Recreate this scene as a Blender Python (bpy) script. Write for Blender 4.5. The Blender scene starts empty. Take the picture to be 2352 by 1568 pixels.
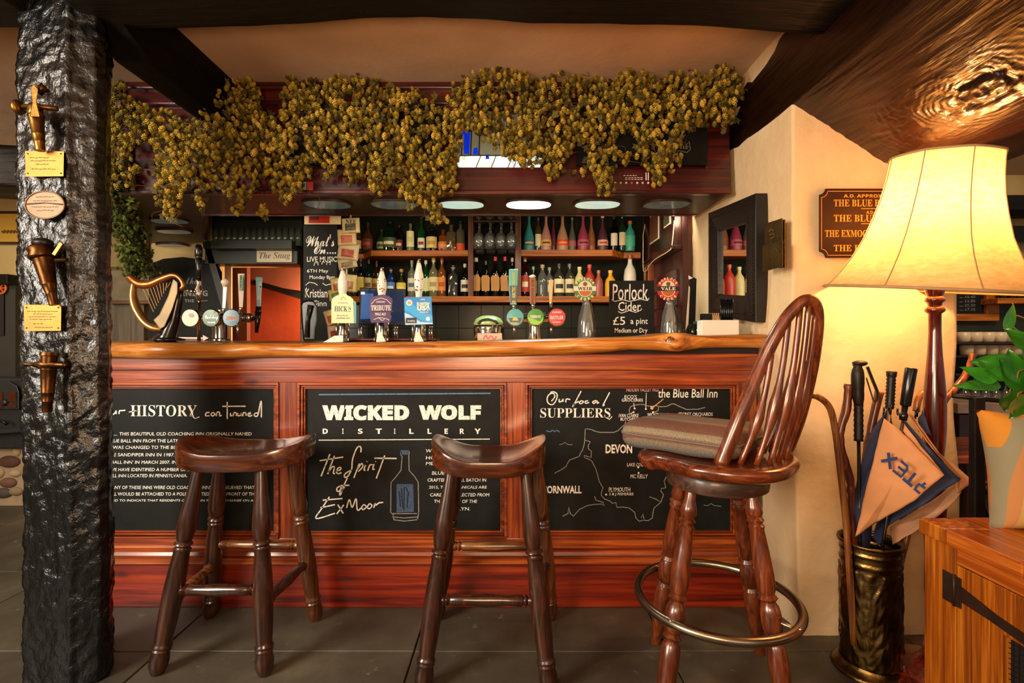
import bpy, bmesh, math, random
import numpy as np
from mathutils import Vector, Matrix, noise
sc = bpy.context.scene
PI = math.pi
F = 1130.0
# ---------------------------------------------------------------- camera, world, lights, exposure
cd = bpy.data.cameras.new('camera'); cam = bpy.data.objects.new('camera', cd); sc.collection.objects.link(cam)
cam.location = (0, 0, 1.1); cam.rotation_euler = (PI/2, 0, 0)
cd.sensor_width = 36; cd.lens = 36*F/2352; cd.clip_start = 0.05; cd.clip_end = 60
sc.camera = cam
sc.view_settings.view_transform = 'Standard'; sc.view_settings.look = 'None'
sc.view_settings.gamma = 1; sc.view_settings.use_curve_mapping = False
sc.view_settings.exposure = 0.38
sc.cycles.max_bounces = 8; sc.cycles.diffuse_bounces = 4; sc.cycles.glossy_bounces = 4
sc.cycles.transmission_bounces = 8; sc.cycles.transparent_max_bounces = 16
sc.cycles.caustics_reflective = False; sc.cycles.caustics_refractive = False
sc.cycles.sample_clamp_indirect = 4
w = bpy.data.worlds.new('room_air'); sc.world = w; w.use_nodes = True
w.node_tree.nodes['Background'].inputs[0].default_value = (1.0, 0.86, 0.7, 1)
w.node_tree.nodes['Background'].inputs[1].default_value = 0.2

def light(name, kind, loc, target, energy, color, size=(1, 1), **k):
    d = bpy.data.lights.new(name, kind); d.energy = energy; d.color = color
    if kind == 'AREA':
        d.shape = 'RECTANGLE'; d.size, d.size_y = size
    elif kind in ('POINT', 'SPOT'):
        d.shadow_soft_size = size[0]
    for a, b in k.items(): setattr(d, a, b)
    o = bpy.data.objects.new(name, d); sc.collection.objects.link(o); o.location = loc
    if target is not None:
        o.rotation_euler = (Vector(target)-Vector(loc)).to_track_quat('-Z', 'Y').to_euler()
    return o
# daylight through the window behind and left of the camera, then warm area and fill lights
light('window_light_side', 'AREA', (-2.7, -0.5, 1.75), (-0.2, 2.1, 0.85), 112, (1.0, 0.88, 0.73), (1.1, 1.2))
light('rear_area_light', 'AREA', (0.7, -2.0, 1.9), (0.2, 2.2, 1.1), 11, (1.0, 0.74, 0.48), (2.2, 1.0))  # warm area light aimed at the bar from behind the camera
light('added_warm_fill', 'POINT', (-0.5, -0.5, 1.55), None, 9, (1.0, 0.66, 0.36), (.18,))  # added fill without a fixture, brightens the ceiling and hops
light('added_ceiling_fill', 'AREA', (-0.2, -0.2, 1.12), (0.1, 2.0, 2.3), 24, (1.0, 0.62, 0.34), (.6, .3))  # unseen upward fill added beside the camera to warm the ceiling
light('left_area_light', 'AREA', (-3.6, 2.2, 2.2), (-3.4, 3.5, 0.9), 14, (1.0, 0.82, 0.58), (.6, .6))  # warm area light over the far left corner
light('right_area_light', 'AREA', (2.9, 2.3, 2.2), (2.8, 3.4, 1.0), 12, (1.0, 0.75, 0.5), (.5, .5))  # warm area light over the far right serving area

# ---------------------------------------------------------------- helpers
def P(px, py, Y): return Vector(((px-1176)/F*Y, Y, 1.1+(784-py)/F*Y))
def tag(o, label=None, cat=None, group=None, kind=None):
    if label: o['label'] = label
    if cat: o['category'] = cat
    if group: o['group'] = group
    if kind: o['kind'] = kind
    return o
def thing(name, label, cat, loc=(0, 0, 0), rotz=0, group=None):
    o = bpy.data.objects.new(name, None); sc.collection.objects.link(o)
    o.empty_display_size = .05; o.location = loc; o.rotation_euler = (0, 0, rotz)
    return tag(o, label, cat, group)
def copy_tree(o, parent=None):
    c = o.copy(); sc.collection.objects.link(c)
    if parent is not None: c.parent = parent
    for ch in list(o.children): copy_tree(ch, c)
    return c

class MB:
    def __init__(s): s.v = []; s.f = []
    def add(s, vs, fs):
        n = len(s.v); s.v += [tuple(v) for v in vs]; s.f += [tuple(i+n for i in f) for f in fs]; return s
    def box(s, a, b):
        x0, y0, z0 = [min(p, q) for p, q in zip(a, b)]; x1, y1, z1 = [max(p, q) for p, q in zip(a, b)]
        return s.add([(x0,y0,z0),(x1,y0,z0),(x1,y1,z0),(x0,y1,z0),(x0,y0,z1),(x1,y0,z1),(x1,y1,z1),(x0,y1,z1)],
                     [(3,2,1,0),(4,5,6,7),(0,1,5,4),(1,2,6,5),(2,3,7,6),(3,0,4,7)])
    def obox(s, c, u, v, n, hu, hv, hn):
        c = Vector(c); pts = []
        for k in (-1, 1):
            for i, j in ((-1,-1),(1,-1),(1,1),(-1,1)): pts.append(c+u*hu*i+v*hv*j+n*hn*k)
        return s.add(pts, [(3,2,1,0),(4,5,6,7),(0,1,5,4),(1,2,6,5),(2,3,7,6),(3,0,4,7)])
    def prism(s, poly, z0, z1, fn=None):      # poly in a plane, extruded; fn maps (a,b,c)->point
        fn = fn or (lambda a, b, c: (a, b, c)); n = len(poly)
        return s.add([fn(a, b, z0) for a, b in poly]+[fn(a, b, z1) for a, b in poly],
                     [tuple(range(n))[::-1], tuple(range(n, 2*n))]+[(i, (i+1) % n, n+(i+1) % n, n+i) for i in range(n)])
    def lathe(s, prof, c=(0, 0, 0), seg=20, axis=None, a0=0, a1=2*PI, cap=True):   # prof: (r, h)
        c = Vector(c); ax = Vector(axis).normalized() if axis is not None else Vector((0, 0, 1))
        t = Vector((0, 1, 0)) if abs(ax.y) < .9 else Vector((1, 0, 0))
        u = t.cross(ax).normalized(); v = ax.cross(u); full = abs(a1-a0-2*PI) < 1e-6
        m = seg if full else seg+1; vs = []
        for r, h in prof:
            for i in range(m):
                a = a0+(a1-a0)*i/seg; vs.append(c+ax*h+(u*math.cos(a)+v*math.sin(a))*r)
        fs = []
        for j in range(len(prof)-1):
            for i in range(seg):
                k = (i+1) % m; fs.append((j*m+i, j*m+k, (j+1)*m+k, (j+1)*m+i))
        if full and cap:
            if prof[0][0] > 1e-5: fs.append(tuple(range(m))[::-1])
            if prof[-1][0] > 1e-5: fs.append(tuple((len(prof)-1)*m+i for i in range(m)))
        return s.add(vs, fs)
    def turned(s, A, B, prof, seg=18):        # prof: (t, r) along A->B
        A = Vector(A); B = Vector(B); L = (B-A).length
        return s.lathe([(r, t*L) for t, r in prof], A, seg, (B-A))
    def tube(s, pts, r, seg=10, closed=False, flat=1.0, up=None):
        pts = [Vector(p) for p in pts]; n = len(pts); rs = r if isinstance(r, (list, tuple)) else [r]*n
        vs = []; prev = None
        for i, p in enumerate(pts):
            if closed: t = pts[(i+1) % n]-pts[i-1]
            else: t = pts[min(i+1, n-1)]-pts[max(i-1, 0)]
            t.normalize()
            if prev is None:
                q = Vector(up) if up is not None else (Vector((0, 0, 1)) if abs(t.z) < .9 else Vector((0, 1, 0)))
            else: q = prev
            u = (q-t*q.dot(t)).normalized(); prev = u; v = t.cross(u)
            for k in range(seg):
                a = 2*PI*k/seg; vs.append(p+(u*math.cos(a)*flat+v*math.sin(a))*rs[i])
        fs = []
        for j in range(n if closed else n-1):
            j2 = (j+1) % n
            for k in range(seg):
                k2 = (k+1) % seg; fs.append((j*seg+k, j*seg+k2, j2*seg+k2, j2*seg+k))
        if not closed: fs += [tuple(range(seg))[::-1], tuple((n-1)*seg+k for k in range(seg))]
        return s.add(vs, fs)
    def sphere(s, c, r, seg=14, rings=8, sc3=(1, 1, 1)):
        c = Vector(c); vs = []; fs = []
        for j in range(rings+1):
            th = PI*j/rings
            for i in range(seg):
                a = 2*PI*i/seg
                vs.append(c+Vector((math.sin(th)*math.cos(a)*sc3[0], math.sin(th)*math.sin(a)*sc3[1], math.cos(th)*sc3[2]))*r)
        for j in range(rings):
            for i in range(seg):
                k = (i+1) % seg; fs.append((j*seg+i, (j+1)*seg+i, (j+1)*seg+k, j*seg+k))
        return s.add(vs, fs)
    def grid(s, fn, nu, nv):
        vs = [fn(i/(nu-1), j/(nv-1)) for j in range(nv) for i in range(nu)]
        return s.add(vs, [(j*nu+i, j*nu+i+1, (j+1)*nu+i+1, (j+1)*nu+i) for j in range(nv-1) for i in range(nu-1)])
    def strokes(s, lines, wd, fn, smooth=False):            # flat ribbons; fn maps (a,b)->point, wd in the units of a,b
        for ln in lines:
            if smooth and len(ln) > 2: ln = [(p.x, p.y) for p in spline([(a, b, 0) for a, b in ln], 5)]
            n = len(ln)
            if n == 1: ln = [ln[0], (ln[0][0]+wd, ln[0][1])]; n = 2
            vs = []
            for i in range(n):
                x, y = ln[i]; x0, y0 = ln[max(i-1, 0)]; x1, y1 = ln[min(i+1, n-1)]
                dx, dy = x1-x0, y1-y0; L = math.hypot(dx, dy) or 1; nx, ny = -dy/L*wd/2, dx/L*wd/2
                vs += [fn(x+nx, y+ny), fn(x-nx, y-ny)]
            s.add(vs, [(2*i, 2*i+1, 2*i+3, 2*i+2) for i in range(n-1)])
        return s

def obj(name, mb, mat, parent=None, world=True, smooth=False, bevel=0, bseg=2, solid=0, sub=0, fix=True, kind=None, label=None, angle=None):
    if isinstance(mb, bpy.types.Mesh): me = mb
    else:
        off = Vector((0, 0, 0))
        if world and parent is not None:
            p = parent
            while p.parent is not None: p = p.parent
            off = Vector(p.location)
        me = bpy.data.meshes.new(name)
        V = np.array(mb.v, dtype=np.float64).reshape(-1, 3)-np.array(off)
        me.from_pydata(V.tolist(), [], mb.f); me.update()
        if fix:
            bm = bmesh.new(); bm.from_mesh(me)
            bmesh.ops.remove_doubles(bm, verts=bm.verts, dist=1e-6)
            bmesh.ops.recalc_face_normals(bm, faces=bm.faces)
            bm.to_mesh(me); bm.free()
        if smooth:
            me.polygons.foreach_set('use_smooth', [True]*len(me.polygons))
            if angle is not None: me.set_sharp_from_angle(angle=math.radians(angle))
    if mat is not None and not me.materials: me.materials.append(mat)
    o = bpy.data.objects.new(name, me); sc.collection.objects.link(o)
    if parent is not None: o.parent = parent
    if solid:
        m = o.modifiers.new('thickness', 'SOLIDIFY'); m.thickness = solid; m.offset = 0
    if bevel:
        m = o.modifiers.new('edge', 'BEVEL'); m.width = bevel; m.segments = bseg; m.limit_method = 'ANGLE'; m.angle_limit = math.radians(35)
    if sub:
        m = o.modifiers.new('soft', 'SUBSURF'); m.levels = sub; m.render_levels = sub
    if kind: o['kind'] = kind
    if label: o['label'] = label
    return o

def spline(pts, n=8):                          # catmull-rom
    P_ = [Vector(p) for p in pts]; out = []
    for i in range(len(P_)-1):
        a = P_[max(i-1, 0)]; b = P_[i]; c = P_[i+1]; d = P_[min(i+2, len(P_)-1)]
        for k in range(n):
            t = k/n
            out.append(.5*((2*b)+(c-a)*t+(2*a-5*b+4*c-d)*t*t+(3*b-a-3*c+d)*t**3))
    out.append(P_[-1]); return out
def interp(xs, ys, x):
    return float(np.interp(x, xs, ys))

_tc = {}
BASES = {'serif': 0x1D400, 'script': 0x1D4D0, 'bold': 0x1D5D4, 'ital': 0x1D468, 'sans': None}
def uni(s, st):
    b = BASES[st]
    if b is None: return s
    o = ''
    for c in s:
        if 'A' <= c <= 'Z': o += chr(b+ord(c)-65)
        elif 'a' <= c <= 'z': o += chr(b+26+ord(c)-97)
        elif '0' <= c <= '9' and st in ('serif', 'bold'): o += chr((0x1D7CE if st == 'serif' else 0x1D7EC)+ord(c)-48)
        else: o += c
    return o
def glyphs(s, st='sans', off=0.0, space=1.0, shear=0.0):
    k = (s, st, off, space, shear)
    if k in _tc: return _tc[k]
    c = bpy.data.curves.new('t', 'FONT'); c.body = uni(s, st); c.size = 1; c.resolution_u = 2
    c.offset = off; c.space_character = space; c.shear = shear
    o = bpy.data.objects.new('t', c); sc.collection.objects.link(o)
    dg = bpy.context.evaluated_depsgraph_get()
    m = bpy.data.meshes.new_from_object(o.evaluated_get(dg))
    vs = [(v.co.x, min(1.1, max(-.35, v.co.y))) for v in m.vertices]; fs = [tuple(p.vertices) for p in m.polygons]
    bpy.data.objects.remove(o); bpy.data.curves.remove(c); bpy.data.meshes.remove(m)
    _tc[k] = (vs, fs); return _tc[k]
def text(mb, s, x0, y0, x1, y1, fn, st='sans', off=0.0, space=1.0, shear=0.0, rot=0):
    """letters of s fitted in the box (x0,y0)-(x1,y1), y down; fn maps (a,b) to a point of the board"""
    vs, fs = glyphs(s, st, off, space, shear)
    if not vs: return mb
    xs = [v[0] for v in vs]; ys = [v[1] for v in vs]; a, b, c, d = min(xs), max(xs), min(ys), max(ys)
    cx, cy = (x0+x1)/2, (y0+y1)/2; ca, sa = math.cos(rot), math.sin(rot); out = []
    for x, y in vs:
        px = x0+(x-a)/(b-a+1e-9)*(x1-x0)-cx; py = y1-(y-c)/(d-c+1e-9)*(y1-y0)-cy
        out.append(fn(cx+px*ca-py*sa, cy+px*sa+py*ca))
    return mb.add(out, fs)
def PXF(Y, lift=0.0):
    return lambda a, b: P(a, b, Y)-Vector((0, lift, 0))
# ---------------------------------------------------------------- materials
def nt(name):
    m = bpy.data.materials.new(name); m.use_nodes = True; n = m.node_tree
    return m, n, n.nodes, n.links, n.nodes['Principled BSDF']
def rgba(c): return (c[0], c[1], c[2], 1)
def S(h):                                       # sRGB hex -> linear
    h = h.lstrip('#'); return tuple(((int(h[i:i+2], 16)/255+.055)/1.055)**2.4 if int(h[i:i+2], 16) > 10 else int(h[i:i+2], 16)/255/12.92 for i in (0, 2, 4))
def noise_node(N, L, scale, mapping=(1, 1, 1), detail=4, coord='Object', dist=0.0, rough=.55):
    tc = N.new('ShaderNodeTexCoord'); mp = N.new('ShaderNodeMapping'); mp.inputs['Scale'].default_value = mapping
    L.new(tc.outputs[coord], mp.inputs['Vector'])
    t = N.new('ShaderNodeTexNoise'); t.inputs['Scale'].default_value = scale; t.inputs['Detail'].default_value = detail
    t.inputs['Roughness'].default_value = rough; t.inputs['Distortion'].default_value = dist
    L.new(mp.outputs[0], t.inputs['Vector']); return t
def ramp(N, L, src, stops):
    r = N.new('ShaderNodeValToRGB'); e = r.color_ramp.elements
    e[0].position, e[0].color = stops[0][0], rgba(stops[0][1]); e[1].position, e[1].color = stops[-1][0], rgba(stops[-1][1])
    for p, c in stops[1:-1]:
        q = e.new(p); q.color = rgba(c)
    L.new(src, r.inputs[0]); return r
def bump(N, L, src, b, strength, dist=.01, prev=None):
    u = N.new('ShaderNodeBump'); u.inputs['Strength'].default_value = strength; u.inputs['Distance'].default_value = dist
    L.new(src, u.inputs['Height'])
    if prev is not None: L.new(prev.outputs[0], u.inputs['Normal'])
    L.new(u.outputs[0], b.inputs['Normal']); return u
def plain(name, c, rough=.5, metal=0, coat=0, spec=.5, emit=None, es=0, var=.12, bscale=0, bst=.2):
    m, n, N, L, b = nt(name)
    b.inputs['Roughness'].default_value = rough; b.inputs['Metallic'].default_value = metal
    b.inputs['Coat Weight'].default_value = coat; b.inputs['Coat Roughness'].default_value = .12
    b.inputs['Specular IOR Level'].default_value = spec
    t = noise_node(N, L, 14)
    r = ramp(N, L, t.outputs[0], [(.3, tuple(x*(1-var) for x in c)), (.7, tuple(min(1, x*(1+var)) for x in c))])
    L.new(r.outputs[0], b.inputs['Base Color'])
    if bscale: bump(N, L, noise_node(N, L, bscale).outputs[0], b, bst, .004)
    if emit is not None:
        b.inputs['Emission Color'].default_value = rgba(emit); b.inputs['Emission Strength'].default_value = es
    return m
def wood(name, dark, mid, lightc, axis='X', rough=.35, coat=.4, scale=1.0, knots=True, wear=None, bst=.25):
    m, n, N, L, b = nt(name)
    st = {'X': (1.1, 34, 34), 'Y': (34, 1.1, 34), 'Z': (34, 34, 1.1)}[axis]
    st = tuple(s*scale for s in st)
    g = noise_node(N, L, 2.0, st, 7, dist=.7, rough=.6)
    r0 = ramp(N, L, g.outputs[0], [(.36, dark), (.5, mid), (.64, lightc)])
    fine = noise_node(N, L, 7.0, tuple(s*.9 for s in st), 3)
    rf = ramp(N, L, fine.outputs[0], [(.38, (.62, .58, .55)), (.55, (1.05, 1.05, 1.05))])
    r = N.new('ShaderNodeMix'); r.data_type = 'RGBA'; r.blend_type = 'MULTIPLY'; r.inputs[0].default_value = .5
    L.new(r0.outputs[0], r.inputs[6]); L.new(rf.outputs[0], r.inputs[7])
    big = noise_node(N, L, 2.0, tuple(s*.07 for s in st), 2)
    mx = N.new('ShaderNodeMix'); mx.data_type = 'RGBA'; mx.blend_type = 'MULTIPLY'
    rb = ramp(N, L, big.outputs[0], [(.35, (.55, .5, .48)), (.62, (1.12, 1.08, 1.05))])
    mx.inputs[0].default_value = .75
    L.new(r.outputs[2], mx.inputs[6]); L.new(rb.outputs[0], mx.inputs[7]); col = mx.outputs[2]
    if knots:
        tc = N.new('ShaderNodeTexCoord'); mp = N.new('ShaderNodeMapping')
        mp.inputs['Scale'].default_value = {'X': (2.2, 5, 5), 'Y': (5, 2.2, 5), 'Z': (5, 5, 2.2)}[axis]
        v = N.new('ShaderNodeTexVoronoi'); v.inputs['Scale'].default_value = 1.1
        L.new(tc.outputs['Object'], mp.inputs[0]); L.new(mp.outputs[0], v.inputs['Vector'])
        rk = ramp(N, L, v.outputs['Distance'], [(.0, (.12, .08, .06)), (.05, (.3, .2, .15)), (.1, (1, 1, 1))])
        mk = N.new('ShaderNodeMix'); mk.data_type = 'RGBA'; mk.blend_type = 'MULTIPLY'; mk.inputs[0].default_value = .8
        L.new(col, mk.inputs[6]); L.new(rk.outputs[0], mk.inputs[7]); col = mk.outputs[2]
    if wear:
        wn = noise_node(N, L, 9, (1, 1, .5), 5); rw = ramp(N, L, wn.outputs[0], [(.56, (0, 0, 0)), (.68, (1, 1, 1))])
        mw = N.new('ShaderNodeMix'); mw.data_type = 'RGBA'
        L.new(rw.outputs[0], mw.inputs[0]); L.new(col, mw.inputs[6]); mw.inputs[7].default_value = rgba(wear); col = mw.outputs[2]
    L.new(col, b.inputs['Base Color'])
    b.inputs['Roughness'].default_value = rough; b.inputs['Coat Weight'].default_value = coat; b.inputs['Coat Roughness'].default_value = .16
    bump(N, L, g.outputs[0], b, bst, .003)
    return m
def glassy(name, tint, op=.25, rough=.05):      # thin clear or coloured glass: a tinted see-through layer under a sharp reflection
    m, n, N, L, b = nt(name); N.remove(b); out = N['Material Output']
    tr = N.new('ShaderNodeBsdfTransparent'); tr.inputs[0].default_value = rgba(tint)
    gl = N.new('ShaderNodeBsdfGlossy'); gl.inputs['Roughness'].default_value = rough; gl.inputs[0].default_value = (1, 1, 1, 1)
    df = N.new('ShaderNodeBsdfDiffuse'); df.inputs[0].default_value = rgba(tuple(min(1, t*1.0) for t in tint))
    m1 = N.new('ShaderNodeMixShader'); m1.inputs[0].default_value = op; L.new(tr.outputs[0], m1.inputs[1]); L.new(df.outputs[0], m1.inputs[2])
    fr = N.new('ShaderNodeLayerWeight'); fr.inputs[0].default_value = .35
    m2 = N.new('ShaderNodeMixShader'); L.new(fr.outputs['Fresnel'], m2.inputs[0]); L.new(m1.outputs[0], m2.inputs[1]); L.new(gl.outputs[0], m2.inputs[2])
    L.new(m2.outputs[0], out.inputs[0]); return m
def plaster(name, c, c2, rough=.85, bst=.5, sc_=3.0):
    m, n, N, L, b = nt(name)
    t = noise_node(N, L, sc_, detail=6); r = ramp(N, L, t.outputs[0], [(.3, c2), (.65, c)])
    L.new(r.outputs[0], b.inputs['Base Color']); b.inputs['Roughness'].default_value = rough
    t2 = noise_node(N, L, 5.5, detail=8, rough=.6); bump(N, L, t2.outputs[0], b, bst, .02); return m

M = {}
M['ceil'] = plaster('ceiling_plaster', S('c9a688'), S('b8957a'), bst=.25)
M['plaster'] = plaster('cream_plaster', S('e8cca0'), S('d8b88a'))
M['plaster_far'] = plaster('far_plaster', S('d0b57e'), S('bb9f68'))
M['grey_board'] = wood('grey_brown_board', S('4c4334'), S('5d5342'), S('6f634f'), 'Z', .7, 0, .6, False)
M['orange_wall'] = plaster('orange_plaster', S('92330a'), S('7a2806'))
M['slate'] = None
def slate():
    m, n, N, L, b = nt('slate')
    t = noise_node(N, L, 2.2, detail=8, rough=.65); oi = N.new('ShaderNodeObjectInfo')
    r = ramp(N, L, t.outputs[0], [(.3, S('332f29')), (.55, S('49453a')), (.75, S('605a4a'))])
    hs = N.new('ShaderNodeHueSaturation'); L.new(r.outputs[0], hs.inputs['Color'])
    mr = N.new('ShaderNodeMapRange'); mr.inputs[3].default_value = .75; mr.inputs[4].default_value = 1.15
    L.new(oi.outputs['Random'], mr.inputs[0]); L.new(mr.outputs[0], hs.inputs['Value'])
    sp = noise_node(N, L, 16, detail=8, rough=.7); rs = ramp(N, L, sp.outputs[0], [(.62, (0, 0, 0)), (.75, (.35, .33, .28))])
    mx = N.new('ShaderNodeMix'); mx.data_type = 'RGBA'; mx.blend_type = 'ADD'; mx.inputs[0].default_value = .5
    L.new(hs.outputs[0], mx.inputs[6]); L.new(rs.outputs[0], mx.inputs[7]); L.new(mx.outputs[2], b.inputs['Base Color'])
    rr = ramp(N, L, t.outputs[0], [(.3, (.38,)*3), (.7, (.6,)*3)]); L.new(rr.outputs[0], b.inputs['Roughness'])
    bump(N, L, t.outputs[0], b, .35, .01); return m
M['slate'] = slate(); M['grout'] = plain('grout', S('15130f'), .9)
M['bar'] = wood('bar_mahogany', S('62240c'), S('984018'), S('bc6226'), 'X', .32, .6, .7)
M['bar_z'] = wood('bar_mahogany_upright', S('5a1f0b'), S('8c3814'), S('ae5620'), 'Z', .32, .6, .7)
M['plinth'] = wood('bar_plinth', S('4a0f06'), S('8e250b'), S('ae3d14'), 'X', .4, .4, .5)
M['counter'] = wood('counter_pine', S('8a4a14'), S('c87e30'), S('e2a24e'), 'X', .38, .25, .5)
M['dark_gap'] = plain('shade_strip', S('120a06'), .7)
M['mahog'] = wood('canopy_mahogany', S('2a0a08'), S('4a120d'), S('5f1a12'), 'X', .32, .5, .5, False)
M['soffit'] = wood('soffit_mahogany', S('2c1412'), S('402019'), S('4c2a22'), 'X', .5, .12, .4, False)
M['stool'] = wood('stool_oak', S('261208'), S('34190c'), S('4a2612'), 'Z', .28, .7, .8, False, bst=.15)
M['stool_pale'] = wood('stool_pale_oak', S('3a1d0e'), S('5c3218'), S('7a4c26'), 'Z', .38, .4, 1, False)
M['stool_rail'] = wood('stool_rail_oak', S('4c2710'), S('7d4a20'), S('b07c40'), 'X', .35, .4, 1, False)
M['seat'] = wood('stool_seat_oak', S('3a1a0a'), S('57290f'), S('743c18'), 'X', .22, .8, .8, False, bst=.12)
M['wind'] = wood('windsor_elm', S('4e220d'), S('6a3014'), S('86451c'), 'Z', .28, .6, 1, False)
M['wind_seat'] = wood('windsor_seat_elm', S('4a1f0c'), S('6a2c10'), S('8c4417'), 'X', .25, .7, .8, False)
M['wind_disc'] = wood('swivel_disc_wood', S('2c1a12'), S('452a1c'), S('5a3a28'), 'X', .45, .2, .8, False)
M['shelf'] = wood('shelf_pine', S('7a3c04'), S('b8640a'), S('d07e14'), 'X', .6, 0, .8, False)
M['shelf_z'] = wood('shelf_upright_pine', S('3c1c06'), S('5e2e0c'), S('7a4214'), 'Z', .55, .05, .8, False)
M['cab'] = wood('cabinet_pine', S('74380a'), S('a8590f'), S('c87820'), 'Z', .35, .5, .8, True)
M['cab_x'] = wood('cabinet_pine_top', S('8a3c0c'), S('b85c16'), S('d07a28'), 'Y', .3, .6, .8, True)
M['lampwood'] = wood('lamp_mahogany', S('2c0a06'), S('571509'), S('74200d'), 'Z', .2, .9, .6, False, bst=.05)
M['stick'] = wood('stick_hazel', S('3c1608'), S('6e2f14'), S('a4562a'), 'Z', .4, .4, 1, True)
M['stick2'] = wood('stick_cane', S('5c3010'), S('8f5824'), S('b88040'), 'Z', .35, .5, 1, False)
M['redwood'] = wood('red_joinery', S('200806'), S('380f0a'), S('4a1a12'), 'Z', .4, .4, .5, False)
def tar(name, c, rough, bst, stretch, scale=7, spec=.5, dist=.02):
    m, n, N, L, b = nt(name)
    t = noise_node(N, L, scale, stretch, 8, dist=.35, rough=.62)
    t.noise_type = 'RIDGED_MULTIFRACTAL'; t.inputs['Lacunarity'].default_value = 2.3
    t1 = noise_node(N, L, scale*.8, stretch, 6, dist=.2)
    r = ramp(N, L, t1.outputs[0], [(.3, tuple(x*.5 for x in c)), (.7, tuple(x*1.5 for x in c))])
    L.new(r.outputs[0], b.inputs['Base Color']); b.inputs['Roughness'].default_value = rough
    b.inputs['Specular IOR Level'].default_value = spec
    u = bump(N, L, t.outputs[0], b, bst*.5, dist*.4); bump(N, L, t1.outputs[0], b, bst, dist, u); return m
M['post'] = tar('tarred_oak_post', S('060708'), .24, .8, (1.6, 1.6, 1.1), 17, .7, .018)
M['beam'] = tar('tarred_oak_beam', S('100a07'), .5, .7, (.5, 5, 5), 5, .2)
M['beam_y'] = tar('tarred_oak_beam_lengthwise', S('0c0806'), .6, .7, (5, .6, 5), 5, .1)
M['knotbeam'] = tar('varnished_dark_beam', S('1c0a03'), .28, .6, (9, 1.0, 9), 9, .5, .006)
M['board'] = plain('chalkboard_black', S('171918'), .6, spec=.2, var=.3, bscale=6, bst=.05)
M['board_dark'] = plain('board_dark', S('161614'), .5, spec=.2, var=.2)
def chalk_mat(name, c, lo=.42, hi=.52, em=.0):
    m, n, N, L, b = nt(name)
    t = noise_node(N, L, 110, detail=3); r = ramp(N, L, t.outputs[0], [(lo-.12, tuple(x*.35 for x in c)), (hi-.06, c)])
    L.new(r.outputs[0], b.inputs['Base Color']); b.inputs['Roughness'].default_value = .9; return m
M['chalk'] = chalk_mat('chalk_white', S('f2efe6')); M['chalk_dim'] = chalk_mat('chalk_faded', S('8b8a86'))
M['chalk_blue'] = chalk_mat('chalk_blue', S('5f7ea8')); M['chalk_pink'] = chalk_mat('chalk_pink', S('e0a9a0'))
M['chalk_orange'] = chalk_mat('chalk_orange', S('e0a468'))
M['bottle_blue'] = chalk_mat('painted_blue', S('41587a'), .3, .6)
M['brass'] = plain('aged_brass', S('7c5a2c'), .38, 1, var=.35, bscale=60, bst=.2)
M['brass_dark'] = plain('dark_bronze', S('50331b'), .36, 1, var=.35, bscale=60, bst=.2)
M['brass_plate'] = plain('brass_plate', S('a06c30'), .5, .75, var=.2, bscale=50, bst=.15)
M['pewter'] = plain('oval_metal_plate', S('705845'), .5, .8, var=.25)
M['etched'] = plain('etched_text', S('5a3c18'), .7)
M['chrome'] = plain('chrome', S('c8c2ba'), .1, 1, var=.05)
M['steel'] = plain('brushed_steel', S('9c8c78'), .28, 1, var=.2)
M['iron'] = plain('black_iron', S('24201d'), .42, .7, var=.3, bscale=40)
M['rust'] = plain('dark_hinge_iron', S('38251a'), .5, .5, var=.3, bscale=40)
M['black'] = plain('black_plastic', S('0e0e0f'), .22, 0, var=.1)
M['rubber'] = plain('black_rubber', S('17130f'), .45, bscale=80)
M['white'] = plain('white_ceramic', S('eee6d6'), .25, coat=.5, var=.03)
M['cream'] = plain('cream_card', S('e2d0a2'), .6, var=.06)
M['paper'] = plain('paper_white', S('e9e2d2'), .8, var=.05)
M['kraft'] = plain('kraft_card', S('b07a3c'), .7, var=.1)
M['gold'] = plain('gold_lettering', S('e0902c'), .5, 0, var=.1)
M['signwood'] = plain('painted_sign_maroon', S('220c0a'), .55, spec=.15, var=.2)
M['glass'] = glassy('clear_glass', (.93, .95, .92), .06)
M['dim_glass'] = glassy('green_tinged_glass', (.5, .62, .5), .08)
def cmat(hexs, rough=.35, **k):
    key = 'c'+hexs+str(rough)
    if key not in M: M[key] = plain('paint_'+{'0': 'dark', '1': 'dark', '2': 'deep', '3': 'deep', '4': 'mid', '5': 'mid', '6': 'mid', '7': 'mid'}.get(hexs[0], 'light')+'_'+hexs, S(hexs), rough, var=.06, **k)
    return M[key]
def gmat(hexs, op=.35):
    key = 'g'+hexs
    if key not in M: M[key] = glassy('bottle_glass_'+hexs, S(hexs), op)
    return M[key]
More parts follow.
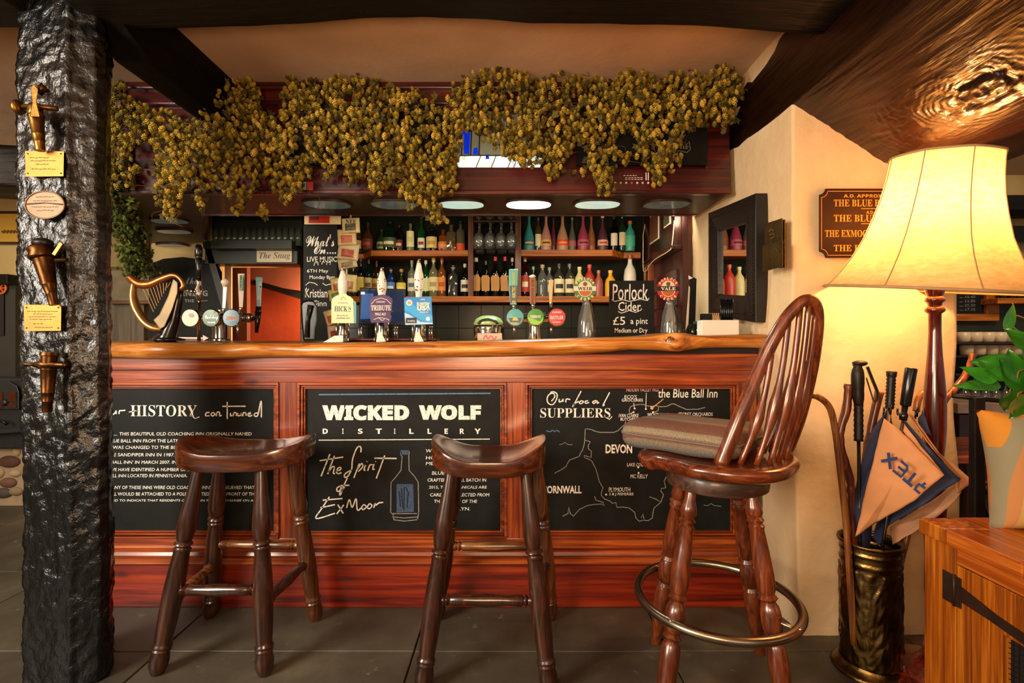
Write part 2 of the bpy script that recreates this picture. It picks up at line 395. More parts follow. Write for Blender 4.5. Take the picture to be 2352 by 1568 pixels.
def fabric(name, cols, axis, scale, rough=.9):
    m, n, N, L, b = nt(name)
    tc = N.new('ShaderNodeTexCoord'); sx = N.new('ShaderNodeSeparateXYZ'); L.new(tc.outputs['Object'], sx.inputs[0])
    mt = N.new('ShaderNodeMath'); mt.operation = 'MULTIPLY'; mt.inputs[1].default_value = scale; L.new(sx.outputs[axis], mt.inputs[0])
    fr = N.new('ShaderNodeMath'); fr.operation = 'FRACT'; L.new(mt.outputs[0], fr.inputs[0])
    k = len(cols); r = N.new('ShaderNodeValToRGB'); r.color_ramp.interpolation = 'CONSTANT'; e = r.color_ramp.elements
    e[0].position = 0; e[0].color = rgba(cols[0][1]); e[1].position = cols[1][0]; e[1].color = rgba(cols[1][1])
    for p, c in cols[2:]: q = e.new(p); q.color = rgba(c)
    L.new(fr.outputs[0], r.inputs[0])
    t = noise_node(N, L, 260, detail=2); mx = N.new('ShaderNodeMix'); mx.data_type = 'RGBA'; mx.blend_type = 'MULTIPLY'; mx.inputs[0].default_value = .6
    rb = ramp(N, L, t.outputs[0], [(.35, (.6, .6, .6)), (.6, (1.1, 1.1, 1.1))]); L.new(r.outputs[0], mx.inputs[6]); L.new(rb.outputs[0], mx.inputs[7])
    L.new(mx.outputs[2], b.inputs['Base Color']); b.inputs['Roughness'].default_value = rough; bump(N, L, t.outputs[0], b, .4, .002); return m
def tinted(name, stops, rough=.7, spec=.3, trans=0):
    m, n, N, L, b = nt(name)
    a = N.new('ShaderNodeAttribute'); a.attribute_name = 'tint'
    r = ramp(N, L, a.outputs['Fac'], stops); L.new(r.outputs[0], b.inputs['Base Color'])
    b.inputs['Roughness'].default_value = rough; b.inputs['Specular IOR Level'].default_value = spec; return m
M['hop'] = tinted('dried_hops', [(0, S('463a12')), (.35, S('84701f')), (.7, S('b2962e')), (1, S('cca444'))])
M['hop_leaf'] = tinted('dried_hop_leaf', [(0, S('3a3216')), (1, S('5f5524'))])
M['hop_green'] = tinted('green_bine', [(0, S('2a3010')), (.6, S('57601d')), (1, S('8a8a30'))])
M['bine'] = plain('bine_stem', S('4a2c14'), .8)
# ---------------------------------------------------------------- the setting
def structure(name, mb, mat, **k):
    o = obj(name, mb, mat, None, kind='structure', **k); return o
flo = structure('floor', MB().box((-4.6, -2.4, -.06), (4.2, 5.2, -.012)), M['grout'])
xs = [-1.252+.904*i for i in range(-4, 7)]; ys = [1.748-.605*i for i in range(-4, 8)]
random.seed(3)
for j, y in enumerate(sorted(ys)):
    for x in xs:
        g = .0025; x2, y2 = x+.904, y+.605
        if x2 > 4.2 or y2 > 5.2: continue
        dz = random.uniform(-.0012, .0006)
        obj('slate_tile', MB().box((x+g, y+g, -.03), (x2-g, y2-g, dz)), M['slate'], flo, bevel=.003)
structure('ceiling', MB().box((-4.6, -.6, 2.30), (4.2, 5.2, 2.42)), M['ceil'])
# back wall with the opening of the snug in it
WB = 3.55; sx0, sx1, sz = P(505, 0, WB).x, P(700, 0, WB).x, P(0, 607, WB).z
wb = MB().box((-4.6, WB, 0), (sx0, WB+.16, 2.3)).box((sx1, WB, 0), (4.2, WB+.16, 2.3)).box((sx0, WB, sz), (sx1, WB+.16, 2.3))
structure('wall_back', wb, M['plaster_far'])
structure('wall_snug', MB().box((-3.2, 4.6, 0), (-1.0, 4.7, 2.3)).box((-1.22, WB+.16, 0), (-1.12, 4.6, 2.3)).box((-2.72, WB+.16, 0), (-2.62, 4.6, 2.3)), M['orange_wall'])
structure('wall_left', MB().box((-4.6, -.6, 0), (-4.5, WB, 2.3)), M['plaster_far'])
# pillar wall at the right: uneven lime plaster, a little battered towards the floor
pil = MB()
px0, px1, py0, py1 = 1.055, 1.69, 1.85, 2.84
def pil_sec(z):
    k = max(0, (.9-z))*.035; q = .012*math.sin(z*5.1)+.006*math.sin(z*13)
    return k, q
rows = 46; sec_n = 0; vs = []; fs = []
for j in range(rows):
    z = 2.3*j/(rows-1); k, q = pil_sec(z); r = .011
    ring = []
    A = (px0-.02-.01*math.sin(z*3), py1+.02); Bc = (px0+.0+k*.7+q*.5, py0+q-k*.6); C = (px1+q*1.2, py0+q*.4-k*.2); D = (px1, py1)
    def seg(a, b, n): return [(a[0]+(b[0]-a[0])*t/n, a[1]+(b[1]-a[1])*t/n) for t in range(n)]
    # rounded corners
    c1 = [(Bc[0]+r-r*math.cos(t), Bc[1]+r-r*math.sin(t)) for t in (0, .4, .8, 1.2, PI/2)]
    c2 = [(C[0]-.03+.03*math.sin(t), C[1]+.03-.03*math.cos(t)) for t in (0, .4, .8, 1.2, PI/2)]
    ring = seg(A, c1[0], 12)+c1+seg(c1[-1], c2[0], 12)[1:]+c2+seg(c2[-1], D, 4)[1:]+[D]
    out = []
    for i, (x, y) in enumerate(ring):
        d = .008*noise.noise(Vector((x*4, y*4, z*4)))+.004*noise.noise(Vector((x*14, y*14, z*14)))
        if z < .02 and i > 10: d += .006
        out.append((x+d, y+d, z))
    vs += out; sec_n = len(out)
for j in range(rows-1):
    for i in range(sec_n):
        k = (i+1) % sec_n; fs.append((j*sec_n+i, j*sec_n+k, (j+1)*sec_n+k, (j+1)*sec_n+i))
structure('wall_pillar', MB().add(vs, fs), M['plaster'], smooth=True, fix=True)

# ---------------------------------------------------------------- oak timbers
def timber(name, label, sec, L0, L1, fn, mat, amp, grain, n_len, n_sub=5, disp=None):
    """sec: closed outline; fn(a,b,t)->point; hewn surface from layered noise, slow waves along the length"""
    pts = []
    for i in range(len(sec)):
        a = sec[i]; b = sec[(i+1) % len(sec)]; L = math.hypot(b[0]-a[0], b[1]-a[1]); m = max(1, int(L/n_sub))
        for k in range(m): pts.append((a[0]+(b[0]-a[0])*k/m, a[1]+(b[1]-a[1])*k/m))
    n = len(pts); cx = sum(p[0] for p in pts)/n; cy = sum(p[1] for p in pts)/n; vs = []
    for j in range(n_len+1):
        t = L0+(L1-L0)*j/n_len
        for (a, b) in pts:
            da, db = a-cx, b-cy; r = math.hypot(da, db) or 1
            q = Vector((a*grain[0], b*grain[1], t*grain[2]))
            d = amp*(noise.noise(q)+.5*noise.noise(q*2.3)+.3*noise.noise(q*5.1))
            if disp: d += disp(a, b, t)
            vs.append(fn(a+da/r*d, b+db/r*d, t))
    fs = [(j*n+i, j*n+(i+1) % n, (j+1)*n+(i+1) % n, (j+1)*n+i) for j in range(n_len) for i in range(n)]
    fs += [tuple(range(n))[::-1], tuple(n_len*n+i for i in range(n))]
    return obj(name, MB().add(vs, fs), mat, None, smooth=True)
post_o = timber('oak_post', '', [(-1.571, 1.57), (-1.40, 1.552), (-1.388, 1.565), (-1.338, 1.59), (-1.333, 1.62), (-1.368, 1.685), (-1.385, 1.70), (-1.57, 1.70)], 0, 2.30,
    lambda a, b, t: (a+.012*math.sin(t*2.4+.6)*(1 if a < -1.45 else .5), b, t), M['post'], .006, (14, 14, 10), 260, .0075,
    lambda a, b, t: .0045*noise.noise(Vector((a*26+t*22, b*30, t*55-a*45)))+.0022*noise.noise(Vector((a*80, b*80, t*60))) if b < 1.7 else 0)
tag(post_o, 'square black tarred oak post with hewn glossy face and brass fittings, left of the bar', 'post')
bot_x = [-2.6, -1.7, -1.32, -1.1, -.85, -.66, -.5, -.3, -.12, .06, .3, .6, .8, 1.0, 1.4]
bot_p = [72, 70, 68, 68, 66, 58, 48, 44, 50, 58, 58, 62, 72, 82, 84]
def top_beam(a, b, t):
    pxb = interp(bot_x, bot_p, t)
    zb = 1.1+(784-pxb)/F*1.66
    if b < 2.2: return (t, a, b-2.155+zb)
    return (t, a, b)
tb = timber('ceiling_beam', '', [(1.40, 2.155), (1.65, 2.155), (1.67, 2.18), (1.67, 2.30), (1.40, 2.30)], -1.385, 1.32, top_beam, M['beam'], .006, (9, 9, 1.6), 200, .02)
tag(tb, 'long dark wavy-edged oak beam running across the ceiling above the bar', 'beam')
tb2 = timber('ceiling_beam', '', [(1.40, 2.155), (1.65, 2.155), (1.67, 2.18), (1.67, 2.30), (1.40, 2.30)], -2.8, -1.55, top_beam, M['beam'], .006, (9, 9, 1.6), 60, .02)
tag(tb2, 'short dark beam stub at the very top left corner, left of the post', 'beam')
ob = timber('ceiling_beam', '', [(-1.40, 2.09), (-1.29, 2.09), (-1.285, 2.11), (-1.285, 2.30), (-1.405, 2.30), (-1.405, 2.11)], 1.60, 2.34, lambda a, b, t: (a, t, max(b, 2.09+max(0, 1.74-t)*.55)), M['beam_y'], .004, (9, 9, 1.6), 60, .02)
tag(ob, 'short dark oak joist running from the cross beam to the canopy, upper left', 'beam')
lb = timber('ceiling_beam', '', [(2.62, 1.90), (2.9, 1.90), (2.9, 2.12), (2.62, 2.12)], -4.4, -2.2, lambda a, b, t: (t, a, b-.05*(t+2.2)), M['beam'], .01, (9, 9, 1.6), 60, .03)
tag(lb, 'black oak beam behind the post at the left edge of the room', 'beam')
# the big beam over the lamp, with its knot
K = (1.335, 1.39)
def knot_disp(a, b, t):
    if a > 1.46 or b > 2.05: s_ = .3
    else: s_ = 1
    u = (a-K[0])*1.5; v = (t-K[1]); r = math.hypot(u, v*.72); ang = math.atan2(v, u)
    wob = .05*noise.noise(Vector((u*7, v*7, 0)))+.012*noise.noise(Vector((u*30, v*30, 4)))
    flow = math.exp(-(r/.22)**2)
    rings = 1-2*abs(math.sin((r+wob)*165+2*noise.noise(Vector((ang*1.5, r*9, 1)))))
    gr = noise.noise(Vector((a*60+math.copysign(1, u+.001)*flow*9, b*60, t*6)))
    d = .0026*rings*(.5+1.2*abs(noise.noise(Vector((u*11, v*11, 7)))))*math.exp(-(r/.19)**2)+.0028*gr*(1-flow*.6)
    d += .010*math.exp(-(r/.045)**2)-.012*math.exp(-((r-.058)/.012)**2)*(1 if math.sin(ang*2+1) > -.3 else .2)
    d += .012*noise.noise(Vector((u*28, v*28, 3)))*math.exp(-(r/.1)**2)
    return -d*s_ if False else d*s_
kb = timber('ceiling_beam', '', [(1.05, 1.995), (1.12, 1.95), (1.22, 1.885), (1.31, 1.825), (1.40, 1.772), (1.55, 1.752), (1.78, 1.75), (1.83, 1.78), (1.86, 2.1), (1.86, 2.3), (1.045, 2.3), (1.04, 2.2)], .5, 2.86,
    lambda a, b, t: (a, t, b), M['knotbeam'], .006, (5, 5, 1.2), 760, .0055, knot_disp)
tag(kb, 'massive rounded dark beam with a big swirling knot above the standard lamp', 'beam')

# ---------------------------------------------------------------- bar
BY = 2.05
bar = thing('bar_counter_front', 'long panelled reddish mahogany bar front with three chalk-lettered panels', 'bar', (-.4, BY, 0))
XL, XR = -1.86, P(1738, 0, BY).x
def bz(py, Y=BY): return 1.1+(784-py)/F*Y
def bx(px, Y=BY): return (px-1176)/F*Y
zt, z_rail0, z_pan1, z_pan0, z_m, z_pl = 1.035, bz(850), bz(878), bz(1236), bz(1250), bz(1288)
obj('cornice_rail', MB().box((XL, BY-.012, z_rail0), (XR, BY+.03, bz(812))), M['bar'], bar, bevel=.004)
obj('shade_strip', MB().box((XL, BY-.008, bz(813)), (XR, BY+.03, 1.077)), M['dark_gap'], bar)  # dark strip painted in for the shade under the worktop
obj('top_rail', MB().box((XL, BY, z_pan1), (XR, BY+.035, z_rail0)), M['bar'], bar, bevel=.002)
obj('bottom_rail', MB().box((XL, BY, z_m), (XR, BY+.035, z_pan0)), M['bar'], bar, bevel=.002)
obj('carcass', MB().box((XL, BY+.03, 0), (XR, BY+.10, z_rail0)), M['redwood'], bar)
for a, b in ((120, 176), (641, 684), (1164, 1207), (1696, 1738)):
    obj('stile', MB().box((max(XL, bx(a)), BY-.001, z_pan0), (bx(b), BY+.034, z_pan1)), M['bar_z'], bar, bevel=.002)
# base mouldings: a profile swept along the bar
prof = [(BY+.0, z_m+.004), (BY-.012, z_m), (BY-.018, z_m-.008), (BY-.010, z_m-.014), (BY-.024, z_m-.022), (BY-.030, z_m-.034), (BY-.020, z_m-.044), (BY-.036, z_m-.052), (BY-.044, z_m-.062), (BY-.036, z_m-.072), (BY-.018, z_pl), (BY+.03, z_pl)]
obj('base_moulding', MB().prism(prof, XL, XR, lambda a, b, c: (c, a, b)), M['bar'], bar, smooth=True, angle=30)
obj('plinth', MB().box((XL, BY-.014, 0), (XR, BY+.05, z_pl+.002)), M['plinth'], bar, bevel=.003)
panels = [(176, 641), (684, 1164), (1207, 1696)]
for i, (a, b) in enumerate(panels):
    x0, x1 = bx(a), bx(b)
    def fr(w0, w1, y0, y1):
        m = MB()
        for (p, q) in (((x0+w0, y0, z_pan0+w0), (x1-w0, y1, z_pan0+w1)), ((x0+w0, y0, z_pan1-w1), (x1-w0, y1, z_pan1-w0)),
                       ((x0+w0, y0, z_pan0+w1), (x0+w1, y1, z_pan1-w1)), ((x1-w1, y0, z_pan0+w1), (x1-w0, y1, z_pan1-w1))): m.box(p, q)
        return m
    f1 = obj('panel_moulding', fr(0, .010, BY-.008, BY+.03), M['bar'], bar, bevel=.003)
    obj('inner_bead', fr(.012, .020, BY+.000, BY+.03), M['bar'], f1, bevel=.003)
    obj('quirk', fr(.022, .027, BY+.008, BY+.03), M['bar'], f1, bevel=.001)
    pn = obj('chalk_panel', MB().box((x0+.004, BY+.018, z_pan0+.004), (x1-.004, BY+.031, z_pan1-.004)), M['board'], bar)
YT = BY+.0172
fp = PXF(YT)
# --- left panel writing
t = MB()
def Z(o, k, pts): return [[(o[0]+x/k, o[1]+y/k) for x, y in ln] for ln in pts]
O1 = (240, 860); K1 = 3.92
t.strokes(Z(O1, K1, [[(10,215),(35,225),(55,260),(50,310),(30,340),(5,350)], [(70,325),(72,355),(90,350),(105,325),(105,355)], [(130,355),(135,325),(150,325),(188,320)],
 [(945,340),(915,345),(912,370),(945,370)], [(975,340),(958,358),(975,373),(995,355),(975,340)], [(1005,375),(1015,340),(1035,340),(1038,372),(1055,365)], [(1105,245),(1105,400)], [(1060,285),(1270,285)],
 [(1135,345),(1135,372),(1150,365)], [(1160,375),(1165,345),(1185,345),(1188,372)], [(1200,345),(1203,370),(1225,365),(1228,345),(1232,372)], [(1245,375),(1250,345),(1270,345),(1275,370)],
 [(1290,360),(1315,350),(1305,342),(1290,360),(1305,375),(1330,365)], [(1380,345),(1355,350),(1350,370),(1380,365),(1410,235),(1412,385)]]), 2.8, fp, True)
text(t, 'HISTORY', 300, 930, 452, 956, fp, 'serif', -.004)
t.strokes([[(296, 946), (318, 942)], [(436, 950), (448, 961), (458, 957)]], 2, fp)
for s, x0, x1, y in (('...... THIS BEAUTIFUL OLD COACHING INN ORIGINALLY NAMED', 256, 578, 996), ('THE BLUE BALL INN FROM THE LATE 18TH CENTURY. THE NAME THEN', 226, 582, 1012), ('THE NAME WAS CHANGED TO THE BLUE BOAR INN AND THEN IT WAS', 200, 580, 1027),
    ('TO THE SANDPIPER INN IN 1987. THE NAME WAS RETURNED TO', 225, 576, 1044), ("'BLUE BALL INN' IN MARCH 2007. IN RESEARCHING THE NAME OF THE I", 226, 587, 1061), ('WE HAVE IDENTIFIED A NUMBER OF BLUE BALL INNS IN ENGLAND A', 252, 587, 1078),
    ('ONE BLUE BALL INN LOCATED IN PENNSYLVANIA.', 196, 430, 1092), ('MANY OF THESE INNS WERE OLD COACHING INNS AND BELIEVED THAT', 249, 585, 1119), ('THE BLUE BALL WOULD BE ATTACHED TO A POLE MOUNTED AT THE FRONT OF TH', 200, 584, 1134), ('AND RAISED TO INDICATE THAT RESIDENTS OF THE INN REQUIRE PASSAGE ON A', 215, 582, 1150)):
    text(t, s, x0, y-3.8, x1, y+3.8, fp, 'sans', .006, shear=.1)
obj('chalk_lettering', t, M['chalk'], bar, fix=False)
# --- middle panel
O2 = (680, 860); t = MB()
text(t, 'WICKED', 740, 930, 940, 965, fp, 'bold', .045); text(t, 'WOLF', 962, 930, 1105, 964, fp, 'bold', .045)
xx = [(741, 753), (786, 789), (822, 833), (863, 877), (905, 908), (940, 950), (982, 991), (1021, 1029), (1056, 1066), (1090, 1104)]
for c, (a, b) in zip('DISTILLERY', xx): text(t, c, a, 984, b, 996, fp, 'bold', .01)
t.strokes([[(732, 1010.5), (1125, 1008)]], 2, fp)
t.strokes(Z(O2, K1, [[(305,715),(225,915)],[(212,775),(425,742)],[(345,730),(285,895)],[(290,880),(325,830),(345,835),(335,885),(350,890)],[(360,870),(400,855),(400,835),(375,845),(365,880),(385,892),(410,880)],
 [(583,700),(585,660),(570,645),(545,665),(515,740),(505,790),(500,850),(470,910),(440,925),(440,895),(500,855)],[(570,800),(520,930)],[(555,850),(590,800),(600,830),(560,872)],[(625,815),(612,855),(625,862)],[(636,785),(640,780)],[(645,865),(665,815),(690,812)],[(702,805),(690,850),(708,850)],[(714,785),(718,780)],[(798,728),(722,935)],[(705,752),(905,755)],
 [(398,1002),(370,1020),(368,1045),(385,1050),(405,1025),(398,1002)],[(462,930),(430,1000),(400,1080),(395,1065),(440,1010)],[(400,1000),(480,995)],
 [(300,1100),(235,1200),(180,1295),(350,1248)],[(240,1130),(418,1115)],[(220,1198),(350,1170)],[(375,1170),(425,1250)],[(430,1172),(365,1255)],[(455,1200),(480,1125),(505,1195),(540,1115),(548,1200),(560,1222),(585,1200)],
 [(610,1168),(590,1195),(605,1215),(632,1190),(612,1168)],[(662,1160),(642,1190),(658,1207),(684,1180),(664,1160)],[(700,1200),(712,1160),(720,1175),(745,1155),(785,1150)]]), 3.0, fp, True)
for s, x0, x1, y in (('WICKED WOLF GIN IS', 978, 1110, 1035), ('HOMEMADE IN THE', 978, 1112, 1051), ('METHOD OF THE', 978, 1100, 1064), ('BLUE FIRED HAND', 992, 1100, 1086), ('CRAFTED A SMALL BATCH IN', 982, 1117, 1102), ('2015, THE BOTANICALS ARE', 985, 1118, 1119), ('CAREFULLY SELECTED FROM', 988, 1124, 1136), ('THE WATERS OF THE', 997, 1096, 1151), ('EAST LYN.', 1017, 1080, 1168)):
    text(t, s, x0, y-3.8, x1, y+3.8, fp, 'sans', .006, shear=.1)
obj('chalk_lettering', t, M['chalk'], bar, fix=False)
obj('chalk_lettering', MB().strokes([[(732, 906), (1127, 903)]], 3, fp), M['chalk_blue'], bar, fix=False, label='blue-grey ruled chalk line')
b_ = MB(); f2 = PXF(YT, .0006)
b_.strokes(Z(O2, K1, [[(945,690),(945,725),(955,740),(950,800),(945,860),(900,920),(855,970),(852,1240),(875,1260),(880,1300)],[(1020,690),(1015,730),(1018,860),(1070,920),(1100,970),(1105,1240),(1095,1300)],[(870,1250),(1090,1250)],[(865,1280),(980,1290),(1095,1280)],[(875,1305),(980,1318),(1090,1305)]]), 2.2, f2)
obj('chalk_lettering', b_, M['chalk_dim'], bar, fix=False, label='chalk-drawn bottle outline')
b_ = MB(); pts = [(905,985),(1055,985),(1062,1235),(905,1240)]; pp = Z(O2, K1, [pts])[0]
b_.add([f2(*p) for p in pp], [(0, 1, 2, 3)]); pp = Z(O2, K1, [[(942,680),(1018,680),(1015,720),(945,722)]])[0]; b_.add([f2(*p) for p in pp], [(0, 1, 2, 3)])
obj('chalk_lettering', b_, M['bottle_blue'], bar, fix=False, label='blue painted bottle label')
b_ = MB(); f3 = PXF(YT, .0012)
b_.strokes(Z(O2, K1, [[(950,1020),(960,1200)],[(975,1010),(970,1220)],[(990,1010),(1010,1060),(1000,1200)],[(930,1050),(940,1190)]]), 2.0, f3)
obj('chalk_lettering', b_, M['board_dark'], bar, fix=False)
# --- right panel: map of the suppliers
O3 = (1190, 860); K3 = 3.921; t = MB()
t.strokes(Z(O3, K3, [[(300,240),(330,200),(320,170),(285,175),(262,210),(270,255),(310,270),(345,225),(350,175),(320,155),(290,160)],[(372,220),(370,245),(392,240),(405,220),(405,245)],[(430,250),(435,220),(470,225)],[(568,148),(495,285),(500,270),(545,240)],[(570,235),(550,250),(565,262),(590,245),(570,235)],[(630,235),(605,240),(610,258),(640,250)],[(702,232),(672,245),(684,260),(712,235),(712,258),(730,250)],[(825,160),(765,275),(780,270)]]), 2.6, fp, True)
text(t, 'SUPPLIERS', 1241, 937, 1402, 959, fp, 'serif', -.006)
t.strokes([[(1388, 956), (1400, 963), (1406, 956)]], 2, fp)
text(t, 'DEVON', 1391, 1020, 1452, 1041, fp, 'sans', .03); text(t, 'CORNWALL', 1245, 1115, 1336, 1133, fp, 'sans', .03)
for s, x0, y0, x1, y1 in (("the Blue Ball Inn", 1512, 893, 1648, 913), ("ECO'S", 1434, 907, 1463, 915), ('GROCERIES', 1428, 915, 1477, 922), ('IVAN CLARKE', 1421, 950, 1467, 958), ('BUTCHERS', 1425, 959, 1464, 966), ('WICKED WOLF', 1487, 948, 1535, 956), ('GIN', 1500, 958, 1516, 964), ('SECRET ORCHARDS', 1558, 947, 1637, 955), ('CIDERS', 1578, 955, 1610, 961), ('THE', 1459, 979, 1474, 987), ('D. KING', 1575, 978, 1605, 984), ('LAKE COUNTRY', 1440, 1063, 1500, 1071), ('MC KELLY', 1448, 1089, 1488, 1098), ('PLYMOUTH', 1398, 1119, 1448, 1129), ('S & J FISHERIES', 1399, 1131, 1455, 1139)):
    text(t, s, x0, y0, x1, y1, fp, 'sans', .006, shear=.1)
t.strokes(Z(O3, K3, [[(1155,165),(1150,305)],[(1040,255),(1048,300)],[(1385,378),(1425,365)],[(1010,355),(1040,335)]]), 1.4, fp)
for x, y in Z(O3, K3, [[(1050,305),(1150,310),(1040,338),(1215,338),(1390,378),(1495,442),(1082,835),(1085,885),(793,1080),(1098,455)]])[0]:
    t.add([fp(x+2.2*math.cos(a), y+2.2*math.sin(a)) for a in [PI*k/4 for k in range(8)]], [tuple(range(8))])
obj('chalk_lettering', t, M['chalk'], bar, fix=False)
t = MB()
t.strokes(Z(O3, K3, [[(328,890),(345,878),(380,862),(430,830),(450,790),(465,768),(520,748),(550,735),(565,700),(580,680),(592,640),(600,600),(605,490),(625,488),(660,495),(700,512),(740,520),(860,520),(900,505),(930,475),(960,450),(970,420)],[(1005,360),(1000,320),(1012,290),(1050,275),(1100,268),(1130,268),(1150,280),(1200,285),(1240,280),(1290,290),(1340,285),(1380,265),(1400,262),(1450,285),(1520,315),(1570,312),(1620,312),(1685,295)],
 [(605,590),(650,605),(630,640),(635,670),(660,690),(658,745),(620,735),(595,728),(595,745),(640,762),(665,780),(700,850),(720,920),(730,960),(765,1020),(750,1060),(750,1090),(780,1120),(830,1140),(850,1160),(880,1150),(890,1195),(940,1192),(1000,1200),(1050,1240),(1060,1290),(1090,1320),(1130,1310),(1170,1315),(1210,1290),(1215,1240),(1225,1200),(1285,1150),(1240,1120),(1180,1100)],
 [(1110,1290),(1122,1255),(1135,1300)],[(1285,1150),(1310,1080),(1285,1050),(1290,1025),(1330,1020),(1315,960),(1335,920)],[(400,1275),(450,1250),(455,1190),(470,1250),(500,1275),(520,1250),(550,1215),(620,1180),(690,1168),(750,1165),(775,1180),(765,1150),(720,1135),(700,1130),(690,1095)],[(1225,340),(1262,322),(1266,280)],[(1230,360),(1270,385),(1300,400),(1318,440)]]), 2.0, fp)
t.strokes(Z(O3, K3, [[(370,630),(400,625),(420,610),(450,630),(490,632)],[(1670,1175),(1710,1180),(1735,1160),(1770,1180),(1830,1185)],[(1075,400),(1095,402),(1115,412)]]), 1.3, fp)
obj('chalk_lettering', t, M['chalk_dim'], bar, fix=False, label='grey chalk coastline')
obj('chalk_lettering', MB().strokes(Z(O3, K3, [[(255,505),(275,512),(290,515),(310,500),(330,515),(350,500),(375,518)]]), 2, fp), M['chalk_blue'], bar, fix=False, label='blue chalk waves')
text(tp := MB(), 'HIDDEN VALLEY PIGS', 1439, 891, 1513, 899, fp, 'sans', .01); obj('chalk_lettering', tp, M['chalk_pink'], bar, fix=False, label='pink chalk lettering')
tp = MB().strokes(Z(O3, K3, [[(1215,295),(1308,220)]]), 2, f2); x, y = O3[0]+1205/K3, O3[1]+300/K3
tp.add([f2(x+4*math.cos(a), y+4*math.sin(a)) for a in [PI*k/4 for k in range(8)]], [tuple(range(8))]); obj('chalk_lettering', tp, M['chalk_orange'], bar, fix=False, label='orange chalk pointer')

# worktop with its waney edge
YC = 1.985
top_x = [100, 250, 500, 700, 1000, 1300, 1450, 1500, 1530, 1555, 1580, 1600, 1630, 1700, 1764]
top_y = [786, 786, 787, 787, 784, 776, 772, 769, 764, 760, 764, 768, 769, 767, 766]
bt_x = [100, 250, 480, 600, 900, 1100, 1200, 1300, 1400, 1450, 1510, 1560, 1620, 1700, 1764]
bt_y = [822, 823, 826, 822, 822, 821, 819, 816, 809, 803, 805, 808, 800, 799, 800]
def counter_pt(u, v):
    pxx = 118+(1764-118)*u; X = (pxx-1176)/F*YC
    zt_ = 1.1+(784-interp(top_x, top_y, pxx))/F*YC; zb_ = 1.1+(784-interp(bt_x, bt_y, pxx))/F*YC
    wv = .010*math.sin(pxx*.012)+.005*math.sin(pxx*.031)+.002*noise.noise(Vector((X*9, v*5, 0)))
    kn = .028*math.exp(-((pxx-1545)/26)**2)
    s_ = [(.53, 0), (.36, 0), (.03, 0), (.008, .10), (-.004, .28), (-.006, .55), (.004, .82), (.02, .97), (.04, 1.0), (.34, 1), (.53, 1)]
    k = v*(len(s_)-1); i = min(int(k), len(s_)-2); f = k-i
    dy = s_[i][0]*(1-f)+s_[i+1][0]*f; dz = s_[i][1]*(1-f)+s_[i+1][1]*f
    fade = 1 if dy < .1 else 0
    zz = zt_*(1-dz)+zb_*dz
    if dy >= .3: zz = (1.104 if dz < .5 else 1.078)
    zz = min(zz, 1.135)
    return (X, YC+dy+(wv-kn)*fade+.003*noise.noise(Vector((X*14, dz*2, 1)))*fade*(1+12*math.exp(-((pxx-1545)/22)**2)), zz)
wt = obj('bar_worktop', MB().grid(counter_pt, 330, 23), M['counter'], None, smooth=True)
tag(wt, 'thick golden waney-edged wooden worktop along the top of the bar', 'worktop')
obj('end_grain_knot', MB().sphere(P(1545, 784, YC-.018), .022, sc3=(1.5, .8, 1.1)), wood('knot_brown', S('3a1a08'), S('7a4418'), S('c08040'), 'Y', .25, .8, 2.5, False), wt, smooth=True)

# ---------------------------------------------------------------- canopy
CZ = 1.79; CY = 2.3
can = thing('bar_canopy', 'dark red mahogany canopy over the bar, hung with dried hops', 'canopy', (-.4, CY, CZ))
cl, cr = -1.815, 1.015
plan = [(cl, CY), (cr, CY), (1.01, 2.70), (-1.68, 2.70), (-2.13, 3.42), (-2.56, 3.48)]
obj('soffit', MB().prism([(x, y) for x, y in plan], CZ+.004, CZ+.03), M['soffit'], can)
obj('fascia', MB().box((cl, CY-.012, CZ), (cr, CY+.012, P(0, 388, CY).z)), M['mahog'], can, bevel=.004)
obj('top_rail', MB().box((cl, CY-.008, P(0, 240, CY).z), (cr, CY+.012, 2.3)), M['mahog'], can, bevel=.004)
obj('cornice', MB().box((cl, CY-.03, P(0, 210, CY).z), (cr, CY+.012, 2.3)), M['mahog'], can, bevel=.006)
obj('bottom_moulding', MB().box((cl-.01, CY-.02, CZ-.006), (cr, CY+.01, CZ+.014)), M['mahog'], can, bevel=.005)
obj('back_boards', MB().box((cl, CY+.02, CZ+.03), (cr, CY+.04, 2.3)), M['mahog'], can)
for a, b in ((283, 300), (640, 665), (1020, 1044), (1242, 1262), (1620, 1690)):
    obj('stile', MB().box((bx(a, CY), CY-.006, P(0, 388, CY).z), (min(cr, bx(b, CY)), CY+.012, P(0, 240, CY).z)), M['mahog'], can, bevel=.002)
q = [(cl, CY, CZ), (-2.56, 3.48, CZ)]
obj('side_fascia', MB().add([(cl, CY, CZ), (-2.56, 3.48, CZ), (-2.56, 3.48, 2.3), (cl, CY, 2.3)], [(0, 1, 2, 3)]), M['mahog'], can, solid=.024)
obj('rear_fascia', MB().add([(1.01, 2.70, CZ), (-1.68, 2.70, CZ), (-2.13, 3.42, CZ), (1.01, 2.70, 2.3), (-1.68, 2.70, 2.3), (-2.13, 3.42, 2.3)], [(0, 1, 4, 3), (1, 2, 5, 4)]), M['mahog'], can, solid=.02)
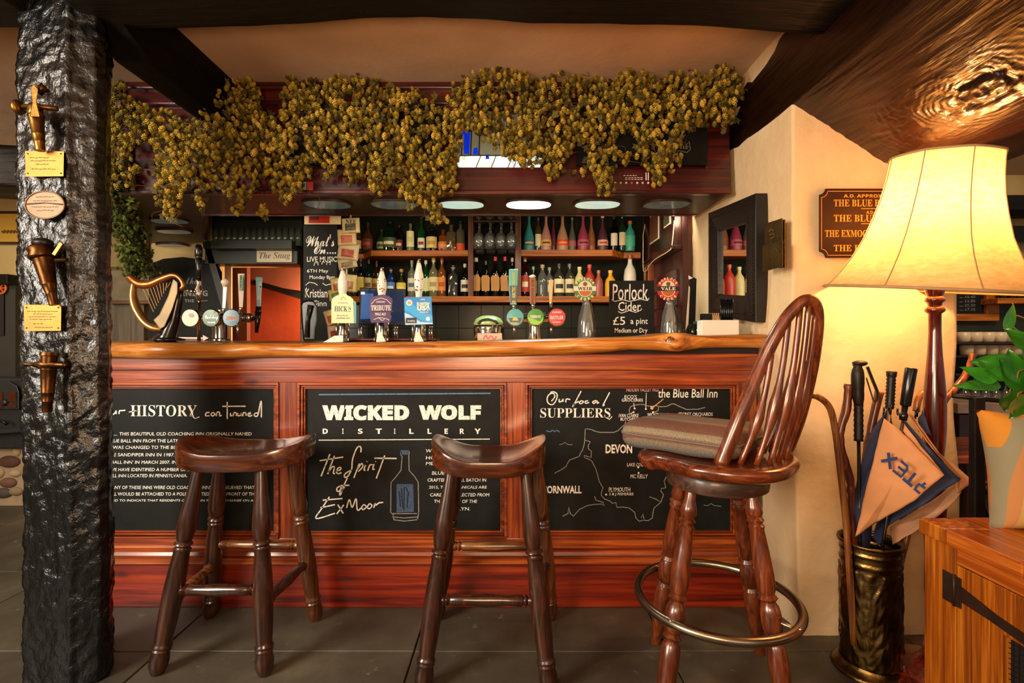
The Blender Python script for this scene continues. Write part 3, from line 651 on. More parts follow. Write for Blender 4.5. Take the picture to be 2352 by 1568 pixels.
# menu boards and stained glass light box behind the hops
sl = thing('menu_board', 'black menu board with faint chalk words beef and pork, on the canopy right end', 'menu board', P(1470, 380, CY-.015))
obj('board_face', MB().box(P(1325, 379, CY-.014), P(1622, 240, CY-.002)), M['board_dark'], sl)
t = MB(); fm = PXF(CY-.0155)
text(t, '& Pork', 1540, 326, 1580, 342, fm, 'script', 0); text(t, 'Beef', 1545, 308, 1575, 322, fm, 'script'); text(t, 'B', 1337, 360, 1346, 375, fm, 'script')
t.strokes([[(1540, 350), (1560, 346), (1578, 350), (1586, 342), (1582, 325)]], 1.5, fm)
obj('chalk_lettering', t, M['chalk_dim'], sl, fix=False)
sl = thing('menu_board', 'black menu board hidden behind the hops on the canopy left part', 'menu board', P(840, 380, CY-.015))
obj('board_face', MB().box(P(668, 379, CY-.014), P(1018, 240, CY-.002)), M['board_dark'], sl)
sg = thing('stained_glass_sign', 'backlit stained glass sign with blue letter above white leaded panes', 'sign', P(1142, 385, CY))
em, n, N, L, b = nt('leaded_glass_lit'); tt = noise_node(N, L, 22, detail=4); rr = ramp(N, L, tt.outputs[0], [(.3, S('9ab8a8')), (.6, S('f2fbf0'))])
L.new(rr.outputs[0], b.inputs['Base Color']); L.new(rr.outputs[0], b.inputs['Emission Color']); b.inputs['Emission Strength'].default_value = .75; b.inputs['Roughness'].default_value = .1
obj('sign_case', MB().box(P(1044, 386, CY-.004), P(1242, 245, CY+.03)), M['mahog'], sg)
cut = [1044, 1098, 1133, 1171, 1184, 1215, 1242]
for a, b2 in zip(cut, cut[1:]):
    obj('glass_pane', MB().add([P(a+1.5+6, 358, CY-.008), P(b2+5, 358, CY-.008), P(b2-1.5-(4 if b2 < 1242 else 0), 384, CY-.008), P(a+1-(4 if a > 1044 else 0), 384, CY-.008)], [(0, 1, 2, 3)]), em, sg, solid=.004)
obj('glass_pane', MB().add([P(1046, 262, CY-.008), P(1240, 262, CY-.008), P(1240, 356, CY-.008), P(1046, 356, CY-.008)], [(0, 1, 2, 3)]), plain('grey_glass', S('6e6f5e'), .15, emit=S('8a8a72'), es=.18), sg, solid=.004, label='grey glass ground')
bl = plain('cobalt_glass', S('0c2ec0'), .1, emit=S('0a2ad0'), es=.5)
t = MB(); fb = PXF(CY-.0135)
for ln in ([(1066, 302), (1080, 300), (1078, 354), (1065, 353)], [(1088, 340), (1097, 338), (1098, 354), (1086, 355)], [(1116, 356), (1122, 354), (1124, 365), (1115, 365)], [(1052, 310), (1066, 300), (1066, 306), (1054, 322)]):
    t.add([fb(*p) for p in ln], [(0, 1, 2, 3)])
obj('blue_letter', t, bl, sg, fix=False, label='cobalt blue glass letter')
obj('lead_came', MB().strokes([[(1044, 357), (1242, 357)], [(1060, 300), (1060, 356)], [(1083, 298), (1081, 356)], [(1103, 262), (1100, 357)]], 2.5, PXF(CY-.0145)), M['iron'], sg, fix=False)
# oval lights in the soffit
def oval(cx, cy, rx, ry, n=28, p=2.6):
    return [(cx+rx*math.copysign(abs(math.cos(a))**(2/p), math.cos(a)), cy+ry*math.copysign(abs(math.sin(a))**(2/p), math.sin(a))) for a in [2*PI*k/n for k in range(n)]]
lit = plain('lit_diffuser', (1, 1, 1), .3, emit=(.86, 1.0, .9), es=9); half = plain('painted_glow_glass', S('a9c9b4'), .2, emit=(.62, .85, .72), es=.55, var=.3)  # half: glow put into the glass for light from the bright oval
dimg = plain('faint_glow_glass', S('5c6a55'), .15, emit=(.45, .6, .5), es=.05, var=.4)  # faint glow put into this glass for scattered light
names = ['first', 'second', 'third', 'fourth', 'fifth', 'sixth']
desc = ['unlit oval ceiling light in canopy underside, above the tall events chalkboard', 'unlit oval ceiling light in canopy underside, second of the six along the front', 'dimly lit oval ceiling light in canopy underside, just left of the bright one', 'brightly lit white oval ceiling light in the canopy underside', 'dimly lit oval ceiling light in canopy underside, just right of the bright one', 'unlit oval ceiling light in canopy underside, at the right end by the mirror']
for i, (cx, m_) in enumerate(zip((752, 905, 1060, 1214, 1372, 1530), (dimg, dimg, half, lit, half, dimg))):
    X = bx(cx, 2.48); th = thing('oval_downlight', desc[i], 'ceiling light', (X, 2.48, CZ), group='oval lights in the canopy')
    a = oval(X, 2.48, .122, .086); b2 = oval(X, 2.48, .112, .076); n_ = len(a)
    obj('rim', MB().add([(x, y, CZ-.004) for x, y in a]+[(x, y, CZ-.004) for x, y in b2]+[(x, y, CZ+.004) for x, y in a]+[(x, y, CZ+.004) for x, y in b2],
        [(k, (k+1) % n_, n_+(k+1) % n_, n_+k) for k in range(n_)]+[(k, 2*n_+k, 2*n_+(k+1) % n_, (k+1) % n_) for k in range(n_)]+[(n_+k, n_+(k+1) % n_, 3*n_+(k+1) % n_, 3*n_+k) for k in range(n_)]), M['soffit'], th, smooth=True, angle=40)
    obj('glass_diffuser', MB().prism(oval(X, 2.48, .113, .077), CZ-.002, CZ+.003), m_, th)
for i, (cx, cy) in enumerate(((390, 506), (400, 530), (396, 562))):
    Y = .69*F/(784-cy)*-1 if False else F*.69/(784-cy); Y = abs(Y); Y = F*.69/(784-cy)
    c = P(cx, cy, F*.69/(784-cy)); th = thing('oval_downlight', ('unlit oval light under the left arm of the canopy, nearest', 'unlit oval light under the left arm of the canopy, middle of three', 'unlit oval light under the left arm of the canopy, farthest back')[i], 'ceiling light', c, group='oval lights in the canopy')
    obj('rim', MB().prism(oval(c.x, c.y, .105, .065), CZ-.006, CZ+.006), M['soffit'], th, smooth=True, angle=40)
    obj('glass_diffuser', MB().prism(oval(c.x, c.y, .095, .055), CZ-.008, CZ), dimg, th)
light('canopy_lamp', 'AREA', (bx(1214, 2.48), 2.48, CZ-.012), (bx(1214, 2.48), 2.6, 0), 5.5, (.86, 1.0, .88), (.2, .13))
for cx, e in ((905, 1.5), (1530, 1.0), (1372, 1.3), (600, .4)):
    light('shelf_area_light', 'AREA', (bx(cx, 2.78), 2.80, CZ+.02), (bx(cx, 2.78), 3.6, 1.35), e, (1, .82, .55), (.25, .06))  # warm area light behind the canopy, aimed at the shelves
# small stickers and tickets on the fascia
def flat_box(name, label, cat, x0, y0, x1, y1, Y, mat, th=.003, **k):
    o = thing(name, label, cat, P((x0+x1)/2, y1, Y)); obj('card', MB().box(P(x0, y1, Y-th), P(x1, y0, Y)), mat, o); return o
for (x0, x1, y0, y1, c1, c2, nm) in ((686, 704, 418, 443, '7fa8b8', 'b0a860', 'small blue and green sticker on canopy edge above the events board'), (705, 720, 418, 442, 'b03a34', 'c86058', 'small red sticker beside the blue one on the canopy edge'), (851, 868, 418, 443, 'b82018', 'e8c8a0', 'bright red ticket on canopy edge under the hops'), (869, 886, 418, 442, 'a05a30', 'b8805a', 'brown ticket beside the bright red one on the canopy edge')):
    o = flat_box('sticker', nm, 'sticker', x0, y0, x1, y1, CY-.0125, cmat(c1, .4)); obj('print', MB().box(P(x0+2, y1-2, CY-.0165), P(x1-2, y1-8, CY-.0155)), cmat(c2, .4), o)
o = flat_box('payment_sign', 'dark red notice with a row of coloured dots on the right of the canopy edge', 'notice', 1418, 395, 1492, 415, CY-.0125, cmat('4a0f0c', .4))
t = MB(); fn = PXF(CY-.0165)
for s, x0, x1, y in (('FOOD TIMES AND SERVICE', 1432, 1462, 403), ('ALLERGIES PLEASE TELL US', 1436, 1476, 408), ('BEFORE YOU ORDER FOOD', 1436, 1478, 412)): t.strokes([[(x0+q, y), (min(x1, x0+q+5), y)] for q in range(0, int(x1-x0), 7)], 1.3, fn)
t.strokes([[(1484, 396), (1484, 414)], [(1489, 396), (1489, 414)]], 2.2, fn)
obj('print', t, M['paper'], o, fix=False)
for k, c in enumerate(('c8b060', 'b8a060', 'd8d0b8', 'c85040', 'c8c0b0', 'b8a8a0', 'd0c8b8')):
    obj('dot', MB().lathe([(.0001, 0), (.0052, 0), (.0052, .002), (.0001, .002)], P(1413+k*12.6, 420, CY-.0125), 12, (0, -1, 0)), cmat(c, .4), o)
# ---------------------------------------------------------------- stools
LEG = [(0, .018), (.10, .021), (.22, .028), (.30, .031), (.345, .026), (.36, .021), (.368, .027), (.376, .029), (.384, .022), (.392, .022), (.40, .028), (.41, .026), (.42, .025), (.50, .029), (.62, .032), (.75, .030), (.84, .026), (.855, .026), (.862, .030), (.870, .030), (.876, .025), (.884, .029), (.892, .026), (.93, .030), (.965, .028), (.99, .021), (1.0, .018)]
def railprof(L, fancy=True):
    if fancy: return [(0, .010), (.05, .014), (.09, .018), (.11, .013), (.13, .019), (.15, .013), (.17, .018), (.3, .016), (.5, .021), (.7, .016), (.83, .018), (.85, .013), (.87, .019), (.89, .013), (.91, .018), (.95, .014), (1, .010)]
    return [(0, .012), (.1, .015), (.14, .019), (.17, .014), (.3, .017), (.5, .020), (.7, .017), (.83, .014), (.86, .019), (.9, .015), (1, .012)]
def saddle(c, hw, hd, z0, thick, rot, ends=.055):
    cr_, sr_ = math.cos(rot), math.sin(rot)
    n = 44; rings = 12; vs = []; fs = []
    def out(a):
        ca, sa = math.cos(a), math.sin(a); p = 2.9
        r = (abs(ca)**p+abs(sa)**p)**(-1/p)
        return ca*r*hw, sa*r*hd*(1 if sa > 0 else (1.0))
    def top(x, y):
        u = x/hw; v = y/hd
        return z0+thick+ends*max(0, abs(u)-.35)**1.6*1.6*(1 if v < .6 else 1)-.012*(1-min(1, u*u+v*v))*1.5
    def put(x, y, z): return (c[0]+x*cr_-y*sr_, c[1]+x*sr_+y*cr_, z)
    vs.append(put(0, 0, top(0, 0)))
    for j in range(1, rings+1):
        f = j/rings
        for i in range(n):
            x, y = out(2*PI*i/n); x *= f; y *= f; z = top(x, y)-(.004 if j == rings else 0); vs.append(put(x, y, z))
    for (f, zz) in ((1.012, None), (1.0, 0), (.97, -.004)):
        for i in range(n):
            x, y = out(2*PI*i/n); z = (top(x, y)-.012) if zz is None else z0+zz+.45*(top(x, y)-z0-thick); vs.append(put(x*f, y*f, z))
    for i in range(n): fs.append((0, 1+i, 1+(i+1) % n))
    for j in range(rings+2):
        for i in range(n):
            k = (i+1) % n; a = 1+j*n; b = 1+(j+1)*n; fs.append((a+i, b+i, b+k, a+k))
    fs.append(tuple(1+(rings+2)*n+i for i in range(n))[::-1])
    return MB().add(vs, fs)
def lerp(a, b, t): return Vector(a).lerp(Vector(b), t)
def stool(label, feet, tops, c, hw, hd, z0, rot, thick=.058, ends=.055):
    # feet, tops: FL, FR, BL, BR
    th = thing('bar_stool', label, 'stool', (c[0], c[1], 0))
    obj('seat', saddle(c, hw, hd, z0, thick, rot, ends), M['seat'], th, smooth=True, angle=50)
    for k, (f, tp) in enumerate(zip(feet, tops)):
        obj('leg', MB().turned(tp, f, LEG, 20), M['stool_pale'] if k == 3 else M['stool'], th, smooth=True, angle=60)  # the rear right leg takes a paler oak
    def at(k, z):
        f = Vector(feet[k]); tp = Vector(tops[k]); return f.lerp(tp, (z-f.z)/(tp.z-f.z))
    for a, b, za, zb, fancy, m in ((0, 1, .265, .265, True, M['stool']), (2, 3, .31, .31, True, M['stool_rail']), (0, 2, .22, .225, False, M['stool_rail']), (1, 3, .22, .245, False, M['stool'])):
        obj('stretcher', MB().turned(at(a, za), at(b, zb), railprof(1, fancy), 14), m, th, smooth=True, angle=60)
    return th
stool('dark turned oak saddle stool with raised seat ends, the left of two', [(-1.178, 1.63, 0), (-.817, 1.625, 0), (-1.208, 1.965, 0), (-.775, 1.945, 0)],
      [(-1.075, 1.69, .665), (-.868, 1.70, .665), (-1.11, 1.87, .665), (-.835, 1.86, .68)], (-.955, 1.785, 0), .222, .145, .665, .07, .058, .045)
stool('dark turned oak saddle stool with glossy seat, in the middle of the bar front', [(-.284, 1.555, 0), (.118, 1.545, 0), (-.30, 1.955, 0), (.155, 1.955, 0)],
      [(-.205, 1.645, .66), (.045, 1.645, .66), (-.20, 1.84, .66), (.095, 1.84, .66)], (-.08, 1.735, 0), .197, .145, .66, 0, .05, .075)

# ---------------------------------------------------------------- windsor swivel stool
ws = thing('swivel_bar_chair', 'tall windsor-backed swivel bar chair with grey cushion and metal foot ring', 'bar chair', (.64, 1.54, 0))
wf = [(.415, 1.38, 0), (.775, 1.37, 0), (.525, 1.80, 0), (.875, 1.735, 0)]; wt_ = [(.535, 1.47, .655), (.715, 1.475, .655), (.555, 1.615, .655), (.735, 1.62, .655)]
WL = [(0, .014), (.04, .016), (.07, .022), (.10, .024), (.115, .017), (.13, .025), (.145, .017), (.155, .024), (.17, .020), (.25, .024), (.36, .027), (.42, .025), (.44, .019), (.455, .027), (.47, .018), (.49, .026), (.52, .029), (.58, .028), (.60, .020), (.615, .027), (.63, .018), (.65, .026), (.72, .028), (.85, .024), (1, .017)]
for f, tp in zip(wf, wt_): obj('leg', MB().turned(tp, f, WL, 18), M['wind'], ws, smooth=True, angle=60)
obj('swivel_disc', MB().lathe([(.14, .652), (.148, .656), (.15, .67), (.15, .695), (.145, .702)], (.64, 1.54, 0), 40), M['wind_disc'], ws, smooth=True, angle=40)
obj('swivel_plate', MB().lathe([(.09, .700), (.09, .716)], (.64, 1.54, 0), 24), M['iron'], ws)
Fv = Vector((-.74, .67, 0)).normalized(); Wv = Vector((Fv.y, -Fv.x, 0)); C0 = Vector((.632, 1.535, 0))
def seat_out(a, k=1.0, kz=0):
    x = math.cos(a); y = math.sin(a); p = 2.5
    r = (abs(x)**p+abs(y)**p)**(-1/p); f = x*r*.225; s_ = y*r*.20*(1.06 if x < 0 else .97)
    return C0+Fv*f*k+Wv*s_*k
n = 48; m = MB(); vs = []
lay = [(.0, .752), (.5, .750), (.82, .754), (.95, .757), (1.0, .750), (1.012, .740), (.99, .724), (.93, .716), (.0, .716)]
vs = []; 
for kk, z in lay:
    for i in range(n): p = seat_out(2*PI*i/n, kk); vs.append((p.x, p.y, z-.012*(1 if 0 < i < n and math.cos(2*PI*i/n) > .55 and kk > .9 else 0)))
m.add(vs, [(j*n+i, j*n+(i+1) % n, (j+1)*n+(i+1) % n, (j+1)*n+i) for j in range(len(lay)-1) for i in range(n)])
obj('seat', m, M['wind_seat'], ws, smooth=True, angle=60)
cush = MB(); vs = []; n = 56
lay = [(.0, .838), (.5, .838), (.88, .834), (.97, .822), (1.0, .802), (.995, .776), (.95, .760), (0, .758)]
cc = C0+Fv*.088+Wv*.036
for kk, z in lay:
    for i in range(n):
        a = 2*PI*i/n; x, y = math.cos(a), math.sin(a); p = 7; r = (abs(x)**p+abs(y)**p)**(-1/p)
        q = cc+Fv*(x*r*.190*kk)+Wv*(y*r*.160*kk)
        vs.append((q.x, q.y, z+.006*noise.noise(q*8)))
cush.add(vs, [(j*n+i, j*n+(i+1) % n, (j+1)*n+(i+1) % n, (j+1)*n+i) for j in range(len(lay)-1) for i in range(n)])
g1, g2, g3, g4 = S('8a7a60'), S('6b5446'), S('70706c'), S('5a5f66')
def cushion_cloth():
    m, n, N, L, b = nt('striped_cushion'); tc = N.new('ShaderNodeTexCoord'); vm = N.new('ShaderNodeVectorMath'); vm.operation = 'DOT_PRODUCT'
    L.new(tc.outputs['Object'], vm.inputs[0]); vm.inputs[1].default_value = (Wv.x, Wv.y, 1.25)
    mr = N.new('ShaderNodeMapRange'); mr.inputs[1].default_value = -.18; mr.inputs[2].default_value = .30; L.new(vm.outputs['Value'], mr.inputs[0])
    r = N.new('ShaderNodeValToRGB'); e = r.color_ramp.elements; e[0].position = 0; e[0].color = rgba(S('40444a')); e[1].position = 1; e[1].color = rgba(S('6a4030'))
    for p, c in ((.07, '5a5c58'), (.12, '7a6a58'), (.135, '6a4a3c'), (.17, '705648'), (.19, '887c66'), (.235, '7e745e'), (.25, '6a4636'), (.5, '603c2e'), (.55, '7a6a50'), (.62, '5a5650')): q = e.new(p); q.color = rgba(S(c))
    L.new(mr.outputs[0], r.inputs[0]); t = noise_node(N, L, 240, detail=2); mx = N.new('ShaderNodeMix'); mx.data_type = 'RGBA'; mx.blend_type = 'MULTIPLY'; mx.inputs[0].default_value = .7
    rb = ramp(N, L, t.outputs[0], [(.35, (.6, .6, .6)), (.6, (1.15, 1.15, 1.15))]); L.new(r.outputs[0], mx.inputs[6]); L.new(rb.outputs[0], mx.inputs[7])
    L.new(mx.outputs[2], b.inputs['Base Color']); b.inputs['Roughness'].default_value = .95; bump(N, L, t.outputs[0], b, .4, .002); return m
cu = thing('seat_cushion', 'grey and brown striped cushion on the swivel bar chair seat', 'cushion', (cc.x, cc.y, .758))
obj('cushion_cover', cush, cushion_cloth(), cu, smooth=True)
obj('piping', MB().tube([(cc+Fv*(math.cos(a)*(abs(math.cos(a))**7+abs(math.sin(a))**7)**(-1/7)*.191)+Wv*(math.sin(a)*(abs(math.cos(a))**7+abs(math.sin(a))**7)**(-1/7)*.161)+Vector((0, 0, .800))) for a in [2*PI*i/48 for i in range(48)]], .0035, 6, True), plain('grey_piping', S('6a6258'), .9), cu, smooth=True)
bow = spline([P(1655, 1068, 1.405), P(1697, 960, 1.40), P(1745, 845, 1.41), P(1792, 752, 1.395), P(1830, 702, 1.385), P(1857, 688, 1.385), P(1876, 708, 1.395), P(1877, 765, 1.42), P(1863, 860, 1.47), P(1838, 960, 1.53), P(1812, 1030, 1.59)], 7)
obj('back_bow', MB().tube(bow, [.021-.005*min(1, i/30) for i in range(len(bow))], 12), M['wind'], ws, smooth=True)
for (a, b_, Ya, Yb) in (((1700, 1066), (1772, 812), 1.40, 1.40), ((1738, 1068), (1811, 735), 1.385, 1.39), ((1768, 1066), (1838, 705), 1.395, 1.387), ((1788, 1063), (1858, 694), 1.42, 1.388), ((1803, 1056), (1874, 712), 1.46, 1.398)):
    A = P(a[0], a[1], Ya); B = P(b_[0], b_[1], Yb); pts = [A.lerp(B, t)+Vector((.012*math.sin(t*PI), -.004*math.sin(t*PI), 0)) for t in np.linspace(0, 1, 15)]
    rr = [.0085+.0075*math.exp(-((t-.40)/.12)**2) for t in np.linspace(0, 1, 15)]
    obj('spindle', MB().tube(pts, rr, 10), M['wind'], ws, smooth=True)
A = P(1770, 1058, 1.46)
for a, b_, Ya, Yb in (((1752, 1040), (1848, 855), 1.50, 1.50), ((1768, 1042), (1858, 830), 1.56, 1.50)):
    A = P(a[0], a[1], Ya); B = P(b_[0], b_[1], Yb); pts = [A.lerp(B, t) for t in np.linspace(0, 1, 11)]
    obj('spindle', MB().tube(pts, [.008+.009*math.exp(-((t-.5)/.2)**2) for t in np.linspace(0, 1, 11)], 10), M['wind'], ws, smooth=True)
Rc = (.640, 1.545, .30)
obj('foot_ring', MB().tube([(Rc[0]+.237*math.cos(a), Rc[1]+.237*math.sin(a), Rc[2]) for a in [2*PI*i/64 for i in range(64)]], .0135, 12, True), M['steel'], ws, smooth=True)
for f, tp in zip(wf, wt_):
    q = Vector(f).lerp(Vector(tp), .30/.655); d = Vector((q.x-Rc[0], q.y-Rc[1], 0)).normalized(); e = Vector((Rc[0], Rc[1], .30))+d*.236
    obj('ring_bracket', MB().tube([q, e], .006, 8), M['steel'], ws, smooth=True)
    obj('ring_bolt', MB().sphere(e+Vector((-.0, -.012, .008)), .006, 10, 6), M['chrome'], ws, smooth=True)

# ---------------------------------------------------------------- standard lamp
LX, LY = 1.375, 1.60
lamp = thing('standard_lamp', 'mahogany standard lamp with a large lit cream fabric bell shade', 'lamp', (LX, LY, 0))
obj('base', MB().lathe([(.155, 0), (.158, .012), (.152, .022), (.14, .026), (.135, .036), (.12, .042), (.075, .050), (.05, .062), (.04, .08)], (LX, LY, 0), 48), M['lampwood'], lamp, smooth=True, angle=50)
obj('pole', MB().lathe([(.028, .07), (.034, .10), (.026, .14), (.020, .20), (.028, .30), (.026, .40), (.030, .55), (.033, .60), (.026, .64), (.014, .66), (.020, .69), (.026, .75), (.0305, .82), (.031, .88), (.029, .94), (.0245, 1.0), (.020, 1.06), (.0170, 1.13), (.0172, 1.19), (.026, 1.197), (.0275, 1.203), (.025, 1.209), (.018, 1.215), (.020, 1.225), (.0275, 1.232), (.026, 1.240), (.020, 1.246), (.026, 1.262), (.028, 1.28), (.02, 1.29), (.016, 1.30)], (LX, LY, 0), 30), M['lampwood'], lamp, smooth=True, angle=60)
obj('bulb_holder', MB().lathe([(.013, 1.29), (.016, 1.30), (.016, 1.35), (.012, 1.36)], (LX, LY, 0), 14), M['brass'], lamp, smooth=True)
bulbm = plain('glowing_bulb', (1, .85, .6), .3, emit=(1, .62, .26), es=18)
BLB = (LX+.02, LY-.02, 1.455)
obj('bulb', MB().lathe([(.012, 1.36), (.015, 1.38), (.026, 1.42), (.030, 1.45), (.024, 1.48), (.010, 1.495), (.0, 1.497)], (LX+.01, LY-.01, 0), 16), bulbm, lamp, smooth=True)
shp = [(.292, 1.268), (.280, 1.276), (.252, 1.315), (.220, 1.37), (.194, 1.43), (.174, 1.50), (.160, 1.56), (.151, 1.62), (.147, 1.665), (.146, 1.690)]
tilt = Matrix.Translation((LX, LY, 1.49)) @ Matrix.Rotation(math.radians(3.0), 4, 'Y') @ Matrix.Rotation(math.radians(7.0), 4, 'X') @ Matrix.Translation((-LX, -LY, -1.49))
ns = 96; vs = []
def shade_r(r, i):
    a = 2*PI*i/ns; k = (a*8/(2*PI)+.30) % 1; return r*(1-.035*math.sin(PI*k))
for r, z in shp:
    for i in range(ns):
        a = 2*PI*i/ns; rr = shade_r(r, i)
        vs.append(tuple(tilt @ Vector((LX+rr*math.cos(a), LY+rr*math.sin(a), z))))
shade = MB().add(vs, [(j*ns+i, j*ns+(i+1) % ns, (j+1)*ns+(i+1) % ns, (j+1)*ns+i) for j in range(len(shp)-1) for i in range(ns)])
mm, n_, N, L, b = nt('lampshade_fabric'); N.remove(b)
tt = noise_node(N, L, 34, (1, 1, 3), 5); rr = ramp(N, L, tt.outputs[0], [(.35, S('e8c080')), (.7, S('f4d8a0'))])
df = N.new('ShaderNodeBsdfDiffuse'); tl = N.new('ShaderNodeBsdfTranslucent'); mx = N.new('ShaderNodeMixShader'); mx.inputs[0].default_value = .42
L.new(rr.outputs[0], df.inputs[0]); L.new(rr.outputs[0], tl.inputs[0]); L.new(df.outputs[0], mx.inputs[1]); L.new(tl.outputs[0], mx.inputs[2]); L.new(mx.outputs[0], N['Material Output'].inputs[0])
sh = obj('lamp_shade', shade, mm, lamp, smooth=True)
trim = plain('shade_trim', S('a8875e'), .9)
for j, rad in ((0, .0045), (len(shp)-1, .004)):
    obj('trim_braid', MB().tube([tilt @ Vector((LX+shade_r(shp[j][0], i)*math.cos(2*PI*i/ns), LY+shade_r(shp[j][0], i)*math.sin(2*PI*i/ns), shp[j][1])) for i in range(ns)], rad, 6, True), trim, sh, smooth=True)
for k in range(8):
    i = (k-.30)*ns/8; a = 2*PI*i/ns
    obj('seam', MB().tube([tilt @ Vector((LX+(r+.0008)*math.cos(a), LY+(r+.0008)*math.sin(a), z)) for r, z in shp], .0016, 5), trim, sh, smooth=True)
light('lamp_bulb_light', 'POINT', (LX+.01, LY+.01, 1.50), None, 25, (1.0, .50, .18), (.03,))

# ---------------------------------------------------------------- umbrella stand with sticks
UX, UY = 1.205, 1.655
us = thing('umbrella_stand', 'embossed brass shell-case umbrella stand full of sticks by the pillar', 'umbrella stand', (UX, UY, 0))
def stand_pt(u, v):
    a = 2*PI*u; z = .02+v*.405
    r = .086
    e = .004*noise.noise(Vector((math.cos(a)*3, math.sin(a)*3, z*13)))+.007*abs(noise.noise(Vector((math.cos(a)*5.5, math.sin(a)*5.5, z*26+3*math.sin(a*2))))) if .05 < v < .8 else 0
    if .84 < v < .87 or .93 < v < .95: e = .003
    return (UX+(r+e)*math.cos(a), UY+(r+e)*math.sin(a), z)
stm = plain('embossed_brass', S('6e5630'), .30, 1, var=.55, bscale=45, bst=.5)
obj('body', MB().grid(stand_pt, 121, 90), stm, us, smooth=True)
obj('foot', MB().lathe([(.112, 0), (.114, .006), (.105, .014), (.094, .02), (.088, .035)], (UX, UY, 0), 48, cap=False), stm, us, smooth=True)
obj('rim', MB().lathe([(.084, .42), (.094, .424), (.096, .43), (.094, .436), (.083, .432), (.082, .42)], (UX, UY, 0), 48, cap=False), stm, us, smooth=True)
obj('inner_floor', MB().lathe([(.0001, .03), (.083, .03)], (UX, UY, 0), 32), M['iron'], us)
def stick(name, label, cat, pts, r, mat, n=6, seg=10, bumps=0):
    s_ = spline(pts, n); rr = r if isinstance(r, list) else [r]*2; rs = [np.interp(i/(len(s_)-1), np.linspace(0, 1, len(rr)), rr)*(1+bumps*noise.noise(Vector((i*.7, 1, 2)))) for i in range(len(s_))]
    th = thing(name, label, cat, s_[0]); obj('shaft', MB().tube(s_, rs, seg), mat, th, smooth=True); return th
stick('walking_stick', 'light cane walking stick with curved crook, leftmost in the brass stand', 'walking stick', [P(1962, 1480, 1.62), P(1945, 1220, 1.62), P(1930, 1080, 1.62), P(1918, 985, 1.62), P(1905, 935, 1.62), P(1880, 912, 1.62), P(1855, 908, 1.62), P(1838, 914, 1.62)], .0105, M['stick2'])
stick('walking_stick', 'knotty reddish hazel stick standing between the cane and trekking pole', 'walking stick', [P(1985, 1480, 1.65), P(1958, 1180, 1.65), P(1952, 1100, 1.65), P(1928, 1010, 1.65), P(1944, 940, 1.65), P(1950, 882, 1.65)], [.012, .013, .014], M['stick'], bumps=.3)
stick('walking_stick', 'brown wooden stick leaning right behind the trekking pole', 'walking stick', [P(1975, 1480, 1.69), P(1985, 1100, 1.69), P(2002, 980, 1.69), P(2020, 900, 1.69)], [.011, .012, .014], M['stick'], bumps=.2)
stick('walking_stick', 'forked bark-covered stick whose tip curves up right of the lamp pole', 'walking stick', [P(2035, 1450, 1.70), P(2085, 1130, 1.72), P(2130, 1000, 1.74), P(2165, 925, 1.74), P(2200, 885, 1.74), P(2224, 850, 1.74), P(2235, 812, 1.74)], [.010, .011, .012, .010], M['stick'], bumps=.3)
stick('walking_stick', 'pale crook-handled stick standing close behind the lamp pole', 'walking stick', [P(2030, 1450, 1.70), P(2120, 1080, 1.74), P(2138, 960, 1.74), P(2140, 915, 1.74), P(2125, 900, 1.74), P(2110, 915, 1.74), P(2104, 945, 1.74)], [.009, .010, .011], M['stick2'])
tk = thing('trekking_pole', 'black trekking pole with ribbed grip and wrist strap in the stand', 'trekking pole', P(1972, 1240, 1.63))
obj('shaft', MB().tube([P(1978, 1480, 1.63), P(1972, 1010, 1.63)], .0055, 10), M['black'], tk, smooth=True)
obj('lower_grip', MB().turned(P(1972, 1012, 1.63), P(1972, 930, 1.63), [(k/14, .0125 if k % 2 else .0145) for k in range(15)], 14), M['rubber'], tk, smooth=True)
gp = spline([P(1972, 930, 1.63), P(1970, 880, 1.63), P(1970, 838, 1.63)], 6)
obj('grip', MB().tube(gp, [.013, .014, .016, .017, .017, .018, .019, .019, .019, .018, .016, .012, .016][:len(gp)], 14), M['rubber'], tk, smooth=True)
obj('grip_top', MB().sphere(P(1975, 834, 1.63), .022, sc3=(1.1, .8, .45)), M['rubber'], tk, smooth=True)
obj('wrist_strap', MB().tube(spline([P(1992, 842, 1.63), P(2003, 870, 1.62), P(2016, 905, 1.61), P(2008, 922, 1.61), P(2000, 900, 1.62), P(1990, 868, 1.62)], 6), .0022, 8, flat=4, up=(0, 1, 0)), M['rubber'], tk, smooth=True)
# umbrella handles and folded canopy
for (nm, lab, top, bot, r0, mat_, ribs) in (('umbrella', 'umbrella with dark ribbed turned handle, furled behind the big golf umbrella', P(2048, 852, 1.64), P(2043, 940, 1.64), .013, M['rubber'], True),):
    th = thing(nm, lab, 'umbrella', bot)
    obj('handle', MB().turned(bot, top, [(0, .009), (.06, .013)]+[(.1+.045*k, .0115+.0028*(k % 2)) for k in range(18)]+[(.93, .015), (.98, .0155), (1, .013)], 16), mat_, th, smooth=True)
    obj('shaft', MB().tube([bot, P(2020, 1400, 1.65)], .005, 8), M['steel'], th, smooth=True)
    pts_ = [P(2040, 948, 1.655), P(2015, 1040, 1.67), P(1985, 1160, 1.68), P(1975, 1300, 1.69)]
    obj('furled_canopy', MB().tube(spline(pts_, 6), [.008, .012, .02, .028, .034, .036, .036, .036, .034, .034, .032, .03, .03, .028, .028, .026, .026, .02, .02][:19], 12), plain('navy_nylon', S('232a48'), .6, bscale=30), th, smooth=True)
um = thing('umbrella', 'tan and navy golf umbrella with blue letters, half folded in the brass stand', 'umbrella', P(2085, 930, 1.58))
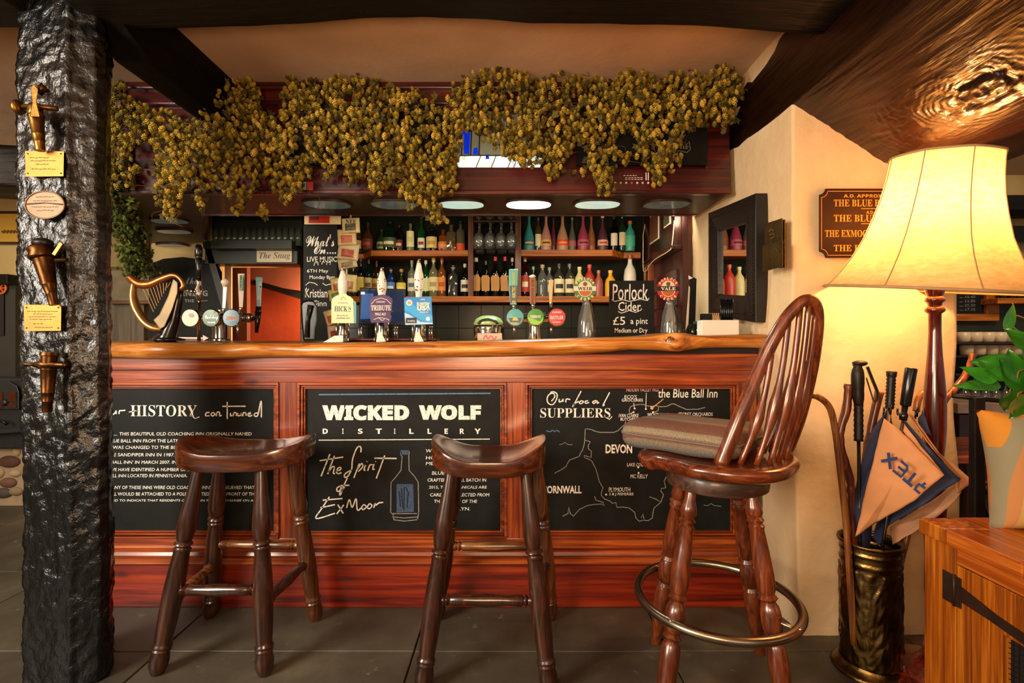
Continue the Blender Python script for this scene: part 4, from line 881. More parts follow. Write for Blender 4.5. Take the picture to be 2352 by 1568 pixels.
obj('handle', MB().turned(P(2079, 932, 1.54), P(2093, 845, 1.54), [(0, .012), (.03, .0145), (.5, .0155), (.97, .0165), (1, .015)], 20), M['black'], um, smooth=True)
obj('runner', MB().turned(P(2074, 965, 1.54), P(2079, 930, 1.54), [(0, .010), (.4, .012), (.5, .008), (1, .009)], 14), M['black'], um, smooth=True)
obj('shaft', MB().tube([P(2079, 935, 1.54), P(2000, 1420, 1.64)], .0048, 8), M['steel'], um, smooth=True)
tan = plain('tan_nylon', S('c98a58'), .75, var=.08, bscale=10, bst=.3); navy = plain('navy_umbrella_nylon', S('1c2544'), .7, var=.1, bscale=10, bst=.3)
def flap(name, pts, mat, th=.0015, sag=0, lab=None):        # folded sheet of cloth: fan of its outline, subdivided and slightly waved
    c = sum((p for p in pts), Vector())/len(pts); m = MB(); N_ = 10
    for i in range(len(pts)):
        a, b_ = pts[i], pts[(i+1) % len(pts)]; vs = []
        for r in range(N_+1):
            for q in range(N_+1):
                p = c.lerp(a.lerp(b_, q/N_), r/N_); edge = math.sin(PI*min(1, (1-r/N_)))
                p = p+Vector((0, -sag*(1-(r/N_)**2)-.004*noise.noise(p*26), 0)); vs.append(p)
        m.add(vs, [(r*(N_+1)+q, r*(N_+1)+q+1, (r+1)*(N_+1)+q+1, (r+1)*(N_+1)+q) for r in range(N_) for q in range(N_)])
    return obj(name, m, mat, um, smooth=True, solid=th, label=lab)
flap('canopy_panel', [P(2040, 935, 1.605), P(2028, 958, 1.585), P(1998, 1080, 1.585), P(1975, 1236, 1.625), P(1955, 1180, 1.645), P(1972, 1085, 1.645), P(2005, 1000, 1.635)], navy, sag=.01, lab='navy folded panel')
flap('canopy_panel', [P(2030, 960, 1.570), P(2065, 985, 1.537), P(2168, 1090, 1.465), P(2100, 1150, 1.502), P(2010, 1200, 1.585), P(1963, 1236, 1.610), P(1990, 1120, 1.585)], tan, sag=.012, lab='tan panel with lettering')
flap('canopy_panel', [P(2050, 940, 1.578), P(2062, 955, 1.559), P(2110, 1020, 1.509), P(2166, 1088, 1.475), P(2080, 1000, 1.541)], tan, sag=.006)
flap('canopy_panel', [P(2064, 945, 1.573), P(2078, 965, 1.558), P(2140, 1035, 1.505), P(2206, 1100, 1.490), P(2120, 1160, 1.517), P(2035, 1210, 1.605), P(2020, 1252, 1.635), P(2005, 1235, 1.635), P(2015, 1195, 1.605), P(2168, 1092, 1.495), P(2100, 1020, 1.532)], navy, lab='navy panel border')
flap('canopy_panel', [P(2084, 945, 1.578), P(2098, 955, 1.563), P(2150, 1035, 1.520), P(2238, 1106, 1.510), P(2200, 1132, 1.520), P(2208, 1098, 1.515), P(2140, 1030, 1.520)], tan)
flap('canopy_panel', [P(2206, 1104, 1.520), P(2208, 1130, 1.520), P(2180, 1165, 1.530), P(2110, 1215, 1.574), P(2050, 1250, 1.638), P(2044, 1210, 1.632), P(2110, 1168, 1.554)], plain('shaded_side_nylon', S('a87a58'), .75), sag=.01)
flap('canopy_panel', [P(2108, 960, 1.586), P(2122, 945, 1.576), P(2140, 1000, 1.560), P(2110, 990, 1.584)], navy)
for (x, y) in ((2031, 935), (2047, 930), (2062, 938), (2104, 940), (2120, 942), (2108, 935)):
    obj('rib_tip', MB().tube([P(x, y, 1.62), P(x-2, y+22, 1.62)], .003, 8), M['black'], um, smooth=True)
def ft(a, b_): return P(a, b_, 1.512-.0011*(a-2060))
t = MB(); ang = math.radians(40)
cx, cy = 2076, 1086
def letter(lines, px_, wd=7):
    out = []
    for ln in lines:
        o_ = []
        for x, y in ln:
            X = px_+x; Y = y; o_.append((2040+X*math.cos(ang)-Y*math.sin(ang), 1052+X*math.sin(ang)+Y*math.cos(ang)))
        out.append(o_)
    t.strokes(out, wd, ft)
# letters seen upside down: X E T and a cut-off R
letter([[(-12, 16), (12, -14)], [(-12, -10), (16, 16)]], 4)
letter([[(0, -14), (20, -14), (24, -8), (24, 14), (0, 14)], [(4, 0), (22, 0)]], 26, 6)
letter([[(0, 14), (28, 14)], [(14, 14), (14, -14)]], 56)
letter([[(0, 15), (18, 15)], [(2, 12), (2, 0), (20, -2)], [(10, 0), (12, -12)]], 90, 6)
obj('canopy_lettering', t, plain('blue_print', S('26355f'), .7), um, fix=False, solid=.0004, label='faded blue upside-down letters')

# ---------------------------------------------------------------- pine cabinet
cb = thing('pine_cabinet', 'low orange pine cabinet with iron strap hinge and wire mesh door', 'cabinet', (1.18, 1.0, 0))
XA, XB, YA, YB, ZT = 1.185, 1.95, .45, 1.41, .592
for k, (a, b_) in enumerate(((1.335, 1.422), (1.13, 1.333), (.92, 1.128), (.70, .918), (.44, .698))):
    obj('top_plank', MB().box((XA-.012, a, ZT-.042), (XB, b_-.002, ZT)), M['cab_x'] if k else M['cab'], cb, bevel=.004)
obj('top_board', MB().box((XA+.10, .44, ZT-.040), (XB+.02, YB+.012, ZT+.0006)), M['cab_x'], cb, bevel=.003)
obj('carcass', MB().box((XA+.022, YA, .02), (XB, YB, ZT-.042)), M['cab'], cb)
obj('stile', MB().box((XA, 1.315, 0), (XA+.03, YB+.004, ZT-.043)), M['cab'], cb, bevel=.002)
obj('top_rail', MB().box((XA+.002, YA, ZT-.085), (XA+.03, 1.313, ZT-.044)), M['cab_x'], cb, bevel=.002)
dr = obj('door', MB().box((XA+.001, 1.19, .04), (XA+.028, 1.311, ZT-.088)).box((XA+.001, .60, ZT-.20), (XA+.028, 1.19, ZT-.088)).box((XA+.001, .60, .04), (XA+.028, 1.19, .12)), M['cab'], cb, bevel=.002)
msh = MB()
for k in range(44): y = .60+.0135*k; msh.tube([(XA+.016, y, .10), (XA+.016, y, ZT-.19)], .0011, 4)
for k in range(24): z = .11+.0125*k; msh.tube([(XA+.0165, .60, z), (XA+.0165, 1.195, z)], .0011, 4)
obj('wire_mesh', msh, M['iron'], dr, fix=False, kind='stuff')
obj('inner_panel', MB().box((XA+.0215, .60, .10), (XA+.0225, 1.19, ZT-.19)), M['dark_gap'], cb)
hg = obj('strap_hinge', MB().box((XA-.003, 1.318, .395), (XA+.001, 1.352, .475)), M['rust'], dr, bevel=.0015)
hp = [(1.310, .457), (1.31, .415), (1.22, .410), (1.12, .398), (1.085, .392), (1.075, .408), (1.09, .42), (1.2, .432), (1.26, .446)]
obj('hinge_strap', MB().prism(hp, XA-.0035, XA-.0002, lambda a, b, c: (c, a, b-.0)), M['rust'], hg)
obj('hinge_plate', MB().box((XA-.0032, 1.296, .395), (XA-.0002, 1.313, .475)), M['rust'], hg, bevel=.001)
obj('hinge_pin', MB().tube([(XA-.003, 1.3155, .393), (XA-.003, 1.3155, .477)], .0035, 8), M['rust'], hg, smooth=True)
# striped cushion standing on the cabinet
ct = thing('scatter_cushion', 'yellow and orange striped cushion standing on the pine cabinet', 'cushion', (1.52, 1.32, ZT))
vs = []; n = 30; u_ = Vector((.97, -.24, 0)); v_ = Vector((.04, .16, .985)).normalized(); nn = u_.cross(v_).normalized(); cc = Vector((1.545, 1.325, ZT+.152))
for side in (1, -1):
    for j in range(n):
        for i in range(n):
            a = -1+2*i/(n-1); b_ = -1+2*j/(n-1); pin = 1-.10*(1-abs(b_)**2)*abs(a)**3; pin2 = 1-.10*(1-abs(a)**2)*abs(b_)**3
            th = .075*((1-a**4)*(1-b_**4))**.5
            vs.append(cc+u_*(a*.235*pin)+v_*(b_*.165*pin2)+nn*(side*th))
fs = []
for sd in (0, 1):
    for j in range(n-1):
        for i in range(n-1):
            q = sd*n*n+j*n+i; fs.append((q, q+1, q+n+1, q+n))
m2 = MB().add(vs, fs)
m_, nn_, N, L, b = nt('striped_cotton'); tc = N.new('ShaderNodeTexCoord'); sx = N.new('ShaderNodeSeparateXYZ'); L.new(tc.outputs['Object'], sx.inputs[0])
vd = N.new('ShaderNodeVectorMath'); vd.operation = 'DISTANCE'; sc0 = N.new('ShaderNodeVectorMath'); sc0.operation = 'MULTIPLY'; sc0.inputs[1].default_value = (1, 0, .75)
L.new(tc.outputs['Object'], sc0.inputs[0]); L.new(sc0.outputs[0], vd.inputs[0]); vd.inputs[1].default_value = (.30, 0, -.03)
mr = N.new('ShaderNodeMapRange'); mr.inputs[1].default_value = 0; mr.inputs[2].default_value = .645; L.new(vd.outputs['Value'], mr.inputs[0])
r = N.new('ShaderNodeValToRGB'); r.color_ramp.interpolation = 'CONSTANT'; e = r.color_ramp.elements
bands = [(0, 'b89248'), (.2, 'b07a4a'), (.25, '6d7864'), (.30, 'b8964a'), (.42, '94783a'), (.435, 'b8964c'), (.50, 'b47a4a'), (.53, '66745f'), (.57, 'b0784a'), (.60, 'b6964c'), (.655, '94783a'), (.665, 'b6964c'), (.735, 'b47c48'), (.765, '8a8468'), (.80, 'c88428')]
e[0].color = rgba(S(bands[0][1])); e[1].position = bands[1][0]; e[1].color = rgba(S(bands[1][1]))
for p, c in bands[2:]: q = e.new(p); q.color = rgba(S(c))
L.new(mr.outputs[0], r.inputs[0]); L.new(r.outputs[0], b.inputs['Base Color']); b.inputs['Roughness'].default_value = .9
bump(N, L, noise_node(N, L, 200, detail=2).outputs[0], b, .3, .002)
obj('cushion_cover', m2, m_, ct, smooth=True)

# iron railing behind the cabinet
ir = thing('iron_railing', 'black wrought iron railing with a scroll, behind the pine cabinet', 'railing', (1.50, 1.50, 0))
RY = 1.50
obj('top_bar', MB().tube([P(2188, 908, RY+.02), P(2250, 915, RY), P(2352, 925, RY-.02), (2.1, RY-.02, .93)], .0075, 8), M['iron'], ir, smooth=True)
obj('post', MB().box((P(2232, 0, RY).x, RY-.012, 0), (P(2256, 0, RY).x, RY+.012, P(0, 912, RY).z)), M['iron'], ir, bevel=.003)
obj('post', MB().box((1.98, RY-.032, 0), (2.01, RY-.008, P(0, 915, RY).z)), M['iron'], ir, bevel=.003)
obj('scroll', MB().tube([P(2300+44*math.cos(a), 1150+55*math.sin(a), RY+.03) for a in np.linspace(PI*.5, PI*1.6, 20)], .009, 8), M['iron'], ir, smooth=True)
obj('knob', MB().sphere(P(2268, 1120, RY), .017, sc3=(1, .8, 1.2)), M['iron'], ir, smooth=True)

# ---------------------------------------------------------------- pot plant
random.seed(11)
pp = thing('pothos_plant', 'green heart-leaved trailing plant at the right edge above the cushion', 'plant', (1.86, 1.22, ZT))
obj('pot', MB().lathe([(.05, 0), (.055, .005), (.075, .14), (.08, .15), (.073, .15), (.06, .02)], (1.86, 1.22, ZT), 24), cmat('8a4a2a', .8), pp, smooth=True, angle=40)
leafm, n_, N, L, b = nt('pothos_leaf'); tt = noise_node(N, L, 9, detail=4); oi = N.new('ShaderNodeObjectInfo')
rr = ramp(N, L, tt.outputs[0], [(.3, S('235a14')), (.6, S('3c9020')), (.8, S('68b830'))]); hs = N.new('ShaderNodeHueSaturation')
mr = N.new('ShaderNodeMapRange'); mr.inputs[3].default_value = .75; mr.inputs[4].default_value = 1.3; L.new(oi.outputs['Random'], mr.inputs[0]); L.new(mr.outputs[0], hs.inputs['Value'])
L.new(rr.outputs[0], hs.inputs['Color']); L.new(hs.outputs[0], b.inputs['Base Color']); b.inputs['Roughness'].default_value = .28; b.inputs['Coat Weight'].default_value = .4
def leaf_mesh(L_, W_):
    m = MB(); n = 12; vs = []; k = 7
    for j in range(n+1):
        t_ = j/n; w_ = W_*(math.sin(PI*min(1, t_**.62))**.9)*(1-.25*t_) if 0 < t_ < 1 else 0
        for i in range(k):
            s_ = -1+2*i/(k-1); x = s_*w_; back = -.18*L_*abs(s_)**1.5*(1-t_)**2*2
            vs.append((x, t_*L_+back*.6, -.25*W_*abs(s_)**1.4*-1*.6-.25*L_*t_*t_))
    m.add(vs, [(j*k+i, j*k+i+1, (j+1)*k+i+1, (j+1)*k+i) for j in range(n) for i in range(k-1)]); return m
def leaf(px_, py_, Y, L_, W_, rz, tiltx, roll=0):
    o = obj('leaf', leaf_mesh(L_, W_), leafm, None, world=False, smooth=True, fix=False)
    o.parent = pp; R = Matrix.Rotation(roll, 4, 'Y') @ Matrix.Rotation(rz, 4, 'Y') @ Matrix.Rotation(tiltx, 4, 'X')
    o.matrix_basis = Matrix.Translation(P(px_, py_, Y)-Vector(pp.location)) @ R; return o
# leaf blades start with their length along +Y; tilt -90..+90 turns them up or down in the picture plane
LV = ((2312, 748, 1.40, .085, .020, .62, 1.45), (2275, 868, 1.36, .075, .022, -1.15, 1.5), (2322, 845, 1.30, .070, .036, -1.25, 1.35), (2345, 880, 1.25, .075, .040, -.5, 1.45), (2352, 815, 1.33, .07, .026, 1.2, 1.3), (2298, 835, 1.38, .065, .028, -1.5, 1.25),
    (2335, 868, 1.24, .08, .040, .15, 1.35), (2358, 860, 1.2, .07, .04, 2.4, 1.4), (2318, 905, 1.30, .055, .034, 2.9, 1.3), (2335, 915, 1.28, .06, .034, 2.6, 1.2), (2285, 886, 1.40, .07, .018, -1.4, 1.5), (2345, 790, 1.4, .06, .02, .3, 1.2), (2350, 925, 1.32, .055, .03, 3.3, 1.2), (2268, 882, 1.45, .08, .018, -1.7, 1.3), (2310, 860, 1.34, .06, .03, -.9, 1.1),
    (2375, 860, 1.2, .08, .04, .6, 1.1), (2385, 900, 1.2, .08, .04, 1.2, .8), (2370, 800, 1.3, .08, .035, -.3, 1.0), (2330, 892, 1.32, .05, .03, 2.2, 1.3), (2360, 835, 1.28, .07, .035, -2, 1.2))
for (x, y, Y, L_, W_, rz, tx) in LV:
    leaf(x, y, Y, L_, W_, rz, tx)
for lv in LV[:15]:
    A = Vector((1.86, 1.22, ZT+.13)); B = P(*lv[:3]); obj('stem', MB().tube(spline([A, A+Vector((-.06, 0, .16)), B+Vector((.07, .0, .015)), B], 6), .0018, 6), cmat('8a5a30', .6), pp, smooth=True)
if 0:
    pass
# ---------------------------------------------------------------- fittings on the post
def tap_barrel(name, label, top, bot, r0, r1, mat, style):
    th = thing(name, label, 'barrel tap', bot)
    A, B = Vector(top), Vector(bot); d = (B-A).normalized(); sx = d.cross(Vector((0, 1, 0))).normalized()
    obj('spigot', MB().turned(A, B, [(0, r0*.9), (.03, r0*1.05), (.06, r0), (.55, (r0+r1)/2), (.56, (r0+r1)/2*1.04), (.58, (r0+r1)/2*.98), (.75, r1*1.15), (.76, r1*1.2), (.78, r1*1.1), (1, r1)], 20), mat, th, smooth=True, angle=50)
    return th, A, d, sx
YP = 1.515
th, A, d, sx = tap_barrel('barrel_tap', 'brass barrel tap with key handle and side knob, highest on the tarred post', P(82, 262, YP), P(93, 346, YP), .0195, .012, M['brass'], 0)
obj('cross_tube', MB().tube([P(52, 245, YP-.005), P(80, 243, YP-.005), P(132, 250, YP+.01)], .0075, 12), M['brass'], th, smooth=True)
obj('knob', MB().lathe([(.0, -.009), (.018, -.008), (.023, 0), (.018, .008), (0, .009)], P(43, 247, YP-.005), 18, (1, 0, 0)), M['brass'], th, smooth=True)
obj('key_plate', MB().prism([(68, 268), (74, 235), (70, 200), (78, 192), (88, 205), (84, 235), (92, 268)], YP-.028, YP-.020, lambda a, b, c: P(a, b, c)), M['brass'], th, bevel=.002)
obj('outlet', MB().tube([P(88, 215, YP), P(100, 198, YP), P(108, 212, YP+.01)], .011, 12), M['brass_dark'], th, smooth=True)
obj('collar', MB().turned(P(80, 240, YP), P(83, 268, YP), [(0, .013), (.3, .020), (.6, .018), (1, .0215)], 18), M['brass'], th, smooth=True)
th, A, d, sx = tap_barrel('barrel_tap', 'dark bronze barrel tap leaning right, in the middle of the tarred post', P(98, 590, YP), P(124, 700, YP), .026, .012, M['brass_dark'], 1)
obj('collar', MB().turned(P(90, 562, YP), P(99, 595, YP), [(0, .020), (.25, .034), (.5, .030), (.8, .035), (1, .030)], 18), M['brass_dark'], th, smooth=True)
obj('valve_top', MB().sphere(P(98, 558, YP), .027, 16, 8, (1.1, .9, .6)), M['iron'], th, smooth=True)
obj('lever', MB().obox(P(134, 572, YP-.015), Vector((.55, 0, .83)), Vector((-.83, 0, .55)), Vector((0, 1, 0)), .022, .006, .004), M['brass'], th, bevel=.001)
obj('side_nut', MB().tube([P(78, 582, YP), P(70, 584, YP)], .012, 6), M['brass_dark'], th)
obj('side_nut', MB().tube([P(128, 598, YP), P(153, 597, YP)], .006, 8), M['brass_dark'], th)
th, A, d, sx = tap_barrel('barrel_tap', 'straight copper-brown barrel tap, lowest on the tarred post', P(112, 842, YP), P(108, 946, YP), .020, .012, M['brass_dark'], 2)
obj('valve_top', MB().turned(P(114, 808, YP), P(112, 845, YP), [(0, .022), (.2, .024), (.25, .020), (.8, .020), (.9, .025), (1, .024)], 18), M['brass_dark'], th, smooth=True, angle=40)
obj('side_arms', MB().turned(P(54, 836, YP-.005), P(155, 838, YP-.0), [(0, .003), (.05, .006), (.12, .004), (.3, .010), (.45, .018), (.6, .018), (.75, .010), (.9, .008), (1, .009)], 14), M['brass_dark'], th, smooth=True)
def plaque(label, x0, y0, x1, y1, Y, lines, mat, oval_=False):
    th = thing('plaque', label, 'plaque', P((x0+x1)/2, y1, Y))
    if oval_:
        cx, cy, rx, ry = (x0+x1)/2, (y0+y1)/2, (x1-x0)/2, (y1-y0)/2
        obj('plate', MB().prism([(cx+rx*math.cos(a), cy+ry*math.sin(a)) for a in [2*PI*k/40 for k in range(40)]], Y-.003, Y+.006, lambda a, b, c: P(a, b, c)), mat, th, smooth=True, angle=40)
        obj('rim', MB().tube([P(cx+(rx-1)*math.cos(a), cy+(ry-1)*math.sin(a), Y-.003) for a in [2*PI*k/40 for k in range(40)]], .0028, 6, True), mat, th, smooth=True)
        obj('crossbar', MB().tube([P(x0+4, cy-2, Y-.004), P(cx, cy-5, Y-.004), P(x1-4, cy-1, Y-.004)], .002, 6), mat, th, smooth=True)
        for k, a0 in enumerate(np.linspace(.3, PI-.3, 16)):
            pass
    else:
        obj('plate', MB().prism([(x0, y0), (x1, y0+1), (x1-1, y1), (x0+1, y1+1)], Y-.003, Y+.006, lambda a, b, c: P(a, b, c)), mat, th, bevel=.001)
        for sx_, sy in ((x0+7, y0+7), (x1-7, y0+7), (x0+7, y1-7), (x1-7, y1-7)):
            obj('screw', MB().lathe([(.0028, 0), (.002, .002), (0, .0022)], P(sx_, sy, Y-.003), 8, (0, -1, 0)), M['etched'], th)
    t = MB(); f_ = PXF(Y-.0036)
    rw = random.Random(int(x0*7+y0))
    for s, a, b_, y in lines:      # worn engraving, too fine to read: runs of small marks
        x = a
        while x < b_:
            w_ = rw.uniform(3, 9); t.strokes([[(x, y+rw.uniform(-.5, .5)), (min(b_, x+w_*.5), y+rw.uniform(-1, 1)), (min(b_, x+w_), y)]], 1.7, f_); x += w_+rw.uniform(1.2, 2.4)
    obj('engraving', t, M['etched'], th, fix=False)
plaque('worn square brass plaque screwed beneath the highest barrel tap on the post', 57, 346, 147, 405, 1.538, (('-', 68, 112, 362), ('INN CELLARS USED UNTIL', 70, 128, 369), ('LAST CENTURY', 82, 112, 377), ('PRESENTED TO THE INN', 72, 126, 388)), M['brass_plate'])
plaque('oval metal plate with a central bar, below the highest brass plaque', 57, 438, 149, 503, 1.538, (('THE SOMERSET', 82, 122, 452), ('BREWERY TAVERN', 76, 130, 461), ('MAKERS OF FINE ALES', 72, 134, 475), ('AND CIDERS', 84, 122, 483)), M['pewter'], True)
plaque('bright yellow brass plaque with corner screws, lower on the tarred post', 54, 699, 141, 760, 1.538, (('THESE TAPS WERE GIVEN TO THE INN', 62, 132, 715), ('BY THE LAST COOPER', 76, 120, 721), ('OF THE BREWERY IN THE TOWN', 66, 128, 727), ('AND USED FOR MANY YEARS', 68, 118, 733), ('IN MEMORY', 76, 98, 743), ('GIVEN MAY', 80, 120, 752)), M['brass_plate'])

# ---------------------------------------------------------------- pillar: mirror, iron box, painted sign
# faces of the pillar: left face x = 1.05 looks to -X
def LF(y, z, d=0): return Vector((1.035-d+.0*(y-1.85), y, z))
mir = thing('wall_mirror', 'black studded-frame mirror on the side of the pillar', 'mirror', (1.03, 2.34, 1.13))
def mq(s_, t_, d): # s 0..1 from near (2.06) to far (2.62), slightly tilted
    y = 2.03+(2.52-2.03)*s_; zb = 1.178+.062*s_; zt2 = 1.712+.045*s_; return LF(y, zb+(zt2-zb)*t_, d)
def ring(s0, t0, s1, t1, d0, d1):
    o = [(s0, t0), (1-s0, t0), (1-s0, 1-t0), (s0, 1-t0)]; i_ = [(s1, t1), (1-s1, t1), (1-s1, 1-t1), (s1, 1-t1)]
    vs = [mq(a, b, d0) for a, b in o]+[mq(a, b, d1) for a, b in i_]+[mq(a, b, -.02) for a, b in o]+[mq(a, b, -.02) for a, b in i_]
    return MB().add(vs, [(k, (k+1) % 4, 4+(k+1) % 4, 4+k) for k in range(4)]+[(k, 8+k, 8+(k+1) % 4, (k+1) % 4) for k in range(4)]+[(4+k, 4+(k+1) % 4, 12+(k+1) % 4, 12+k) for k in range(4)])
fmat = plain('black_leather_frame', S('17120f'), .38, bscale=60, bst=.2)
obj('frame', ring(0, 0, .20, .20, .03, .022), fmat, mir, bevel=.003)
mg = plain('mirror_silver', (.9, .9, .88), .01, 1, var=0)
obj('mirror_glass', MB().add([mq(.19, .19, .008), mq(.81, .19, .008), mq(.81, .81, .008), mq(.19, .81, .008)], [(0, 1, 2, 3)]), mg, mir)
st = MB()
for k in range(34):
    u_ = .06+.88*k/33
    for a, b_ in ((.055, u_), (.945, u_), (u_, .055), (u_, .945), (.175, .17+.66*k/33), (.825, .17+.66*k/33)):
        p = mq(a, b_, .030 if a in (.055, .945) or b_ in (.055, .945) else .025); st.sphere(p, .0032, 6, 4)
obj('studs', st, M['rust'], mir, fix=False, kind='stuff')
ib = thing('metal_letter_rack', 'bronze two-tier metal letter rack hung beside the mirror on the pillar', 'letter rack', (1.02, 1.95, 1.3))
def rk(x0, x1, ytop0, ytop1, yb0, yb1, d0, d1):    # corners by picture column on the left face
    out = []
    for x, y in ((x0, ytop0), (x1, ytop1), (x1, yb1), (x0, yb0)):
        Y = F*(1.035-d0)/(x-1176); out.append(P(x, y, Y))
    return out
rkm = plain('bronze_sheet', S('5a431e'), .35, .8, var=.4, bscale=90, bst=.4)
for k, (a, lab) in enumerate((((1757, 1797, 514, 501, 560, 575), None), ((1752, 1798, 564, 553, 624, 612), None))):
    q_ = rk(*a, .045-.012*k if False else (.02 if k == 0 else .04), 0); obj('pocket' if k else 'back_plate', MB().add(q_, [(0, 1, 2, 3)]), rkm, ib, solid=.003, label='front pocket' if k else None)
q_ = rk(1789, 1803, 507, 504, 616, 614, .012, 0); obj('side_plate', MB().add(q_, [(0, 1, 2, 3)]), rkm, ib, solid=.003)
obj('ornament', MB().strokes([[(1766, 532), (1772, 526), (1778, 530)], [(1768, 540), (1774, 536), (1780, 540)], [(1770, 548), (1778, 544)]], 2.2, lambda a, b_: P(a, b_, F*(1.035-.024)/(a-1176))), M['brass_plate'], ib, fix=False, solid=.001)
sgn = thing('painted_pub_sign', 'maroon painted board with gold capital lettering, behind the lamp shade', 'sign', P(1960, 590, 1.838))
YS = 1.838
def sp_(x0, y0, x1, y1, c):
    o = []
    for cx, cy, a0 in ((x0, y0, 0), (x1, y0, PI/2), (x1, y1, PI), (x0, y1, 3*PI/2)):
        for k in range(6):
            a = a0+PI/2-(PI/2)*k/5; o.append((cx+c*math.cos(a), cy+c*math.sin(a)))
    return o
op = sp_(1881, 433, 2120, 592, 14)
obj('board', MB().prism(op, YS-.012, YS+.02, lambda a, b, c: P(a, b, c)), M['signwood'], sgn, bevel=.002)
op2 = sp_(1887, 439, 2114, 586, 14)
obj('painted_border', MB().strokes([op2+[op2[0]]], 1.6, PXF(YS-.0128)), M['kraft'], sgn, fix=False, label='thin gold painted line')
t = MB(); f_ = PXF(YS-.0128)
for s, x0, y0, x1, y1, stl in (('A.D. APPROX 1700', 1938, 446, 2062, 453.5, 'bold'), ('THE BLUE BALL INN', 1915, 458, 2092, 474, 'serif'), ('A.D. 1880', 1990, 484, 2032, 491, 'bold'), ('THE BLUE BOAR', 1915, 493, 2078, 509, 'serif'), ('THE EXMOOR SANDPIPER', 1895, 528, 2100, 544, 'serif'), ('THE BLUE BALL', 1915, 562, 2074, 577, 'serif')):
    text(t, s, x0, y0, x1, y1, f_, stl)
t.strokes([[(1978, 479), (2034, 479)], [(1978, 513.5), (2030, 513.5)]], 1.4, f_)
obj('gold_lettering', t, M['gold'], sgn, fix=False)

# ---------------------------------------------------------------- back bar shelves
SY = 3.35
def shz(py): return 1.1+(784-py)/F*SY
sh = thing('back_bar_shelving', 'orange pine back bar shelving with two tiers and slim uprights', 'shelf unit', (0, SY, 1.3))
obj('back_board', MB().box((P(690, 0, 3.53).x, 3.53, 0), (P(1478, 0, 3.53).x, 3.545, 2.3)), plain('dark_green_back', S('12150e'), .7, spec=.1, var=.25), sh)
def shelf(x0, x1, yt, yb, notch):
    X0, X1 = P(x0, 0, SY).x, P(x1, 0, SY).x; pts = []
    if notch == 'L': pts = [(X0-.02, 3.53), (X0-.02, SY+.13), (X0+.10, SY+.13), (X0+.19, SY), (X1, SY), (X1, 3.53)]
    elif notch == 'R': pts = [(X0, 3.53), (X0, SY), (X1-.20, SY), (X1-.10, SY+.10), (X1+.02, SY+.10), (X1+.02, 3.53)]
    else: pts = [(X0, 3.53), (X0, SY), (X1, SY), (X1, 3.53)]
    return MB().prism(pts, shz(yb), shz(yt))
obj('shelf', shelf(788, 1075, 574, 588, 'L'), M['shelf'], sh, bevel=.003); obj('shelf', shelf(1197, 1474, 573, 588, 'R'), M['shelf'], sh, bevel=.003)
obj('shelf', shelf(800, 1470, 680, 694, ''), M['shelf'], sh, bevel=.003)
for a, b_ in ((1075, 1087), (1183, 1197)):
    obj('upright', MB().box((P(a, 0, SY).x, SY+.002, shz(694)), (P(b_, 0, SY).x, 3.53, 2.1)), M['shelf_z'], sh, bevel=.002)
tw = MB()
structure('wall_tiles', MB().box((P(690, 0, 3.5).x, 3.50, 1.0), (P(1478, 0, 3.5).x, 3.53, shz(700))), plain('dark_grout', S('14150f'), .8))
wt_o = bpy.data.objects['wall_tiles']; tilem = plain('dark_olive_tile', S('1d1e16'), .3, spec=.25, var=.2)
tx = P(692, 0, 3.5).x
while tx < P(1470, 0, 3.5).x:
    for tz in (1.02, 1.19, 1.36-.17+.0):
        pass
    for tz in (1.03, 1.195): obj('wall_tile', MB().box((tx+.002, 3.494, tz+.002), (tx+.158, 3.502, tz+.162)), tilem, wt_o)
    tx += .16
def bprof(kind, w_, h):
    r = w_/2
    if kind == 'wine': return [(r*.9, 0), (r, .008), (r, h*.58), (r*.93, h*.64), (r*.5, h*.72), (r*.36, h*.77), (r*.34, h*.97), (r*.4, h*.975), (r*.4, h)]
    if kind == 'spirit': return [(r*.92, 0), (r, .008), (r, h*.62), (r*.9, h*.68), (r*.42, h*.76), (r*.34, h*.8), (r*.32, h*.95), (r*.4, h*.955), (r*.4, h)]
    if kind == 'round': return [(r*.7, 0), (r*.92, .01), (r, h*.3), (r*.95, h*.5), (r*.6, h*.66), (r*.32, h*.72), (r*.28, h*.93), (r*.36, h*.94), (r*.36, h)]
    if kind == 'cone': return [(r*.92, 0), (r, .01), (r*.97, h*.25), (r*.85, h*.42), (r*.6, h*.56), (r*.32, h*.70), (r*.25, h*.8), (r*.25, h*.97), (r*.3, h)]
    if kind == 'jug': return [(r*.95, 0), (r, .01), (r, h*.5), (r*.85, h*.66), (r*.42, h*.78), (r*.34, h*.84), (r*.33, h*.95), (r*.4, h)]
    if kind == 'squat': return [(r*.95, 0), (r, .008), (r, h*.45), (r*.85, h*.54), (r*.3, h*.66), (r*.26, h*.86), (r*.34, h*.87), (r*.34, h)]
    return [(r*.95, 0), (r, .006), (r, h*.66), (r*.9, h*.72), (r*.4, h*.78), (r*.36, h*.94), (r*.42, h*.95), (r*.42, h)]
